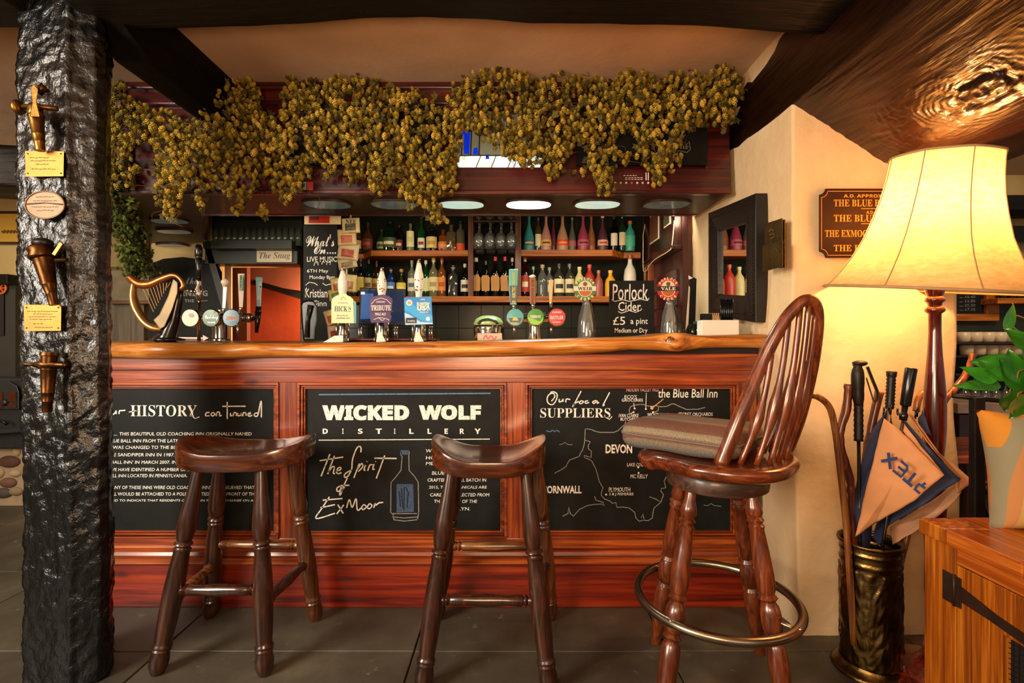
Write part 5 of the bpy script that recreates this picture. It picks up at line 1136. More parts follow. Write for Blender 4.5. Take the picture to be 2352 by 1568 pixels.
def bottle(px_, w_px, top, base, Y, kind, glass, lab_c, cap_c, label, group, lab_zone=(.12, .45), extra=None, liquid=None):
    k = F/Y; w_ = w_px/k*.96; h = (base-top)/k; c = P(px_, base, Y); zb = c.z
    th = thing('bottle', label, 'bottle', c, group=group); pr = bprof(kind, w_, h); seg = 16
    square = kind == 'square'
    m = MB().lathe(pr, c, 4 if False else seg)
    if square:
        vs = []
        for x, y, z in m.v:
            dx, dy = x-c.x, y-c.y; r = math.hypot(dx, dy)
            if r > w_*.45:
                a = math.atan2(dy, dx); f = min(1.0/max(abs(math.cos(a)), abs(math.sin(a))), 1.28); dx *= f*.9; dy *= f*.9
            vs.append((c.x+dx, c.y+dy, z))
        m.v = vs
    gm = glass if not isinstance(glass, str) else gmat(glass)
    obj('glass_body', m, gm, th, smooth=True, angle=50)
    if liquid:
        r = w_/2*.93; obj('liquid', MB().lathe([(r*.9, .006), (r, .012), (r, h*liquid[1]), (0, h*liquid[1])], c, 14), cmat(liquid[0], .15), th, smooth=True, angle=50)
    if cap_c: obj('cap', MB().lathe([(w_*.20, h*.90), (w_*.205, h*1.0), (0, h*1.002)] if kind != 'cone' else [(w_*.145, h*.93), (w_*.15, h), (0, h*1.002)], c, 12), cmat(cap_c, .4), th, smooth=True, angle=40)
    if lab_c:
        z0, z1 = lab_zone; r = w_/2*1.03 if not square else w_/2*1.17
        lo = MB().lathe([(r, h*z0), (r, h*z1)], c, 12, None, -PI/2-1.15, -PI/2+1.15, cap=False)
        if kind in ('cone', 'round', 'jug'):
            def rad(z):
                rs, hs = zip(*pr); return float(np.interp(z, hs, rs))*1.04
            lo = MB().lathe([(rad(h*(z0+(z1-z0)*q/4)), h*(z0+(z1-z0)*q/4)) for q in range(5)], c, 12, None, -PI/2-1.15, -PI/2+1.15, cap=False)
        # lathe frames start along +x: turn to face the room
        lb_ = obj('paper_label', lo, cmat(lab_c, .6), th, smooth=True)
        if extra: obj('label_print', MB().lathe([(r*1.015, h*(z0+(z1-z0)*.30)), (r*1.015, h*(z0+(z1-z0)*.62))], c, 8, None, -PI/2-.7, -PI/2+.7, cap=False), cmat(extra, .6), lb_, smooth=True)
    return th
# the frame of lathe(): angle a -> u*cos+v*sin with u = t x axis; check the orientation once
ORD = ['leftmost', 'second from left', 'third from left', 'fourth from left', 'fifth from left', 'sixth from left', 'seventh from left', 'eighth from left', 'ninth from left', 'tenth from left', 'eleventh from left', 'twelfth from left', 'thirteenth from left', 'fourteenth from left']
BYY = 3.43
UL = [(822, 20, 520, 'spirit', '6a4a20', 'c8a060', '2a1a10', 'amber bottle with tan label', 'a84020'), (845, 27, 512, 'round', '7a4418', '5a2a18', '1a1410', 'round amber rum bottle with dark label', 'b03820'), (877, 24, 528, 'round', '3a5a28', '8a9a60', '1a1a12', 'squat green flask', '2a3a1a'),
      (896, 31, 507, 'square', '12301a', '3a4a2a', '101810', 'dark green square gin bottle with oval badge', 'd8d0b0'), (917, 20, 517, 'spirit', '1c1a10', '5a1a14', '120e0a', 'dark slim bottle with red badge', 'c8b080'), (943, 19, 514, 'spirit', '9ab87a', 'dfe0a0', '4a6a3a', 'pale bottle with tall yellow-white label', 'c8cc88'),
      (968, 18, 506, 'spirit', '0f6a30', 'e0e0c8', '1a2018', 'bright green bottle with white label', '9a3030'), (992, 24, 524, 'square', '15140e', 'd8c078', '0e0c0a', 'black bottle with cream diamond label', 'b89848'), (1018, 22, 528, 'square', 'b0622a', 'c87a40', '3a2010', 'amber arched bourbon bottle', 'e0a060'),
      (1037, 26, 517, 'square', '8a7a58', '', '3a2a18', 'cut glass decanter bottle', ''), (1058, 22, 508, 'spirit', '8a8a6a', 'd85020', '14100c', 'clear bottle with orange label at its base', '')]
for i, (x, w_, tp, kd, g, lc, cc_, nm, ex) in enumerate(UL):
    zn = (.15, .72) if i in (5,) else (.1, .42) if i != 7 else (.12, .6)
    bottle(x, w_, tp, 577.5, BYY, kd, g, lc, cc_, nm+', '+ORD[i]+' on upper left shelf', 'bottles on the upper left shelf', zn if i != 10 else (.03, .25), ex, ('7a4a18', .4) if i in (0, 1, 8, 9) else None)
LLb = [(812, 22, 612, 'spirit', '2a3a10', 'c8b838', '3a3a10', 'dark green bottle with yellow label', '3a3a10'), (829, 18, 592, 'wine', '1a1a08', 'd8c050', '5a1a1a', 'tall dark bottle with yellow label', ''), (847, 20, 596, 'wine', '143a18', 'cbb88a', '18200f', 'tall green bottle with tan label', '6a5a38'),
       (865, 20, 600, 'square', '4a3010', 'b8a840', '2a1a0a', 'brown square bottle with olive label', '9a5020'), (898, 20, 616, 'square', '2a4a8a', '4a78c0', 'b07a58', 'blue square gin bottle', 'd0d8e8'), (922, 24, 618, 'squat', '5a5a20', 'd8c040', 'a87838', 'squat bottle with yellow label', 'e0d070'),
       (946, 20, 598, 'spirit', 'a0a890', 'd4cfae', '7a7a60', 'clear bottle with cream label', '4a6a6a'), (978, 18, 598, 'wine', '1f5a24', 'd0cc9a', 'c8c8a0', 'green bottle with cream label', ''), (996, 23, 593, 'spirit', 'a8a878', 'd8cf98', 'c8b070', 'pale whisky bottle with big cream label', 'a89860'),
       (1015, 20, 593, 'spirit', 'b86a28', 'e08a30', 'a05a20', 'amber whisky bottle with orange label', 'b85018'), (1041, 26, 610, 'square', '5a5a50', '', '9a8a60', 'ribbed cut glass bottle', ''), (1068, 21, 606, 'wine', '16140f', 'd8cfb8', 'c8c0b0', 'dark bottle with white label', '2a2420')]
for i, (x, w_, tp, kd, g, lc, cc_, nm, ex) in enumerate(LLb):
    bottle(x, w_, tp, 684.5, BYY, kd, g, lc, cc_, nm+', '+ORD[i]+' on lower left shelf', 'bottles on the lower left shelf', (.18, .52), ex, ('9a5a1c', .5) if i in (5, 9) else None)
WN = [(1094, 22, 592, 'dfd8c0', 'leftmost', 'white'), (1116, 20, 600, '0f0d0a', 'second from left', 'black'), (1138, 22, 590, 'b8202a', 'third from left', 'red'), (1160, 21, 590, 'c02530', 'fourth from left', 'red'), (1177, 18, 592, 'c8b8a0', 'rightmost', 'cream')]
for i, (x, w_, tp, cp, od, cn) in enumerate(WN):
    th = bottle(x, w_, tp, 684.5, BYY, 'wine', '14120c', 'd6ccb4', cp, 'dark wine bottle with '+cn+' capsule and brown card tag, '+od+' between the uprights', 'wine bottles between the uprights', (.2, .5), None)
    a = P(x-1, 648, BYY-.045)
    obj('card_tag', MB().prism([(-.026, -.06), (.026, -.06), (.030, .03), (.02, .048), (-.02, .048), (-.030, .03)], -.001, .001, lambda p, q, c, a=a: (a.x+p, a.y+c, a.z+q)), M['kraft'], th)
    obj('tag_string', MB().tube([(a.x, a.y, a.z+.045), (a.x+.012, a.y+.01, a.z+.075), (a.x, a.y+.045, a.z+.095)], .001, 5), M['cream'], th)
UR = [(1215, 27, 494, 'cone', '2a7f88', '2a6a70', '2a7f88', 'teal frosted bottle', 'd0a060'), (1236, 15, 500, 'spirit', '6a5a38', 'd8c8a0', '5a4a30', 'slim brown bottle with cream label', ''), (1254, 27, 494, 'cone', 'a8786a', 'c8a040', 'a05a58', 'pinkish frosted teardrop bottle with gold label', '5a2a2a'), (1271, 18, 500, 'cone', '5a1a2a', '4a1a20', '3a1018', 'dark red frosted bottle behind', ''),
      (1292, 29, 494, 'cone', 'a07858', 'c83828', '8a6040', 'tan frosted teardrop bottle with red label', 'e09030'), (1314, 20, 500, 'cone', '4a4a3c', '9a4a4a', '5a8a50', 'grey-green slim frosted bottle', ''), (1339, 29, 494, 'cone', '8a3048', 'b84a60', '90304a', 'magenta frosted teardrop bottle', '3a1018'), (1358, 22, 498, 'cone', '8a5028', '7a4020', '90582a', 'orange-brown frosted bottle', ''),
      (1384, 27, 495, 'cone', '4a2030', 'c8a080', 'd8d0c0', 'dark purple bottle with white neck', 'b83040'), (1410, 17, 496, 'wine', '0f0f0c', 'd8cfb8', '2a2a28', 'black slim bottle with two white labels', ''), (1429, 17, 492, 'wine', '1f4a30', 'c8b48a', '3a3a30', 'green slim bottle with card tag', ''), (1447, 24, 508, 'jug', '2f8a78', '3aa080', 'b8702a', 'turquoise bottle with copper neck', '')]
for i, (x, w_, tp, kd, g, lc, cc_, nm, ex) in enumerate(UR):
    bottle(x, w_, tp, 577.0, BYY+(.04 if i in (3, 7) else 0), kd, cmat(g, .42) if kd in ('cone', 'jug') else g, lc, cc_, nm+', '+ORD[i]+' on upper right shelf', 'bottles on the upper right shelf', (.14, .30) if kd == 'cone' else (.15, .5), ex)
LR = [(1206, 20, 592, 'spirit', '3a1410', 'b83828', 'c8a050', 'dark red rum bottle with red label', 'e8d8b0'), (1225, 17, 612, 'spirit', '5a6a40', 'a8a080', '8a9a70', 'small green bottle', ''), (1246, 26, 608, 'jug', '8a867a', '', 'b8845a', 'clear round-shouldered bottle with cork', ''), (1262, 20, 614, 'spirit', '8a8a80', '', '9a8a70', 'clear plain bottle', ''),
      (1284, 26, 606, 'spirit', '5a5540', 'd8c898', '2a2a20', 'bottle with cream and black label', '1a1814'), (1308, 23, 606, 'spirit', '5a5a48', 'd0bf90', '6a6a58', 'bottle with black and cream label', '1a1814'), (1331, 25, 613, 'jug', 'c8b878', '', 'd8cc98', 'cream stoneware bottle', ''), (1354, 27, 608, 'jug', 'a82a18', '', 'c84a28', 'red stoneware bottle', ''),
      (1375, 22, 621, 'jug', '9a4a3a', '', 'b86a50', 'terracotta pink stoneware bottle', ''), (1402, 27, 621, 'jug', 'd89a18', '', 'e8b040', 'yellow stoneware bottle', ''), (1447, 30, 586, 'jug', 'cfc6b4', '', '8a4a30', 'white patterned bottle with pourer above the cider board', '')]
for i, (x, w_, tp, kd, g, lc, cc_, nm, ex) in enumerate(LR):
    g_ = cmat(g, .4) if i in (6, 7, 8, 9, 10) else g
    bottle(x, w_, tp, 684.5, BYY, kd, g_, lc, cc_, nm+', '+ORD[i]+' on lower right shelf', 'bottles on the lower right shelf', (.15, .55), ex, ('5a2a18', .35) if i in (2, 3) else None)
# hanging glasses
rack = thing('glass_rack', 'wire rack under the canopy holding upturned wine glasses', 'glass rack', P(1135, 512, 3.33))
rz = P(0, 508, 3.33).z
for k in range(5): obj('rail', MB().box((P(1092+22*k, 0, 3.33).x-.004, 3.22, rz), (P(1092+22*k, 0, 3.33).x+.004, 3.5, rz+.008)), M['rust'], rack)
obj('zigzag_wire', MB().tube([P(1086+9*k, 496 if k % 2 else 508, 3.21) for k in range(12)], .0018, 5), M['iron'], rack)
obj('front_bar', MB().box(P(1088, 510, 3.21), P(1188, 506, 3.22)), M['rust'], rack)
def wineglass(c, s_=1.0, up=False, group=None, label=''):
    th = thing('wine_glass', label, 'glass', c, group=group)
    pr = [(.034, 0), (.032, .002), (.006, .006), (.004, .02), (.004, .085), (.01, .095), (.028, .11), (.038, .135), (.038, .16), (.031, .205), (.030, .205), (.037, .16), (.037, .136), (.027, .112), (.006, .098)]
    sgn = 1 if up else -1
    obj('bowl', MB().lathe([(r*s_, sgn*(h)*s_) for r, h in pr[5:]], c, 20, cap=False), M['glass'], th, smooth=True)
    obj('stem', MB().lathe([(r*s_, sgn*(h)*s_) for r, h in pr[:6]], c, 16), M['glass'], th, smooth=True, angle=50)
    return th
for r_, (Y, nm_) in enumerate(((3.26, 'front'), (3.40, 'rear'))):
    for k, px_ in enumerate((1100, 1125, 1150, 1174)):
        c = P(px_+(3 if r_ else 0), 0, Y); wineglass((c.x, Y, rz+.006), 1.02, False, 'wine glasses in the rack', 'upturned clear wine glass, '+ORD[k]+' in the '+nm_+' row of the hanging rack')

# ---------------------------------------------------------------- on and behind the bar
BT = 1.104
def on_bar(px_, Y): p = P(px_, 784, Y); return Vector((p.x, Y, BT))
# harp tap
hp = thing('harp_beer_tap', 'gold and pewter harp-shaped beer tap on a black base, far left of the bar', 'beer tap', on_bar(385, 2.2)); HY = 2.2
H = lambda pts, Y=HY: [P(x, y, Y) for x, y in pts]
obj('tap_column', MB().tube(H([(378, 786), (385, 770), (398, 735), (408, 690), (412, 650)], HY+.02), [.05, .034, .026, .022, .018], 16), M['black'], hp, smooth=True)
obj('tap_foot', MB().lathe([(.068, 0), (.066, .008), (.04, .014)], on_bar(385, HY+.02), 28), M['black'], hp, smooth=True)
hm = plain('harp_gold', S('b08850'), .3, .8, var=.2); hm2 = plain('harp_pewter', S('94805c'), .55, .4, var=.15)
pts = spline(H([(297, 636), (318, 652), (345, 652), (372, 640), (398, 632), (415, 642), (420, 658), (408, 664), (402, 655)]), 5)
obj('harp_neck', MB().tube(pts, [.014, .014, .015, .016, .016, .016, .016, .016, .016, .015, .015, .015, .014, .014, .013, .012, .012, .011, .010, .010]+[.009]*(len(pts)-20), 12, flat=1.2), plain('harp_copper', S('9a5c30'), .3, .8), hp, smooth=True)
pts = spline(H([(308, 650), (306, 680), (314, 710), (332, 738), (352, 752), (372, 756)]), 5)
obj('harp_pillar', MB().tube(pts, list(np.interp(np.linspace(0, 1, len(pts)), [0, .3, .8, 1], [.010, .017, .016, .008])), 12, flat=1.3), hm, hp, smooth=True)
obj('sound_box', MB().prism([(398, 640), (408, 648), (408, 672), (396, 710), (378, 750), (368, 756), (352, 735), (366, 722), (386, 680)], HY-.02, HY+.02, lambda a, b, c: P(a, b, c)), hm2, hp, bevel=.004)
for k in range(9):
    u_ = k/8; obj('string', MB().tube([P(326+8.2*k, 656-u_*8, HY), P(353+ (384-353)*u_, 716-(716-660)*u_, HY)], .0013, 5), M['brass_plate'], hp)
# tap tower with three lenses
def lens(th, px_, py_, Y, r_px, ringm, face, decor):
    r = r_px/F*Y; c = P(px_, py_, Y); o = obj('lens', MB().lathe([(r*.9, .03), (r, .02), (r, -.002), (r*.93, -.008), (r*.9, -.006)], c, 32, (0, 1, 0)), ringm, th, smooth=True, angle=50)
    obj('badge_face', MB().lathe([(0, -.0075), (r*.9, -.0065), (r*.9, 0)], c, 32, (0, 1, 0)), face, o)
    for (x0, y0, x1, y1, s, stl, mt_) in decor:
        t = MB(); text(t, s, px_+x0, py_+y0, px_+x1, py_+y1, PXF(Y-.0095), stl, .01); obj('badge_print', t, mt_, o, fix=False)
    return o
def disc(th, px_, py_, Y, rx, ry, mat, lift=0, name='badge_print', par=None):
    return obj(name, MB().add([P(px_+rx*math.cos(a), py_+ry*math.sin(a), Y-lift) for a in [2*PI*k/20 for k in range(20)]], [tuple(range(20))]), mat, par or th, fix=False)
TY = 2.22
tw1 = thing('beer_tap_tower', 'chrome T-shaped beer tap tower with three round badges on the bar left', 'beer tap', on_bar(503, TY+.04))
obj('column', MB().lathe([(.042, 0), (.042, .006), (.031, .012), (.030, .10), (.036, .12), (.036, .14)], on_bar(505, TY+.05), 24), M['chrome'], tw1, smooth=True, angle=50)
obj('cross_pipe', MB().tube([P(428, 735, TY+.05), P(570, 730, TY+.05)], .021, 16), M['chrome'], tw1, smooth=True)
obj('end_cap', MB().sphere(P(572, 730, TY+.05), .022, 14, 8), M['chrome'], tw1, smooth=True)
l = lens(tw1, 439, 730, TY, 21, M['chrome'], cmat('d8c8a8', .4), []); disc(tw1, 439, 724, TY, 6, 5, cmat('8a5a4a'), .009, par=l)
l = lens(tw1, 486, 730, TY, 21, M['chrome'], cmat('0f5a2c', .3), [(-15, -6, 15, 5, 'Carlsberg', 'script', M['white']), (-9, 9, 9, 12, 'PILSNER', 'bold', M['white'])]); disc(tw1, 489, 716, TY, 4, 3, cmat('6aa84a'), .009, par=l)
l = lens(tw1, 533, 730, TY, 21, M['chrome'], cmat('7ab0cc', .3), [(-14, -5, 14, 5, 'SALCOMBE', 'script', cmat('d88a80'))]); disc(tw1, 533, 730, TY, 15, 7, cmat('b8d0dc'), .0085, par=l)
for px_, y0, y1, mt_, hd in ((515, 652, 708, M['white'], 0), (554, 628, 706, M['white'], 1), (595, 636, 704, cmat('7fc0dc', .35), 2)):
    hp_ = obj('tap_handle', MB().prism([(px_-5, y1), (px_+4, y1), (px_+8, y0), (px_-4 if hd == 0 else px_-8, y0)] if hd else [(px_-5, y1), (px_+3, y1), (px_+7, y0+6), (px_-3, y0+6)], TY-.01, TY+.01, lambda a, b, c: P(a, b, c)), mt_, tw1, bevel=.003)
    if hd == 0: obj('handle_ball', MB().sphere(P(517, 648, TY), .017, 16, 10), M['white'], hp_, smooth=True)
    if hd == 1:
        obj('handle_badge', MB().prism([(550, 667), (561, 667), (561, 632), (551, 632)], TY-.013, TY-.011, lambda a, b, c: P(a, b, c)), cmat('0f6a34'), hp_)
        t = MB(); text(t, 'Carlsberg', 539, 645, 573, 653, PXF(TY-.0145), 'script', 0, rot=-PI/2+.05); obj('handle_print', t, M['white'], hp_, fix=False)
    if hd == 2:
        t = MB(); text(t, 'SALCOMBE', 575, 663, 617, 671, PXF(TY-.0125), 'sans', .01, rot=-PI/2+.1); obj('handle_print', t, M['white'], hp_, fix=False)
    obj('handle_stem', MB().tube([P(px_-1, y1, TY), P(px_-3, y1+16, TY+.02)], .006, 10), M['chrome'], tw1, smooth=True)
for px_ in (545,): obj('spout', MB().tube([P(px_, 742, TY), P(px_+2, 772, TY)], [.007, .004], 10), M['chrome'], tw1, smooth=True)
obj('black_spout', MB().tube([P(577, 733, TY), P(592, 728, TY), P(594, 704, TY)], [.010, .012, .012], 10), M['black'], tw1, smooth=True)
obj('black_spout', MB().tube([P(593, 715, TY), P(591, 740, TY), P(589, 764, TY)], [.014, .011, .007], 10), M['black'], tw1, smooth=True)
ft_ = thing('tall_black_tap', 'tall black-handled chrome tap standing between the harp and the tap tower', 'beer tap', on_bar(457, 2.38))
obj('handle', MB().turned(P(457, 640, 2.38), P(456, 562, 2.38), [(0, .010), (.3, .012), (.6, .016), (.62, .013), (.65, .017), (.9, .017), (1, .010)], 14), M['black'], ft_, smooth=True)
obj('valve', MB().turned(P(457, 692, 2.38), P(457, 638, 2.38), [(0, .008), (.2, .016), (.5, .018), (.6, .012), (.8, .013), (1, .012)], 14), M['chrome'], ft_, smooth=True)
obj('arm', MB().tube([P(425, 668, 2.38), P(455, 670, 2.38)], .010, 10), M['chrome'], ft_, smooth=True)
obj('pipe', MB().tube([P(457, 690, 2.38), P(457, 783, 2.38)], .008, 10), M['chrome'], ft_, smooth=True)
# hand pumps
def handpump(px_, label, badge, handle_top, Y=2.2, ceramic=True):
    th = thing('hand_pump', label, 'hand pump', on_bar(px_, Y+.04)); X = px_
    obj('base_ring', MB().lathe([(.042, 0), (.042, .01), (.030, .016)], on_bar(px_, Y+.04), 24), M['chrome'], th, smooth=True, angle=50)
    obj('glass_cylinder', MB().lathe([(.028, .014), (.030, .03), (.024, .05), (.026, .09), (.020, .10)], on_bar(px_, Y+.04), 20), M['chrome'], th, smooth=True)
    for k in (-1, 1): obj('stud', MB().tube([(P(px_+k*14, 0, Y+.06).x, Y+.06, BT), (P(px_+k*14, 0, Y+.06).x, Y+.06, BT+.10)], .004, 8), M['chrome'], th, smooth=True)
    obj('handle_shaft', MB().tube([P(px_, 760, Y+.045), P(px_, 690, Y+.035)], .012, 12), M['brass_dark'], th, smooth=True)
    hm_ = obj('pump_handle', MB().turned(P(px_, 700, Y+.03), P(px_, handle_top+10, Y+.02), [(0, .012), (.25, .015), (.5, .021), (.7, .021), (.88, .013), (1, .009)], 20), M['white'], th, smooth=True)
    obj('handle_finial', MB().turned(P(px_, handle_top+10, Y+.02), P(px_, handle_top, Y+.02), [(0, .008), (.3, .010), (.6, .006), (.8, .008), (1, .003)], 12), M['chrome'], th, smooth=True)
    if ceramic:
        random.seed(px_)
        f_ = MB()
        for k in range(9):
            a, b_ = random.uniform(-8, 8), random.uniform(-14, 14); f_.sphere(P(px_+a, 654+b_, Y+.001+.006*(abs(a)/8)), .0035, 6, 4)
        obj('painted_flowers', f_, cmat('9a4a28', .4), hm_, fix=False)
    return th
th = handpump(787, 'white-handled hand pump with a cream and blue pump badge, left of three', None, 612, ceramic=False)
YB2 = 2.185
def pfn(a, b, c): return P(a, b, c)
bd = obj('pump_badge', MB().prism([(761, 742), (761, 692), (764, 684), (772, 679), (778, 677), (780, 674), (795, 674), (798, 678), (805, 681), (812, 688), (813, 742)], YB2-.004, YB2+.004, pfn), cmat('dcd6a0', .4), th, bevel=.001)
obj('badge_edge', MB().prism([(813, 690), (818, 694), (818, 742), (813, 742)], YB2-.003, YB2+.02, pfn), cmat('5f9aa0'), bd)
t = MB(); f_ = PXF(YB2-.0048); text(t, 'HICK', 768, 703, 798, 715, f_, 'serif', .004); text(t, 'S', 800, 704, 806, 712, f_, 'serif'); t.strokes([[(800, 715), (806, 715)]], 1.2, f_)
text(t, 'CORNISH ALE', 772, 729, 803, 732, f_, 'bold'); text(t, 'SPECIAL DRAUGHT', 774, 723, 800, 726, f_, 'sans'); text(t, 'ST AUSTELL', 776, 694, 800, 697, f_, 'sans'); t.strokes([[(782, 688), (788, 681), (794, 688)]], 1, f_)
obj('badge_lettering', t, cmat('2a3038'), bd, fix=False)
th = handpump(877, 'floral-handled hand pump with a purple pump badge, middle of three', None, 613)
bd = obj('pump_badge', MB().prism([(852, 741), (849, 725), (852, 722), (848, 712), (849, 686), (856, 681), (868, 678), (878, 676), (888, 678), (896, 681), (902, 687), (900, 712), (897, 722), (900, 726), (896, 741)], YB2-.004, YB2+.004, pfn), cmat('4a2a5a', .35), th, bevel=.001)
t = MB(); text(t, 'TRIBUTE', 852, 701, 898, 713, f_, 'serif', .01); text(t, 'PALE ALE', 862, 718, 886, 724, f_, 'bold', .01); text(t, 'CORNISH', 864, 691, 884, 695, f_, 'bold')
t.strokes([[(853, 698), (862, 688), (875, 684), (888, 688), (898, 698)], [(858, 734), (870, 729), (886, 731), (894, 735)], [(870, 730), (878, 736), (886, 730)]], 1.3, f_)
obj('badge_lettering', t, cmat('e0d0c0'), bd, fix=False)
obj('badge_band', MB().prism([(846, 716), (903, 716), (903, 713.5), (846, 713.5)], YB2-.006, YB2-.003, pfn), cmat('2a1838'), bd)
th = handpump(962, 'floral-handled hand pump with a square bright blue pump badge, right of three', None, 594)
bd = obj('pump_badge', MB().prism([(931, 746), (928, 683), (991, 681), (994, 744)], YB2-.004, YB2+.004, pfn), cmat('1c86d0', .35), th, bevel=.001)
obj('badge_wave', MB().add([P(x, y, YB2-.0045) for x, y in ((931, 746), (929, 718), (940, 722), (955, 732), (966, 739), (994, 741), (994, 744))], [tuple(range(7))]), cmat('a8d4ec'), bd, fix=False)
obj('badge_wave', MB().add([P(x, y, YB2-.0046) for x, y in ((929, 690), (950, 700), (965, 712), (980, 720), (993, 724), (994, 741), (966, 734), (950, 724), (940, 716), (929, 712))], [tuple(range(10))]), cmat('2fa4e4'), bd, fix=False)
disc(bd, 940, 695, YB2-.0047, 7, 7, cmat('f0e0d8'), 0, par=bd); disc(bd, 940, 695, YB2-.0052, 4, 4, cmat('e89a80'), 0, par=bd); disc(bd, 983, 732, YB2-.0049, 5, 5, cmat('bcdcf0'), 0, par=bd)
obj('badge_box', MB().add([P(x, y, YB2-.0048) for x, y in ((932, 742), (957, 742), (957, 729), (932, 730))], [(0, 1, 2, 3)]), cmat('141c2c'), bd, fix=False)
t = MB(); f_ = PXF(YB2-.0056); text(t, "SURFIN'", 957, 694, 987, 702, f_, 'bold', .03); text(t, 'USA', 958, 701, 989, 713, f_, 'bold', .05); text(t, 'IPA', 966, 686, 976, 689, f_, 'bold'); text(t, 'AMERICAN PALE', 964, 715, 984, 718, f_, 'bold'); text(t, 'ST AUSTELL', 936, 735, 954, 739, f_, 'bold')
obj('badge_lettering', t, M['white'], bd, fix=False)
for px_ in (873, 960, 778):
    tg = thing('paper_tag', {873: 'small white price tag tied to the middle hand pump', 960: 'small white price tag tied to the right hand pump', 778: 'folded cream price card lying at the foot of the left hand pump'}[px_], 'tag', on_bar(px_, 2.12))
    obj('card', MB().add([P(px_-9, 785, 2.12), P(px_+13, 784, 2.12), P(px_+2, 762, 2.14), P(px_-6, 764, 2.14)] if px_ != 778 else [P(742, 786, 2.12), P(788, 785, 2.12), P(788, 770, 2.13), P(768, 771, 2.13)], [(0, 1, 2, 3)]), M['paper'], tg, solid=.0008)
# right tap tower
TY2 = 2.22
tw2 = thing('beer_tap_tower', 'chrome beer tap tower with teal, green and red round badges on the right', 'beer tap', on_bar(1228, TY2+.05))
obj('column', MB().lathe([(.034, 0), (.030, .01), (.027, .06), (.027, .12)], on_bar(1228, TY2+.05), 24), M['chrome'], tw2, smooth=True, angle=50)
obj('cross_pipe', MB().tube([P(1185, 728, TY2+.05), P(1275, 728, TY2+.05)], .022, 16), M['chrome'], tw2, smooth=True)
wh = M['white']
l = lens(tw2, 1183, 728, TY2, 21, M['chrome'], cmat('1f9aa0', .3), [(-9, 12, 9, 15, 'KOREV', 'bold', cmat('c8c840'))]); obj('badge_print', MB().add([P(1167, 730, TY2-.009), P(1199, 730, TY2-.009), P(1193, 742, TY2-.009), P(1173, 742, TY2-.009)], [(0, 1, 2, 3)]), cmat('0f3a5a'), l, fix=False)
obj('badge_print', MB().add([P(x, y, TY2-.0095) for x, y in ((1176, 736), (1191, 736), (1187, 728), (1180, 728))], [(0, 1, 2, 3)]), cmat('b8b830'), l, fix=False)
l = lens(tw2, 1230, 728, TY2, 21, M['chrome'], cmat('2f8a28', .3), [(-12, -4, 12, 2, 'TRIBUTE', 'bold', M['white'])]); obj('badge_print', MB().add([P(x, y, TY2-.009) for x, y in ((1212, 728), (1240, 738), (1248, 728), (1246, 738), (1236, 746), (1220, 744))], [tuple(range(6))]), cmat('8aca30'), l, fix=False)
l = lens(tw2, 1279, 728, TY2, 21, M['chrome'], cmat('c83840', .3), [(-15, -3, 15, 5, 'RATTLER', 'bold', cmat('f0d8d0')), (-10, -13, 10, -9, 'CORNISH', 'bold', cmat('f0d8d0')), (-9, 10, 9, 13, 'CYDER', 'bold', cmat('f0d8d0'))])
h_ = obj('tap_handle', MB().prism([(1172, 700), (1187, 700), (1191, 618), (1169, 618), (1168, 660)], TY2-.012, TY2+.01, pfn), cmat('57a89a', .4), tw2, bevel=.003)
obj('handle_badge', MB().add([P(x, y, TY2-.0135) for x, y in ((1172, 696), (1186, 696), (1189, 656), (1170, 656))], [(0, 1, 2, 3)]), cmat('1c4a5a'), h_, fix=False)
t = MB(); text(t, 'ARCTIC', 1167, 667, 1193, 675, PXF(TY2-.0145), 'bold', .01, rot=-PI/2); text(t, '2', 1176, 690, 1184, 697, PXF(TY2-.0145), 'bold', rot=-PI/2); text(t, 'ISLAND', 1166, 635, 1194, 641, PXF(TY2-.0145), 'sans', .02, rot=-PI/2); obj('handle_print', t, cmat('c8b840'), h_, fix=False)
h_ = obj('tap_handle', MB().prism([(1217, 698), (1231, 698), (1231, 638), (1216, 638)], TY2-.010, TY2+.012, pfn), cmat('8a5430', .45), tw2, bevel=.003)
obj('handle_cap', MB().sphere(P(1223, 635, TY2), .016, 14, 8, (1, 1, .5)), M['white'], h_, smooth=True)
t = MB(); text(t, 'PROPER JOB', 1198, 665, 1250, 672, PXF(TY2-.0115), 'bold', rot=-PI/2); obj('handle_print', t, cmat('3a1c10'), h_, fix=False)
h_ = obj('tap_handle', MB().prism([(1262, 694), (1268, 694), (1272, 643), (1260, 643)], TY2-.010, TY2+.010, pfn), cmat('d8b070', .4), tw2, bevel=.003)
for px_, y0 in ((1180, 700), (1224, 698), (1265, 692)): obj('handle_stem', MB().tube([P(px_, y0, TY2), P(px_, y0+18, TY2+.03)], .008, 10), M['chrome'], tw2, smooth=True)
for px_ in (1181, 1266): obj('spout', MB().tube([P(px_, 748, TY2), P(px_, 766, TY2)], [.007, .004], 10), M['chrome'], tw2, smooth=True)
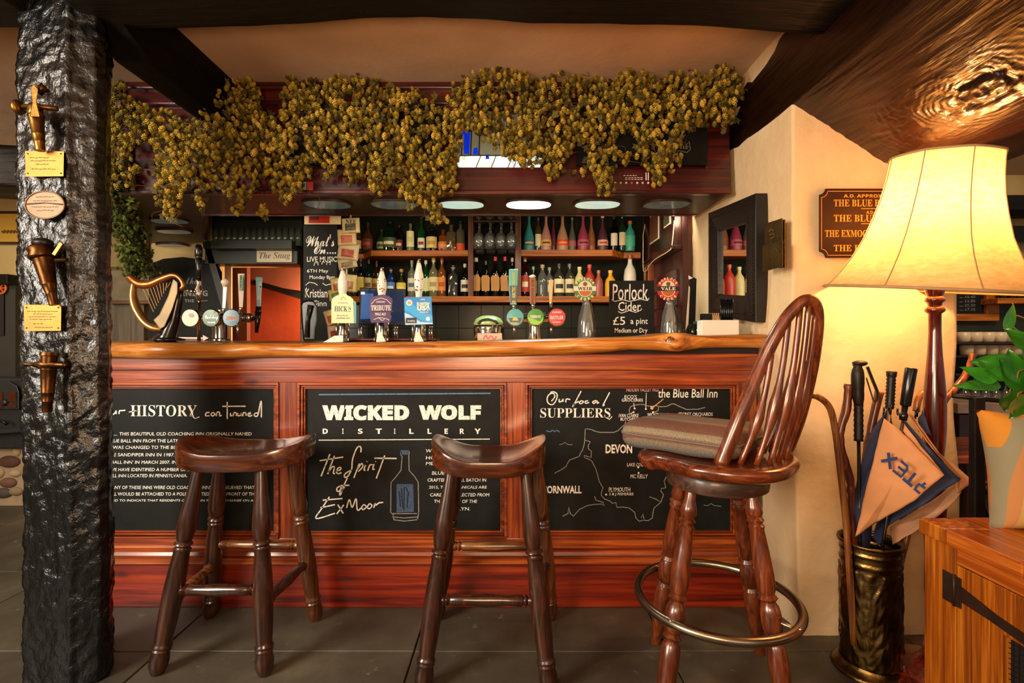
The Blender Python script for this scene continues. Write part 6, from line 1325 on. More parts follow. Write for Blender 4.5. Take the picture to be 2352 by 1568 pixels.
# cider fonts: oval badge on a glass bottle shaped pump
for (px_, py_, c1, c2, words, lab) in ((1345, 663, '3a7a30', 'd8d0b8', 'WEIR', 'clear glass cider pump with a round green and cream badge'), (1536, 663, 'b82420', '1f1a14', 'VALE', 'clear glass cider pump with a round red and black badge')):
    Yc = 2.2; th = thing('cider_pump', lab, 'cider pump', on_bar(px_+2, Yc+.02)); c = on_bar(px_+3, Yc+.02)
    obj('glass_body', MB().lathe([(.040, 0), (.042, .01), (.043, .05), (.036, .11), (.022, .16), (.016, .19), (.0145, .19), (.0205, .158), (.034, .11), (.041, .05), (.04, .012), (0, .010)], c, 28), M['glass'], th, smooth=True)
    obj('inner_valve', MB().turned(c, c+Vector((0, 0, .09)), [(0, .012), (.3, .010), (.6, .006), (1, .004)], 12), M['chrome'], th, smooth=True)
    bd = obj('round_badge', MB().lathe([(0, 0), (.049, 0), (.049, .008), (0, .008)], P(px_-1, py_, Yc-.01), 36, (0, 1, 0)), cmat(c1, .35), th)
    Yf = Yc-.0105
    obj('badge_print', MB().add([P(px_-1+17*math.cos(a), py_+19*math.sin(a), Yf-.0004) for a in [2*PI*k/24 for k in range(24)]], [tuple(range(24))]), cmat('dcc8a0'), bd, fix=False)
    obj('badge_print', MB().add([P(px_-1+14*math.cos(a), py_+4+13*math.sin(a), Yf-.0008) for a in [PI*k/14 for k in range(15)]], [tuple(range(15))]), cmat('b8622a'), bd, fix=False)
    disc(bd, px_-1, py_-11, Yf-.0008, 5, 5, cmat('6a4a2a'), 0, par=bd)
    obj('badge_band', MB().prism([(px_-27, py_+5), (px_+24, py_+5), (px_+24, py_-6), (px_-27, py_-6)], Yf-.003, Yf+.002, pfn), cmat(c2, .4), bd)
    t = MB(); text(t, words, px_-18, py_-4, px_+16, py_+3.5, PXF(Yf-.0036), 'serif', .01); obj('badge_lettering', t, cmat('2a2a22') if c2[0] == 'd' else M['white'], bd, fix=False)
    t = MB()
    for w_, a0, a1, rr in (('PORLOCK', -2.55, -.6, 22.5), ('CIDER', 2.35, .8, 23)):
        for k, ch in enumerate(w_):
            a = a0+(a1-a0)*k/(len(w_)-1); x, y = px_-1+rr*math.cos(a), py_+(rr+1)*math.sin(a); text(t, ch, x-2.4, y-3, x+2.4, y+3, PXF(Yf-.0006), 'bold', .01, rot=(a+PI/2) if w_ == 'PORLOCK' else (a-PI/2))
    obj('badge_lettering', t, cmat('e8dcb8'), bd, fix=False)
# boards
def chalkboard(name, label, x0, y0, x1, y1, Y, base=None):
    th = thing(name, label, 'chalkboard', P((x0+x1)/2, y1, Y)); obj('board_face', MB().box(P(x0, y1, Y), P(x1, y0, Y+.012)), M['board'], th); return th
cbd = chalkboard('cider_chalkboard', 'small chalkboard reading Porlock Cider at five pounds a pint', 1400, 645, 1501, 786, 2.32)
t = MB(); f_ = PXF(2.3192)
O5 = (1440, 420); K5 = 4.126
text(t, 'Porlock', 1407, 652, 1488, 689, f_, 'sans', .004, shear=.05); t.strokes([[(1405, 688), (1412, 692), (1430, 688), (1445, 692), (1470, 687), (1488, 690), (1491, 684)]], 1.6, f_)
text(t, 'Cider', 1420, 693, 1472, 714, f_, 'sans', .006); t.strokes([[(1420, 715), (1427, 719), (1445, 713), (1460, 717), (1472, 712), (1474, 708)]], 1.6, f_)
text(t, '£5', 1408, 727, 1436, 746, f_, 'sans', .004); text(t, 'a pint', 1448, 731, 1488, 748, f_, 'sans', .006); text(t, 'Medium or Dry', 1412, 753, 1487, 767, f_, 'sans', .008); text(t, 'local', 1440, 772, 1465, 782, f_, 'sans')
obj('chalk_lettering', t, M['chalk'], cbd, fix=False)
bcn = thing('rear_counter', 'dark counter behind the bar carrying the till and the tall chalkboard', 'counter', (-.3, 2.8, 0)); obj('top', MB().box((-1.35, 2.58, 1.02), (.88, 3.06, 1.05)), M['redwood'], bcn, bevel=.003); obj('cupboard', MB().box((-1.33, 2.62, 0), (.86, 3.05, 1.02)), M['redwood'], bcn)
wb_ = chalkboard('events_chalkboard', "tall narrow chalkboard headed What's On with chalk writing", 697, 514, 775, 802, 3.0)
t = MB(); f_ = PXF(2.9992)
for s, x0, y0, x1, y1, stl in (("What's", 703, 538, 768, 566, 'script'), ('On....', 721, 563, 772, 583, 'script'), ('LIVE MUSIC', 705, 589, 774, 601, 'sans'), ('6TH May', 705, 618, 754, 628, 'sans'), ('Monday 8pm', 711, 632, 769, 643, 'sans'), ('Kristian', 701, 663, 752, 683, 'sans'), ('Finn', 722, 690, 750, 703, 'sans')):
    text(t, s, x0, y0, x1, y1, f_, stl, .006)
t.strokes([[(721, 610), (723, 603), (731, 603), (730, 609)], [(739, 607), (741, 600), (746, 603)], [(750, 608), (751, 602), (759, 602), (758, 608)], [(702, 655), (710, 648), (722, 650), (730, 655)], [(741, 650), (748, 655), (760, 652), (768, 648)], [(701, 680), (704, 660)]], 1.6, f_)
obj('chalk_lettering', t, M['chalk'], wb_, fix=False)
pk = thing('poster', 'cream and red poster pinned above the tall events chalkboard', 'poster', P(739, 515, 2.98)); obj('card', MB().box(P(699, 515, 2.98), P(783, 492, 2.984)), M['cream'], pk); obj('print', MB().box(P(709, 512, 2.976), P(757, 492, 2.979)), cmat('b81c14', .5), pk); obj('print', MB().box(P(712, 505, 2.973), P(732, 492, 2.977)), cmat('5a1414', .5), pk)
# snack packets hanging in a strip
random.seed(5)
for k, (x, y, w_, h_, rot, c1, c2, s) in enumerate(((806, 518, 34, 30, .05, 'd8c890', '4a4428', 'NEE'), (797, 545, 36, 32, .04, 'd4c08c', 'b8623a', ''), (800, 577, 40, 34, -.12, 'ccc29a', 'a84828', ''), (798, 604, 36, 22, .2, 'c8bc90', '8a7a50', ''), (776, 655, 26, 30, .15, 'cfb878', '9a4a28', ''), (803, 650, 26, 34, -.1, 'd8c488', 'b07840', ''), (773, 676, 30, 22, .2, 'c0b070', '4a7a38', ''), (762, 728, 26, 30, .3, 'd0b888', 'a85838', ''), (772, 762, 32, 26, .1, 'c8b8a0', '8a3a30', ''))):
    Y = 2.55+.012*k if k < 4 else 2.42+.01*k
    th = thing('snack_packet', ['cream packet with dark print, uppermost of the hanging snack packets', 'cream packet with orange picture, second down in the hanging snack strip', 'large cream packet with red picture, third down in the hanging snack strip', 'plain crumpled packet, fourth down in the hanging snack strip', 'cream snack packet left of the left hand pump handle', 'cream snack packet right behind the left hand pump handle', 'green-printed snack packet left of the cream pump badge, above it', 'tilted snack packet left of the cream pump badge, near its foot', 'red-printed snack packet lowest of all, above the bar edge'][k], 'snack packet', P(x, y, Y), group='snack packets by the hand pumps')
    c = P(x, y, Y); ca, sa = math.cos(rot), math.sin(rot); hw, hh = w_/F*Y*.6, h_/F*Y*.58
    def pk_(u, v, c=c, ca=ca, sa=sa, hw=hw, hh=hh, k=k):
        a, b_ = (u*2-1)*hw, (v*2-1)*hh; d = -.012*(1-(u*2-1)**2)*(1-(v*2-1)**4)+.003*noise.noise(Vector((u*5, v*5, k)))
        return (c.x+a*ca-b_*sa, c.y+d, c.z+a*sa+b_*ca)
    obj('packet_front', MB().grid(pk_, 12, 12), cmat(c1, .4), th, smooth=True, solid=.002)
    obj('picture', MB().grid(lambda u, v: Vector(pk_(.2+.6*u, .15+.45*v))-Vector((0, .003, 0)), 8, 8), cmat(c2, .4), th, smooth=True)
    if s: t = MB(); text(t, s, x-12, y-14, x+12, y-4, PXF(Y-.015), 'serif', .01); obj('packet_print', t, cmat('2a2418'), th, fix=False)
hs_ = thing('packet_strip', 'card strip hanging from the canopy that holds the snack packets', 'hanging strip', P(800, 775, 2.58)); obj('strip', MB().tube([P(806, 494, 2.62), P(800, 560, 2.62), P(795, 640, 2.58), P(776, 700, 2.52), P(772, 775, 2.50)], .005, 6), M['cream'], hs_, smooth=True)
# monitor
mo = thing('till_screen', 'dark till screen showing a blue window, behind the hand pumps', 'screen', P(876, 748, 2.75))
obj('housing', MB().prism([(825, 746), (932, 748), (932, 664), (826, 660)], 2.75, 2.79, pfn), cmat('16181c', .3), mo, bevel=.004)
sm = plain('screen_dark_blue', S('1a2436'), .15, emit=S('1a2a48'), es=.5); sb = plain('screen_light_blue', S('3a5a8a'), .15, emit=S('3a6298'), es=.55)
obj('display', MB().add([P(829, 737, 2.7485), P(926, 739, 2.7485), P(926, 669, 2.7485), P(830, 666, 2.7485)], [(0, 1, 2, 3)]), sm, mo)
obj('screen_window', MB().add([P(827, 733, 2.747), P(856, 731, 2.747), P(858, 674, 2.747), P(831, 673, 2.747)], [(0, 1, 2, 3)]), sb, mo)
obj('screen_window', MB().add([P(829, 676, 2.746), P(838, 676, 2.746), P(838, 670, 2.746), P(829, 670, 2.746)], [(0, 1, 2, 3)]), plain('screen_white', (.8, .7, .8), .2, emit=(.8, .7, .85), es=.6), mo)
obj('stand', MB().box((P(870, 0, 2.77).x, 2.77, 1.05), (P(890, 0, 2.77).x, 2.80, 1.15)), cmat('16181c', .3), mo)
for k, px_ in enumerate((828, 910, 990)): 
    th = thing('chrome_pipe', ['upright chrome pipe pair between the left and middle hand pumps', 'upright chrome pipe pair between the middle and right hand pumps', 'upright chrome pipe pair right of the blue pump badge'][k], 'pipe', on_bar(px_, 2.42), group='upright chrome pipes behind the pumps')
    for d in (-2.5, 2.5): obj('tube', MB().tube([P(px_+d, 783, 2.42), P(px_+d-1, 752, 2.42), P(px_+d-1, 744, 2.45)], .0045, 8), M['chrome'], th, smooth=True)
dr_ = thing('drip_tray', 'dark red drip tray strip lying behind the bar edge under the pumps', 'drip tray', on_bar(905, 2.32)); obj('tray', MB().box((P(795, 0, 2.32).x, 2.28, BT), (P(1005, 0, 2.32).x, 2.40, BT+.010)), cmat('5a1410', .4), dr_, bevel=.003)
# card machine and others
cm_ = thing('black_dispenser', 'glossy black rounded dispenser beside the tall events chalkboard', 'dispenser', on_bar(709, 2.25))
obj('body', MB().prism([(696, 782), (692, 740), (690, 700), (694, 692), (708, 688), (722, 690), (729, 702), (730, 735), (725, 760), (723, 782)], 2.23, 2.31, pfn), M['black'], cm_, bevel=.008)
obj('front_lever', MB().tube([P(712, 700, 2.22), P(705, 735, 2.22), P(703, 775, 2.22)], [.010, .006, .008], 10), cmat('2a2a2a', .15), cm_, smooth=True)
obj('button', MB().sphere(P(728, 699, 2.23), .006, 10, 6), M['chrome'], cm_, smooth=True)
bk = thing('ice_bucket', 'chrome rounded ice bucket with pale green lid and red label', 'ice bucket', on_bar(1122, 2.4))
c = on_bar(1122, 2.4)
obj('body', MB().lathe([(.066, 0), (.07, .01), (.074, .06), (.074, .075)], c, 32), M['chrome'], bk, smooth=True)
obj('label_panel', MB().prism([(1097, 783), (1153, 783), (1153, 765), (1096, 765)], 2.322, 2.328, pfn), M['black'], bk); t = MB(); t.strokes([[(1110, 779), (1116, 770), (1121, 778), (1128, 771), (1134, 779), (1141, 772)]], 3.5, PXF(2.3208), True); obj('label_print', t, cmat('c02838'), bk, fix=False)
obj('domed_lid', MB().lathe([(.074, .075), (.072, .09), (.060, .108), (.035, .120), (0, .124)], c, 32), plain('pale_green_lid', S('b8d890'), .2, .3), bk, smooth=True)
obj('lid_handle', MB().tube([c+Vector((.045*math.cos(a), -.068+.0*a, .078+.022*math.sin(a))) for a in np.linspace(0, PI, 12)], .006, 8), M['black'], bk, smooth=True)
nb = thing('white_box', 'white box with straws and sticks standing on the right end of the bar', 'box', on_bar(1650, 2.1))
obj('box_shell', MB().box(P(1613, 784, 2.08)+Vector((0, 0, .004)), P(1683, 736, 2.14)), M['paper'], nb, bevel=.002)
for k, x in enumerate((1632, 1636, 1640, 1644, 1648)): obj('wooden_stirrer', MB().tube([P(x, 745, 2.12), P(x-1+k*.8, 719, 2.12)], .003, 6), cmat('c09060', .6), nb)
obj('black_pocket', MB().box(P(1614, 740, 2.10), P(1629, 721, 2.13)), M['board_dark'], nb)
sc_ = thing('straw_holder', 'black ribbed straw holder beside the white box, under the mirror', 'holder', on_bar(1668, 2.16)); 
for k in range(7): obj('straw', MB().tube([P(1657+4.2*k, 745, 2.15), P(1656+4.2*k, 686+2*(k % 2), 2.15)], .0042, 8), M['black'], sc_, smooth=True)
obj('cup', MB().lathe([(.028, 0), (.032, .09), (.030, .09), (.026, .004)], on_bar(1668, 2.16), 20), M['iron'], sc_, smooth=True)
cd_ = thing('flat_black_stand', 'thin black display card standing on edge near the right end of bar', 'card stand', on_bar(1588, 2.35))
obj('card', MB().prism([(1578, 776), (1596, 776), (1600, 640), (1585, 632)], 2.34, 2.352, pfn), M['board_dark'], cd_)
obj('card_edge', MB().prism([(1574, 760), (1581, 745), (1585, 660), (1582, 655)], 2.338, 2.342, pfn), M['paper'], cd_)
obj('corner_clip', MB().prism([(1581, 632), (1592, 638), (1582, 642)], 2.33, 2.338, pfn), M['white'], cd_)
for k, (x, c_, h_, lab) in enumerate(((1560, '5a5a48', 742, 'small clear glass tumbler beside the thin black display card'), (1592, '2a3a2a', 744, 'small dark green glass by the right end of the bar'), (1603, '2a8aa0', 738, 'small turquoise glass next to the white box'))):
    th = thing('tumbler', lab, 'glass', on_bar(x, 2.2)); h = (784-h_)/F*2.2-.004; obj('glass_body', MB().lathe([(.014, 0), (.019, h), (.0175, h), (.0125, .003)], on_bar(x, 2.2), 16), gmat(c_), th, smooth=True)
# ---------------------------------------------------------------- background left: panelling, boards, snug
structure('trim_1', MB().box(P(250, 790, 3.50), P(342, 500, 3.53)), plain('ochre_panel', S('8a7448'), .7, var=.12))
structure('trim_2', MB().box(P(250, 800, 3.48), P(340, 698, 3.52)), M['grey_board'])
pf = thing('picture_frame', 'dim wooden picture frame with engraving behind the harp tap', 'picture', P(300, 697, 3.47)); obj('frame', MB().box(P(248, 698, 3.44), P(352, 614, 3.475)), wood('frame_brown', S('3a2410'), S('5a3818'), S('6f4a22'), 'X', .5, .1, 1, False), pf, bevel=.004); obj('print', MB().box(P(256, 690, 3.435), P(344, 622, 3.441)), plain('aged_print', S('6a5c40'), .6, var=.25), pf)
ab = thing('arched_chalkboard', 'arched dark chalkboard with faint white lettering behind the tap tower', 'chalkboard', P(420, 790, 3.42))
arc = [(342, 790), (342, 620), (350, 604), (375, 594), (420, 590), (465, 596), (500, 608), (510, 625), (510, 790)]
obj('board_face', MB().prism(arc, 3.42, 3.44, pfn), M['board'], ab)
t = MB(); f_ = PXF(3.4192); text(t, 'the', 428, 637, 452, 652, f_, 'script'); text(t, 'DINING', 405, 667, 477, 680, f_, 'bold', .01); text(t, 'IN THE', 407, 687, 446, 694, f_, 'bold'); t.strokes([[(452, 690), (460, 690)], [(462, 691), (477, 690)]], 1.3, f_)
obj('chalk_lettering', t, M['chalk_dim'], ab, fix=False)
ar = thing('arrow_sign', 'white arrow on dark red board pointing right at the bar edge', 'sign', P(450, 784, 2.5)); obj('red_board', MB().box(P(427, 785, 2.5), P(474, 776, 2.51)), cmat('7a1c18', .5), ar)
obj('arrow', MB().prism([(410, 774), (466, 774.5), (466, 769), (479, 776), (466, 783), (466, 778), (410, 777)], 2.492, 2.498, pfn), M['paper'], ar)
snug = thing('snug_doorway', 'dark olive timber doorway frame with bracket, opening to the orange snug', 'door frame', P(600, 784, 3.4))
olive = plain('dark_olive_paint', S('22241a'), .5, var=.15)
obj('lintel', MB().box(P(470, 606, 3.38), P(700, 566, 3.5)), olive, snug, bevel=.004)
obj('lintel_cap', MB().box(P(466, 570, 3.36), P(702, 563, 3.5)), plain('dark_cap', S('14130e'), .5), snug, bevel=.003)
obj('jamb', MB().box(P(516, 606, 3.42), P(531, 1300, 3.5)), wood('jamb_brown', S('3a1a0a'), S('5a2c12'), S('6a3818'), 'Z', .5, .1, .6, False), snug)
obj('bracket', MB().prism([(470, 570), (484, 570), (524, 700), (524, 740), (512, 720)], 3.38, 3.42, pfn), olive, snug)
ts = thing('name_sign', 'cream plate reading The Snug above the orange doorway', 'sign', P(630, 602, 3.37)); obj('plate', MB().box(P(589, 602, 3.365), P(672, 576, 3.377)), cmat('c8b898', .5), ts, bevel=.004)
t = MB(); text(t, 'The Snug', 595, 579, 667, 597, PXF(3.3642), 'ital'); obj('lettering', t, cmat('4a3424'), ts, fix=False)
structure('wall_snug_recess', MB().box(P(508, 800, 3.75), P(575, 600, 3.80)), plain('brown_red_plaster', S('5a2410'), .8))
structure('ceiling_snug', MB().prism([(560, 600), (720, 600), (720, 672), (652, 662), (575, 640)], 4.1, 4.2, pfn), plain('snug_sloping_ceiling', S('5e2a14'), .8))
sbm = thing('snug_beam', 'dark sloping beam inside the orange snug room', 'beam', P(620, 660, 4.4)); obj('beam_timber', MB().prism([(570, 650), (600, 636), (700, 668), (700, 690)], 4.2, 4.35, pfn), M['beam'], sbm)
light('snug_lamp', 'AREA', (-1.42, 3.95, 1.45), (-2.2, 4.6, 1.1), 24, (1, .62, .3), (.3, .3))
gs = thing('glass_shelf', 'dark hanging shelf crowded with glasses above the snug doorway', 'glass shelf', P(590, 566, 3.3)); obj('back_panel', MB().box(P(487, 566, 3.48), P(697, 480, 3.5)), olive, gs); obj('shelf', MB().box(P(484, 570, 3.28), P(699, 565, 3.48)), olive, gs)
obj('shelf_top', MB().box(P(484, 488, 3.28), P(699, 484, 3.48)), olive, gs)
for k in range(14):
    x = 496+14.6*k; th = thing('pint_glass', 'dim upturned pint glass, number '+str(k+1)+' of the row on the shelf over the snug', 'glass', P(x, 565, 3.34), group='pint glasses over the snug'); th['label'] = 'dim upturned pint glass, '+ORD[k]+' on the dark shelf over the snug doorway'
    obj('glass_body', MB().lathe([(.026, 0), (.021, .12), (.019, .12), (.024, .0)], P(x, 565, 3.34), 14), M['dim_glass'], th, smooth=True)
# joinery right of the shelves
jo = thing('hatch_cupboard', 'dark red-brown hooded wall cupboard between the shelves and mirror wall', 'cupboard', (1.0, 3.1, 1.1))
obj('side_panel', MB().box((.985, 2.84, .9), (1.05, 3.53, 2.3)), M['redwood'], jo)
obj('hood', MB().box((.945, 2.86, 1.655), (.985, 3.53, 2.1)), M['redwood'], jo, bevel=.003)
obj('hood_moulding', MB().box((.925, 2.85, 1.635), (.985, 3.53, 1.66)), M['redwood'], jo, bevel=.005)
obj('upright', MB().box((.94, 3.40, .9), (.985, 3.46, 1.64)), M['bar_z'], jo, bevel=.003)
for k in range(3): obj('drawer_front', MB().box((.972, 2.92, 1.20+.115*k), (.986, 3.38, 1.30+.115*k)), M['mahog'], jo, bevel=.003)
for k, (y0, y1, z0, z1, c_, lab) in enumerate(((3.16, 3.36, 1.76, 1.95, '7a4a3a', 'reddish photo pinned on the hood side, the left of two'), (2.93, 3.05, 1.80, 1.93, '5a5a38', 'small landscape photo pinned on the hood side, the right of two'))):
    th = thing('photo_print', lab, 'photo', (.94, (y0+y1)/2, z0)); obj('white_border', MB().box((.9405, y0, z0), (.9445, y1, z1)), M['paper'], th); obj('picture', MB().box((.9385, y0+.008, z0+.008), (.9404, y1-.008, z1-.008)), cmat(c_, .3), th)
cb_ = thing('white_cable', 'thin white cable running down the edge of the hooded cupboard', 'cable', (.93, 3.42, 1.62)); obj('wire', MB().tube(spline([(.95, 3.50, 1.95), (.93, 3.49, 1.85), (.925, 3.47, 1.80), (.925, 3.47, 1.62), (.925, 3.40, 1.585), (.92, 3.2, 1.625), (.92, 2.90, 1.63), (.93, 2.86, 1.66), (.94, 2.85, 1.8)], 5), .003, 6), M['cream'], cb_, smooth=True)
# ---------------------------------------------------------------- far left: stove corner
sv = thing('wood_stove', 'black iron stove with arched glazed doors, behind the post at far left', 'stove', (-3.5, 3.2, .38))
def SB(x0, y0, x1, y1, Y0, Y1): return MB().box(P(x0, y1, Y0), (P(x1, y1, Y0).x, Y1, P(x0, y0, Y0).z))
greym = plain('stove_grey_iron', S('3a3c40'), .45, .6)
obj('firebox', MB().box((-3.75, 3.2, .40), (-3.02, 3.5, .86)), greym, sv, bevel=.01)
dr2 = obj('stove_door', MB().prism([(-60, 940), (44, 940), (44, 900), (38, 885), (20, 876), (-10, 876)], 3.17, 3.2, pfn), greym, sv, bevel=.004)
gl_ = plain('stove_glass', S('3a1c12'), .1, var=.4, emit=S('8a3a18'), es=.06)
for (a, b_, c_, d_) in ((-20, 900, 7, 922), (-20, 926, 7, 948-12), (17, 900, 38, 922), (17, 926, 38, 936)): obj('door_pane', MB().box(P(a, d_, 3.165), P(c_, b_, 3.169)), gl_, dr2)
obj('door_boss', MB().lathe([(0, -.014), (.012, -.01), (.022, 0)], P(12, 924, 3.17), 12, (0, 1, 0)), greym, dr2, smooth=True)
obj('door_handle', MB().tube([P(-5, 965, 3.14), P(8, 968, 3.14), P(16, 974, 3.14)], .010, 8), M['iron'], sv, smooth=True)
obj('ash_lip', MB().prism([(-60, 1000), (50, 992), (50, 984), (-60, 990)], 3.10, 3.2, pfn), greym, sv, bevel=.003)
fs_ = thing('fire_surround', 'dark fireplace surround with slanting hood behind the stove', 'fireplace', P(10, 870, 3.4)); obj('hood', MB().box(P(-200, 875, 3.40), P(38+30, 638, 3.5)), plain('soot_grey', S('2c2a24'), .7), fs_); obj('mantel', MB().box(P(-200, 652, 3.34), P(70, 636, 3.5)), M['beam'], fs_, bevel=.006)
obj('dark_panel', MB().box(P(-200, 770, 3.39), P(12, 665, 3.40)), M['dark_gap'], fs_)  # flat near-black panel on the front of the hood
oc = thing('horse_brass', 'small round orange pierced horse brass on the fireplace surround', 'ornament', P(4, 674, 3.38)); ocm = cmat('c8602a', .3); obj('ring', MB().tube([P(2+12*math.cos(a), 661+13*math.sin(a), 3.385) for a in [2*PI*k/24 for k in range(24)]], .008, 6, True), ocm, oc, smooth=True)
for k in range(6): a = PI*k/3; obj('spoke', MB().tube([P(2, 661, 3.385), P(2+12*math.cos(a), 661+13*math.sin(a), 3.385)], .005, 5), ocm, oc)
he = thing('stone_hearth', 'raised hearth of rounded fieldstones set in pale mortar at far left', 'hearth', (-3.6, 3.3, 0))
obj('mortar', MB().box((-4.4, 3.30, 0), (-3.0, 3.54, .40)), plain('pale_mortar', S('a48c70'), .9, bscale=20, bst=.4), he)
random.seed(9)
for (x, y, rx, ry, c_) in ((22, 1060, 26, 14, '5a3a2c'), (20, 1108, 20, 12, '6a4c3a'), (-12, 1085, 24, 16, 'a8906c'), (36, 1086, 14, 9, 'b09a7a'), (5, 1132, 26, 12, '4a4238'), (38, 1128, 16, 10, '8a7458'), (40, 1034, 9, 14, 'b89a70'), (-20, 1120, 16, 12, '7a6248'), (-25, 1055, 18, 12, '6a523e')):
    obj('stone', MB().sphere(P(x, y, 3.30), .05, 12, 7, (rx/17, .5, ry/17)), cmat(c_, .8), he, smooth=True)
pf = thing('picture_frame', 'small framed sepia landscape on the cream wall at the left edge', 'picture', P(15, 558, 3.53)); obj('frame', MB().box(P(-40, 560, 3.51), P(46, 486, 3.53)), cmat('3a2412', .4), pf); obj('print', MB().box(P(-36, 555, 3.506), P(42, 491, 3.509)), cmat('c89a3a', .5), pf)
t = MB()
for k in range(14): t.sphere(P(6+2.6*k, 532+2*math.sin(k*2.1), 3.505), .008, 6, 4)
obj('tree_print', t, cmat('6a5020', .6), pf, fix=False)
# ---------------------------------------------------------------- far right: the other serving area
structure('wall_recess', MB().box((2.0, 3.44, 0), (4.2, 3.50, 1.62)), plain('dark_recess', S('2a2a1c'), .6, var=.2))
rb = thing('serving_shelf', 'orange wooden shelf holding bottles, far right behind the lamp', 'shelf', P(2320, 690, 3.3)); obj('board', MB().box(P(2292, 697, 3.3), (3.9, 3.44, P(0, 684, 3.3).z)), M['shelf'], rb, bevel=.003)
for k, (x, c_, lc) in enumerate(((2302, '1a2a14', 'b8b088'), (2322, '14180e', 'd0d0b0'), (2338, '101008', '8a8a60'), (2352, '1a2414', 'c8c09a'))):
    bottle(x, 17, 612, 684, 3.36, 'wine', c_, lc, '14100c', ['dark green bottle leftmost on the far right shelf', 'dark bottle with pale label second on the far right shelf', 'black bottle third on the far right shelf', 'dark bottle cut by the right edge of the far shelf'][k], 'bottles on the far right shelf', (.15, .42))
bmr = thing('ceiling_beam', 'dark beam over the far right serving area behind the lamp shade', 'beam', P(2330, 490, 3.3)); obj('beam_timber', MB().box((2.5, 3.2, P(0, 490, 3.3).z), (4.2, 3.44, P(0, 458, 3.3).z)), M['beam'], bmr)
obj('lower_board', MB().box((2.5, 3.38, P(0, 548, 3.3).z), (4.2, 3.43, P(0, 512, 3.3).z)), M['board_dark'], bmr)
pb = thing('price_chalkboard', 'small wood-framed chalkboard with price list under the lamp shade', 'chalkboard', P(2245, 735, 3.42)); obj('board_face', MB().box(P(2130, 722, 3.42), P(2270, 560, 3.43)), M['board'], pb)
obj('frame', MB().box(P(2266, 737, 3.40), P(2283, 556, 3.44)).box(P(2120, 737, 3.401), P(2283, 721, 3.439)), M['shelf'], pb, bevel=.003)
t = MB(); f_ = PXF(3.4192)
for k in range(8): text(t, '£'+['3.60', '4.20', '4.50', '£5.00', '£6.40', '£6.80', '5.20', '£7.25'][k].replace('£', ''), 2216, 640+9.6*k, 2240, 646+9.6*k, f_); t.strokes([[(2204, 645+9.6*k), (2212, 645+9.6*k)]], 1, f_)
obj('chalk_lettering', t, M['chalk_dim'], pb, fix=False)
sf2 = thing('mug_shelf', 'dark shelf carrying rows of white mugs, right of the pillar', 'shelf', P(2280, 812, 3.2)); 
for y in (816, 786, 858): obj('board', MB().box(P(2195, y+5, 3.1), (3.9, 3.44, P(0, y, 3.1).z)), cmat('1c120c', .4) if y != 858 else cmat('241810', .4), sf2, bevel=.002)
k = 0
for row, (y, Y) in enumerate(((786, 3.16), (816, 3.16))):
    for x in (2212, 2240, 2268, 2296, 2324, 2350):
        c = P(x+(8 if row else 0), y, Y); th = thing('mug', 'white mug, '+ORD[k % 6]+' in the '+('upper' if row == 0 else 'lower')+' row of mugs right of the pillar', 'mug', c, group='white mugs right of the pillar'); k += 1
        obj('cup', MB().lathe([(.026, 0), (.034, .008), (.038, .066), (.035, .066), (.031, .01), (0, .008)], c, 18), cmat('d8c4a4', .35), th, smooth=True)
        obj('handle', MB().tube([c+Vector((.036+.018*math.sin(a), 0, .034-.020*math.cos(a))) for a in np.linspace(0, PI, 8)], .0045, 6), cmat('d8c4a4', .35), th, smooth=True)
for k, x in enumerate((2215, 2238, 2262, 2286, 2310)):
    c = P(x, 868, 3.14); wineglass((c.x, c.y, P(0, 862, 3.14).z), .9, False, 'hanging glasses right of the pillar', 'upturned glass under the mug shelves, '+ORD[k]+' right of the pillar')
ct_ = thing('serving_counter', 'pinkish counter slab over brown panelling, right of the pillar', 'counter', P(2260, 950, 2.9)); obj('slab', MB().box(P(2200, 950, 2.85), (3.9, 3.435, P(0, 926, 2.85).z)), plain('pink_marble', S('a88a78'), .3, var=.2), ct_, bevel=.004)
for k in range(8): obj('panel_board', MB().box((P(2203, 0, 2.9).x+.10*k, 2.9, 0), (P(2203, 0, 2.9).x+.10*k+.096, 2.94, P(0, 951, 2.9).z)), M['redwood'], ct_, bevel=.004)
sb_ = thing('wooden_bench_seat', 'worn reddish wooden bench seat low behind the iron railing', 'bench', P(2250, 1060, 2.1)); obj('seat_board', MB().box(P(2190, 1066, 1.95), (2.6, 2.35, P(0, 1048, 1.95).z)), M['bar'], sb_, bevel=.005)
for x in (1.85, 2.5): obj('leg', MB().box((x, 2.0, 0), (x+.05, 2.05, P(0, 1066, 1.95).z)), M['redwood'], sb_)
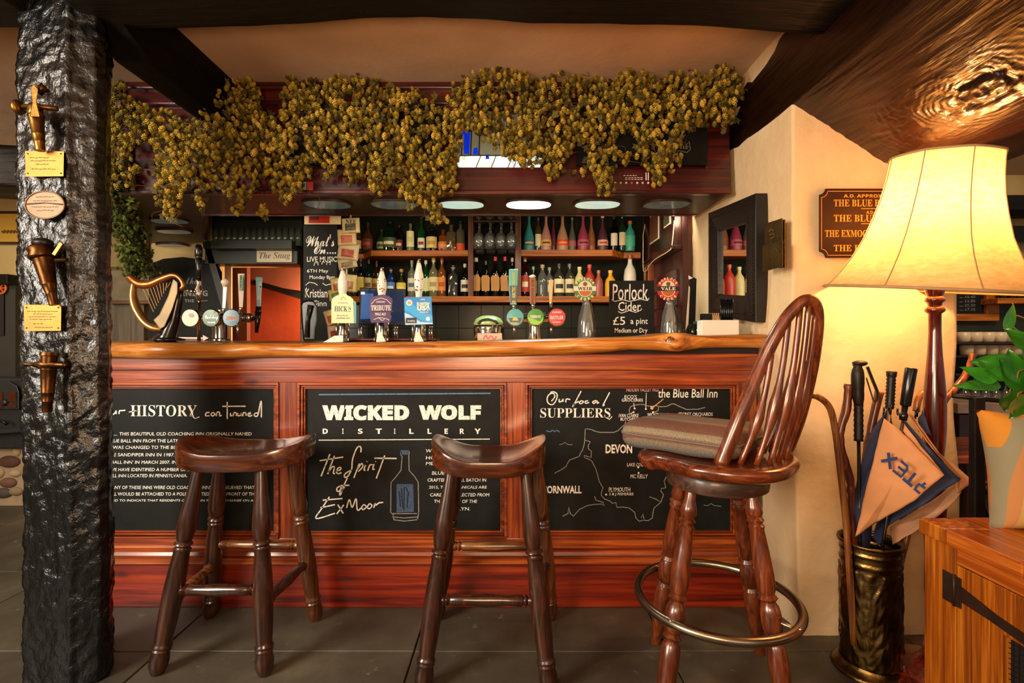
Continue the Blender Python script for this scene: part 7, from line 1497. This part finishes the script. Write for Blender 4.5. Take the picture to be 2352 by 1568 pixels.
# ---------------------------------------------------------------- dried hops along the canopy
random.seed(21); rng = np.random.default_rng(21)
def hop_template(seed, rows=6, per=5):
    r = random.Random(seed); vs = []; fs = []
    for j in range(rows):
        t_ = j/(rows-1); z = .5-t_*.95; rad = .36*math.sin(PI*(.16+.72*(1-t_)))
        for k in range(per):
            a = 2*PI*(k+.5*(j % 2))/per+r.uniform(-.1, .1); ca, sa = math.cos(a), math.sin(a); w_ = .62*PI/per*(rad+.12)*2.6
            L_ = .40; b0 = (rad*.55*ca, rad*.55*sa, z+.12); n = len(vs); out = rad+.12
            tx, ty = -sa, ca
            vs += [b0, (out*.95*ca-tx*w_*.5, out*.95*sa-ty*w_*.5, z-.02), (out*.95*ca+tx*w_*.5, out*.95*sa+ty*w_*.5, z-.02), ((out-.03)*ca, (out-.03)*sa, z-L_*.62)]
            fs += [(n, n+1, n+2), (n+1, n+3, n+2)]
    n = len(vs); vs += [(0, 0, .62), (.26, 0, .3), (0, .26, .3), (-.26, 0, .3), (0, -.26, .3), (0, 0, -.4)]
    fs += [(n, n+1, n+2), (n, n+2, n+3), (n, n+3, n+4), (n, n+4, n+1), (n+5, n+2, n+1), (n+5, n+3, n+2), (n+5, n+4, n+3), (n+5, n+1, n+4)]
    return np.array(vs), fs
TPL = [hop_template(s) for s in range(4)]
cx_ = [250, 290, 330, 370, 400, 430, 470, 500, 530, 560, 590, 620, 650, 670, 700, 740, 780, 820, 860, 900, 940, 980, 1010, 1040, 1060, 1090, 1120, 1150, 1190, 1230, 1270, 1310, 1350, 1380, 1420, 1450, 1500, 1530, 1570, 1600, 1640, 1680, 1710]
ct_ = [182, 200, 245, 245, 250, 262, 158, 152, 160, 165, 195, 250, 200, 172, 182, 190, 165, 163, 172, 195, 205, 228, 250, 195, 180, 162, 118, 128, 165, 172, 168, 165, 162, 168, 152, 142, 152, 150, 148, 152, 132, 110, 200]
cb_ = [470, 420, 400, 470, 498, 430, 430, 440, 440, 465, 410, 420, 440, 455, 400, 400, 400, 405, 440, 440, 440, 450, 470, 425, 300, 300, 335, 345, 375, 385, 400, 370, 400, 435, 400, 350, 400, 410, 345, 310, 300, 270, 225]
holes = [(625, 232, 26, 34), (430, 225, 40, 48), (330, 215, 30, 22), (1085, 340, 24, 42), (1068, 240, 10, 30), (430, 262, 30, 14), (330, 355, 26, 34), (690, 330, 8, 22), (1130, 372, 60, 20), (1440, 330, 30, 22), (1170, 395, 60, 16), (1480, 345, 20, 18), (345, 400, 14, 40), (1605, 330, 40, 40), (560, 425, 18, 22), (1330, 360, 18, 30), (735, 420, 40, 14)]
def ok(x, y):
    if y < interp(cx_, ct_, x)+6*math.sin(x*.13)+4*math.sin(x*.41) or y > interp(cx_, cb_, x)+16*math.sin(x*.11)+9*math.sin(x*.31+1): return False
    for a, b_, rx, ry in holes:
        if ((x-a)/rx)**2+((y-b_)/ry)**2 < 1: return False
    return True
pts = []
while len(pts) < 5200:
    x = random.uniform(250, 1712); y = random.uniform(105, 515)
    if ok(x, y):
        y_mid = (interp(cx_, ct_, x)+interp(cx_, cb_, x))/2
        u = random.random()**1.6; bulge = .17*max(0, 1-((y-y_mid)/140)**2)+.02
        pts.append((x, y, CY-.035-u*bulge-.02*noise.noise(Vector((x*.02, y*.02, 0)))))
# dangling strands
for (x0, y0, x1, y1, w_, n_) in ((395, 430, 388, 500, 16, 55), (560, 430, 545, 490, 14, 34), (690, 400, 655, 462, 14, 40), (455, 430, 462, 480, 10, 22), (610, 455, 602, 492, 8, 12), (960, 430, 1012, 508, 14, 55), (935, 425, 960, 470, 20, 40), (1030, 380, 1040, 430, 16, 40), (1385, 390, 1385, 440, 22, 60), (1520, 330, 1512, 415, 11, 50), (1120, 112, 1175, 170, 12, 34), (1640, 200, 1718, 225, 8, 14), (1480, 300, 1475, 360, 14, 30), (660, 165, 700, 240, 12, 40), (1290, 330, 1270, 400, 18, 50), (800, 380, 805, 420, 9, 16), (870, 400, 862, 438, 14, 26), (1160, 300, 1200, 372, 22, 60), (1075, 180, 1060, 300, 16, 60)):
    for k in range(n_):
        t_ = random.random(); pts.append((x0+(x1-x0)*t_+random.gauss(0, w_/2), y0+(y1-y0)*t_+random.gauss(0, 4), CY-.06-random.random()*.08))
for _ in range(1100):      # the end of the garland that trails down behind the post, along the canopy side
    t_ = random.random(); x = 262+t_*60+random.gauss(0, 16); y = 410+t_*215+random.gauss(0, 16); pts.append((x, y, 2.3+t_*1.0-random.random()*.12))
green = {i for i in range(len(pts)-1100, len(pts))}
order = sorted(range(len(pts)), key=lambda i: pts[i][2])
gar = thing('hop_garland', 'long thick garland of dried golden hops draped over the bar canopy', 'hop garland', (-.4, CY-.1, 2.0), group=None)
gr2 = thing('hop_garland', 'greener end of the hop garland hanging down left behind the post', 'hop garland', P(300, 520, 2.8))
def cone_xf(i):
    x, y, Y = pts[i]; p = P(x, y, Y); s_ = random.uniform(.016, .0245)*(1.0 if i not in green else .95)
    R = Matrix.Rotation(random.uniform(0, 6.28), 3, 'Z'); R = Matrix.Rotation(random.gauss(0, .35), 3, 'X') @ Matrix.Rotation(random.gauss(0, .35), 3, 'Y') @ R
    return p, s_, R
front = [i for i in order if i not in green][:300]; fset = set(front)
mesh_var = []
for k, (V, Fc) in enumerate(TPL):
    for tn in (.45, .7, .95):
        me = bpy.data.meshes.new('hop_cone'); me.from_pydata(V.tolist(), [], Fc); a = me.attributes.new('tint', 'FLOAT', 'POINT')
        hgt = V[:, 2]; a.data.foreach_set('value', np.clip(tn-.25*(hgt < -.2)+.1*hgt, 0, 1).astype(np.float32)); me.materials.append(M['hop']); mesh_var.append(me)
for i in front:
    p, s_, R = cone_xf(i); o = bpy.data.objects.new('hop_cone', random.choice(mesh_var)); sc.collection.objects.link(o); o.parent = gar
    o.matrix_basis = Matrix.Translation(p-Vector(gar.location)) @ R.to_4x4() @ Matrix.Scale(s_*1.05, 4)
def bulk(name, idx, parent, mat):
    VS = []; FS = []; T = []; n = 0
    for i in idx:
        V, Fc = TPL[i % 4]; p, s_, R = cone_xf(i); Rn = np.array(R)
        W = V @ Rn.T*s_*(1, 1, 1)+np.array(p)-np.array(parent.location); tn = random.uniform(.1, 1); VS.append(W); T.append(np.clip(tn-.25*(V[:, 2] < -.2)+.1*V[:, 2], 0, 1))
        FS += [tuple(q+n for q in f) for f in Fc]; n += len(V)
    me = bpy.data.meshes.new(name); me.from_pydata(np.concatenate(VS).tolist(), [], FS); a = me.attributes.new('tint', 'FLOAT', 'POINT'); a.data.foreach_set('value', np.concatenate(T).astype(np.float32))
    me.materials.append(mat); o = bpy.data.objects.new(name, me); sc.collection.objects.link(o); o.parent = parent; o['kind'] = 'stuff'; return o
bulk('hop_cones', [i for i in range(len(pts)) if i not in fset and i not in green], gar, M['hop'])
bulk('hop_cones', sorted(green), gr2, M['hop_green'])
# leaves between the cones
def leaves(parent, idx, nleaf, mat, depth):
    vs = []; fs = []; T = []
    for _ in range(nleaf):
        i = random.choice(idx); x, y, Y = pts[i]; p = P(x+random.gauss(0, 6), y+random.gauss(0, 6), Y+random.uniform(0, depth)); s_ = random.uniform(.02, .038)
        R = Matrix.Rotation(random.uniform(0, 6.28), 3, 'Y') @ Matrix.Rotation(random.uniform(-1, 1), 3, 'X'); n = len(vs); tn = random.random()
        for a, b_, c_ in ((0, 0, 0), (.35, .1, .35), (.5, .0, .75), (.2, -.05, .7), (0, .05, 1.1), (-.2, -.05, .7), (-.5, 0, .75), (-.35, .1, .35)):
            q = p+R @ Vector((a, b_, c_))*s_-Vector(parent.location); vs.append(tuple(q)); T.append(tn)
        fs += [(n, n+1, n+2, n+3), (n, n+3, n+4, n+5), (n, n+5, n+6, n+7)]
    me = bpy.data.meshes.new('hop_leaves'); me.from_pydata(vs, [], fs); a = me.attributes.new('tint', 'FLOAT', 'POINT'); a.data.foreach_set('value', np.array(T, dtype=np.float32)); me.materials.append(mat)
    o = bpy.data.objects.new('hop_leaves', me); sc.collection.objects.link(o); o.parent = parent; o['kind'] = 'stuff'
leaves(gar, [i for i in range(len(pts)) if i not in green], 1500, M['hop_leaf'], .06)
leaves(gr2, sorted(green), 500, M['hop_green'], .05)
st_ = MB()
for k in range(90):
    i = random.choice(order[:3500]); x, y, Y = pts[i]; p = P(x, y, Y); q = [p]
    for _ in range(5): q.append(q[-1]+Vector((random.gauss(0, .025), random.gauss(0, .01), random.gauss(-.008, .02))))
    st_.tube(spline(q, 3), .0012, 4)
for ln in ([(250, 240), (330, 290), (420, 285), (480, 275), (520, 250), (600, 270), (680, 265)], [(680, 262), (760, 250), (860, 240), (960, 260), (1040, 240), (1150, 240)], [(1150, 240), (1260, 250), (1380, 235), (1480, 240), (1560, 260), (1650, 180), (1680, 120)], [(500, 140), (455, 180), (432, 240), (438, 262)], [(690, 230), (705, 265), (690, 272)], [(600, 440), (615, 460), (604, 480)], [(620, 462), (650, 490)]):
    st_.tube(spline([P(x, y, CY-.09) for x, y in ln], 8), .0025, 5)
obj('bine_stems', st_, M['bine'], gar, fix=False, smooth=True, kind='stuff')

for o in sc.objects:
    if o.type == 'MESH' and o.name.split('.')[0] in ('chalk_lettering', 'gold_lettering', 'badge_lettering', 'print', 'engraving') and o.parent is not None and 'label' not in o: o['kind'] = 'stuff'
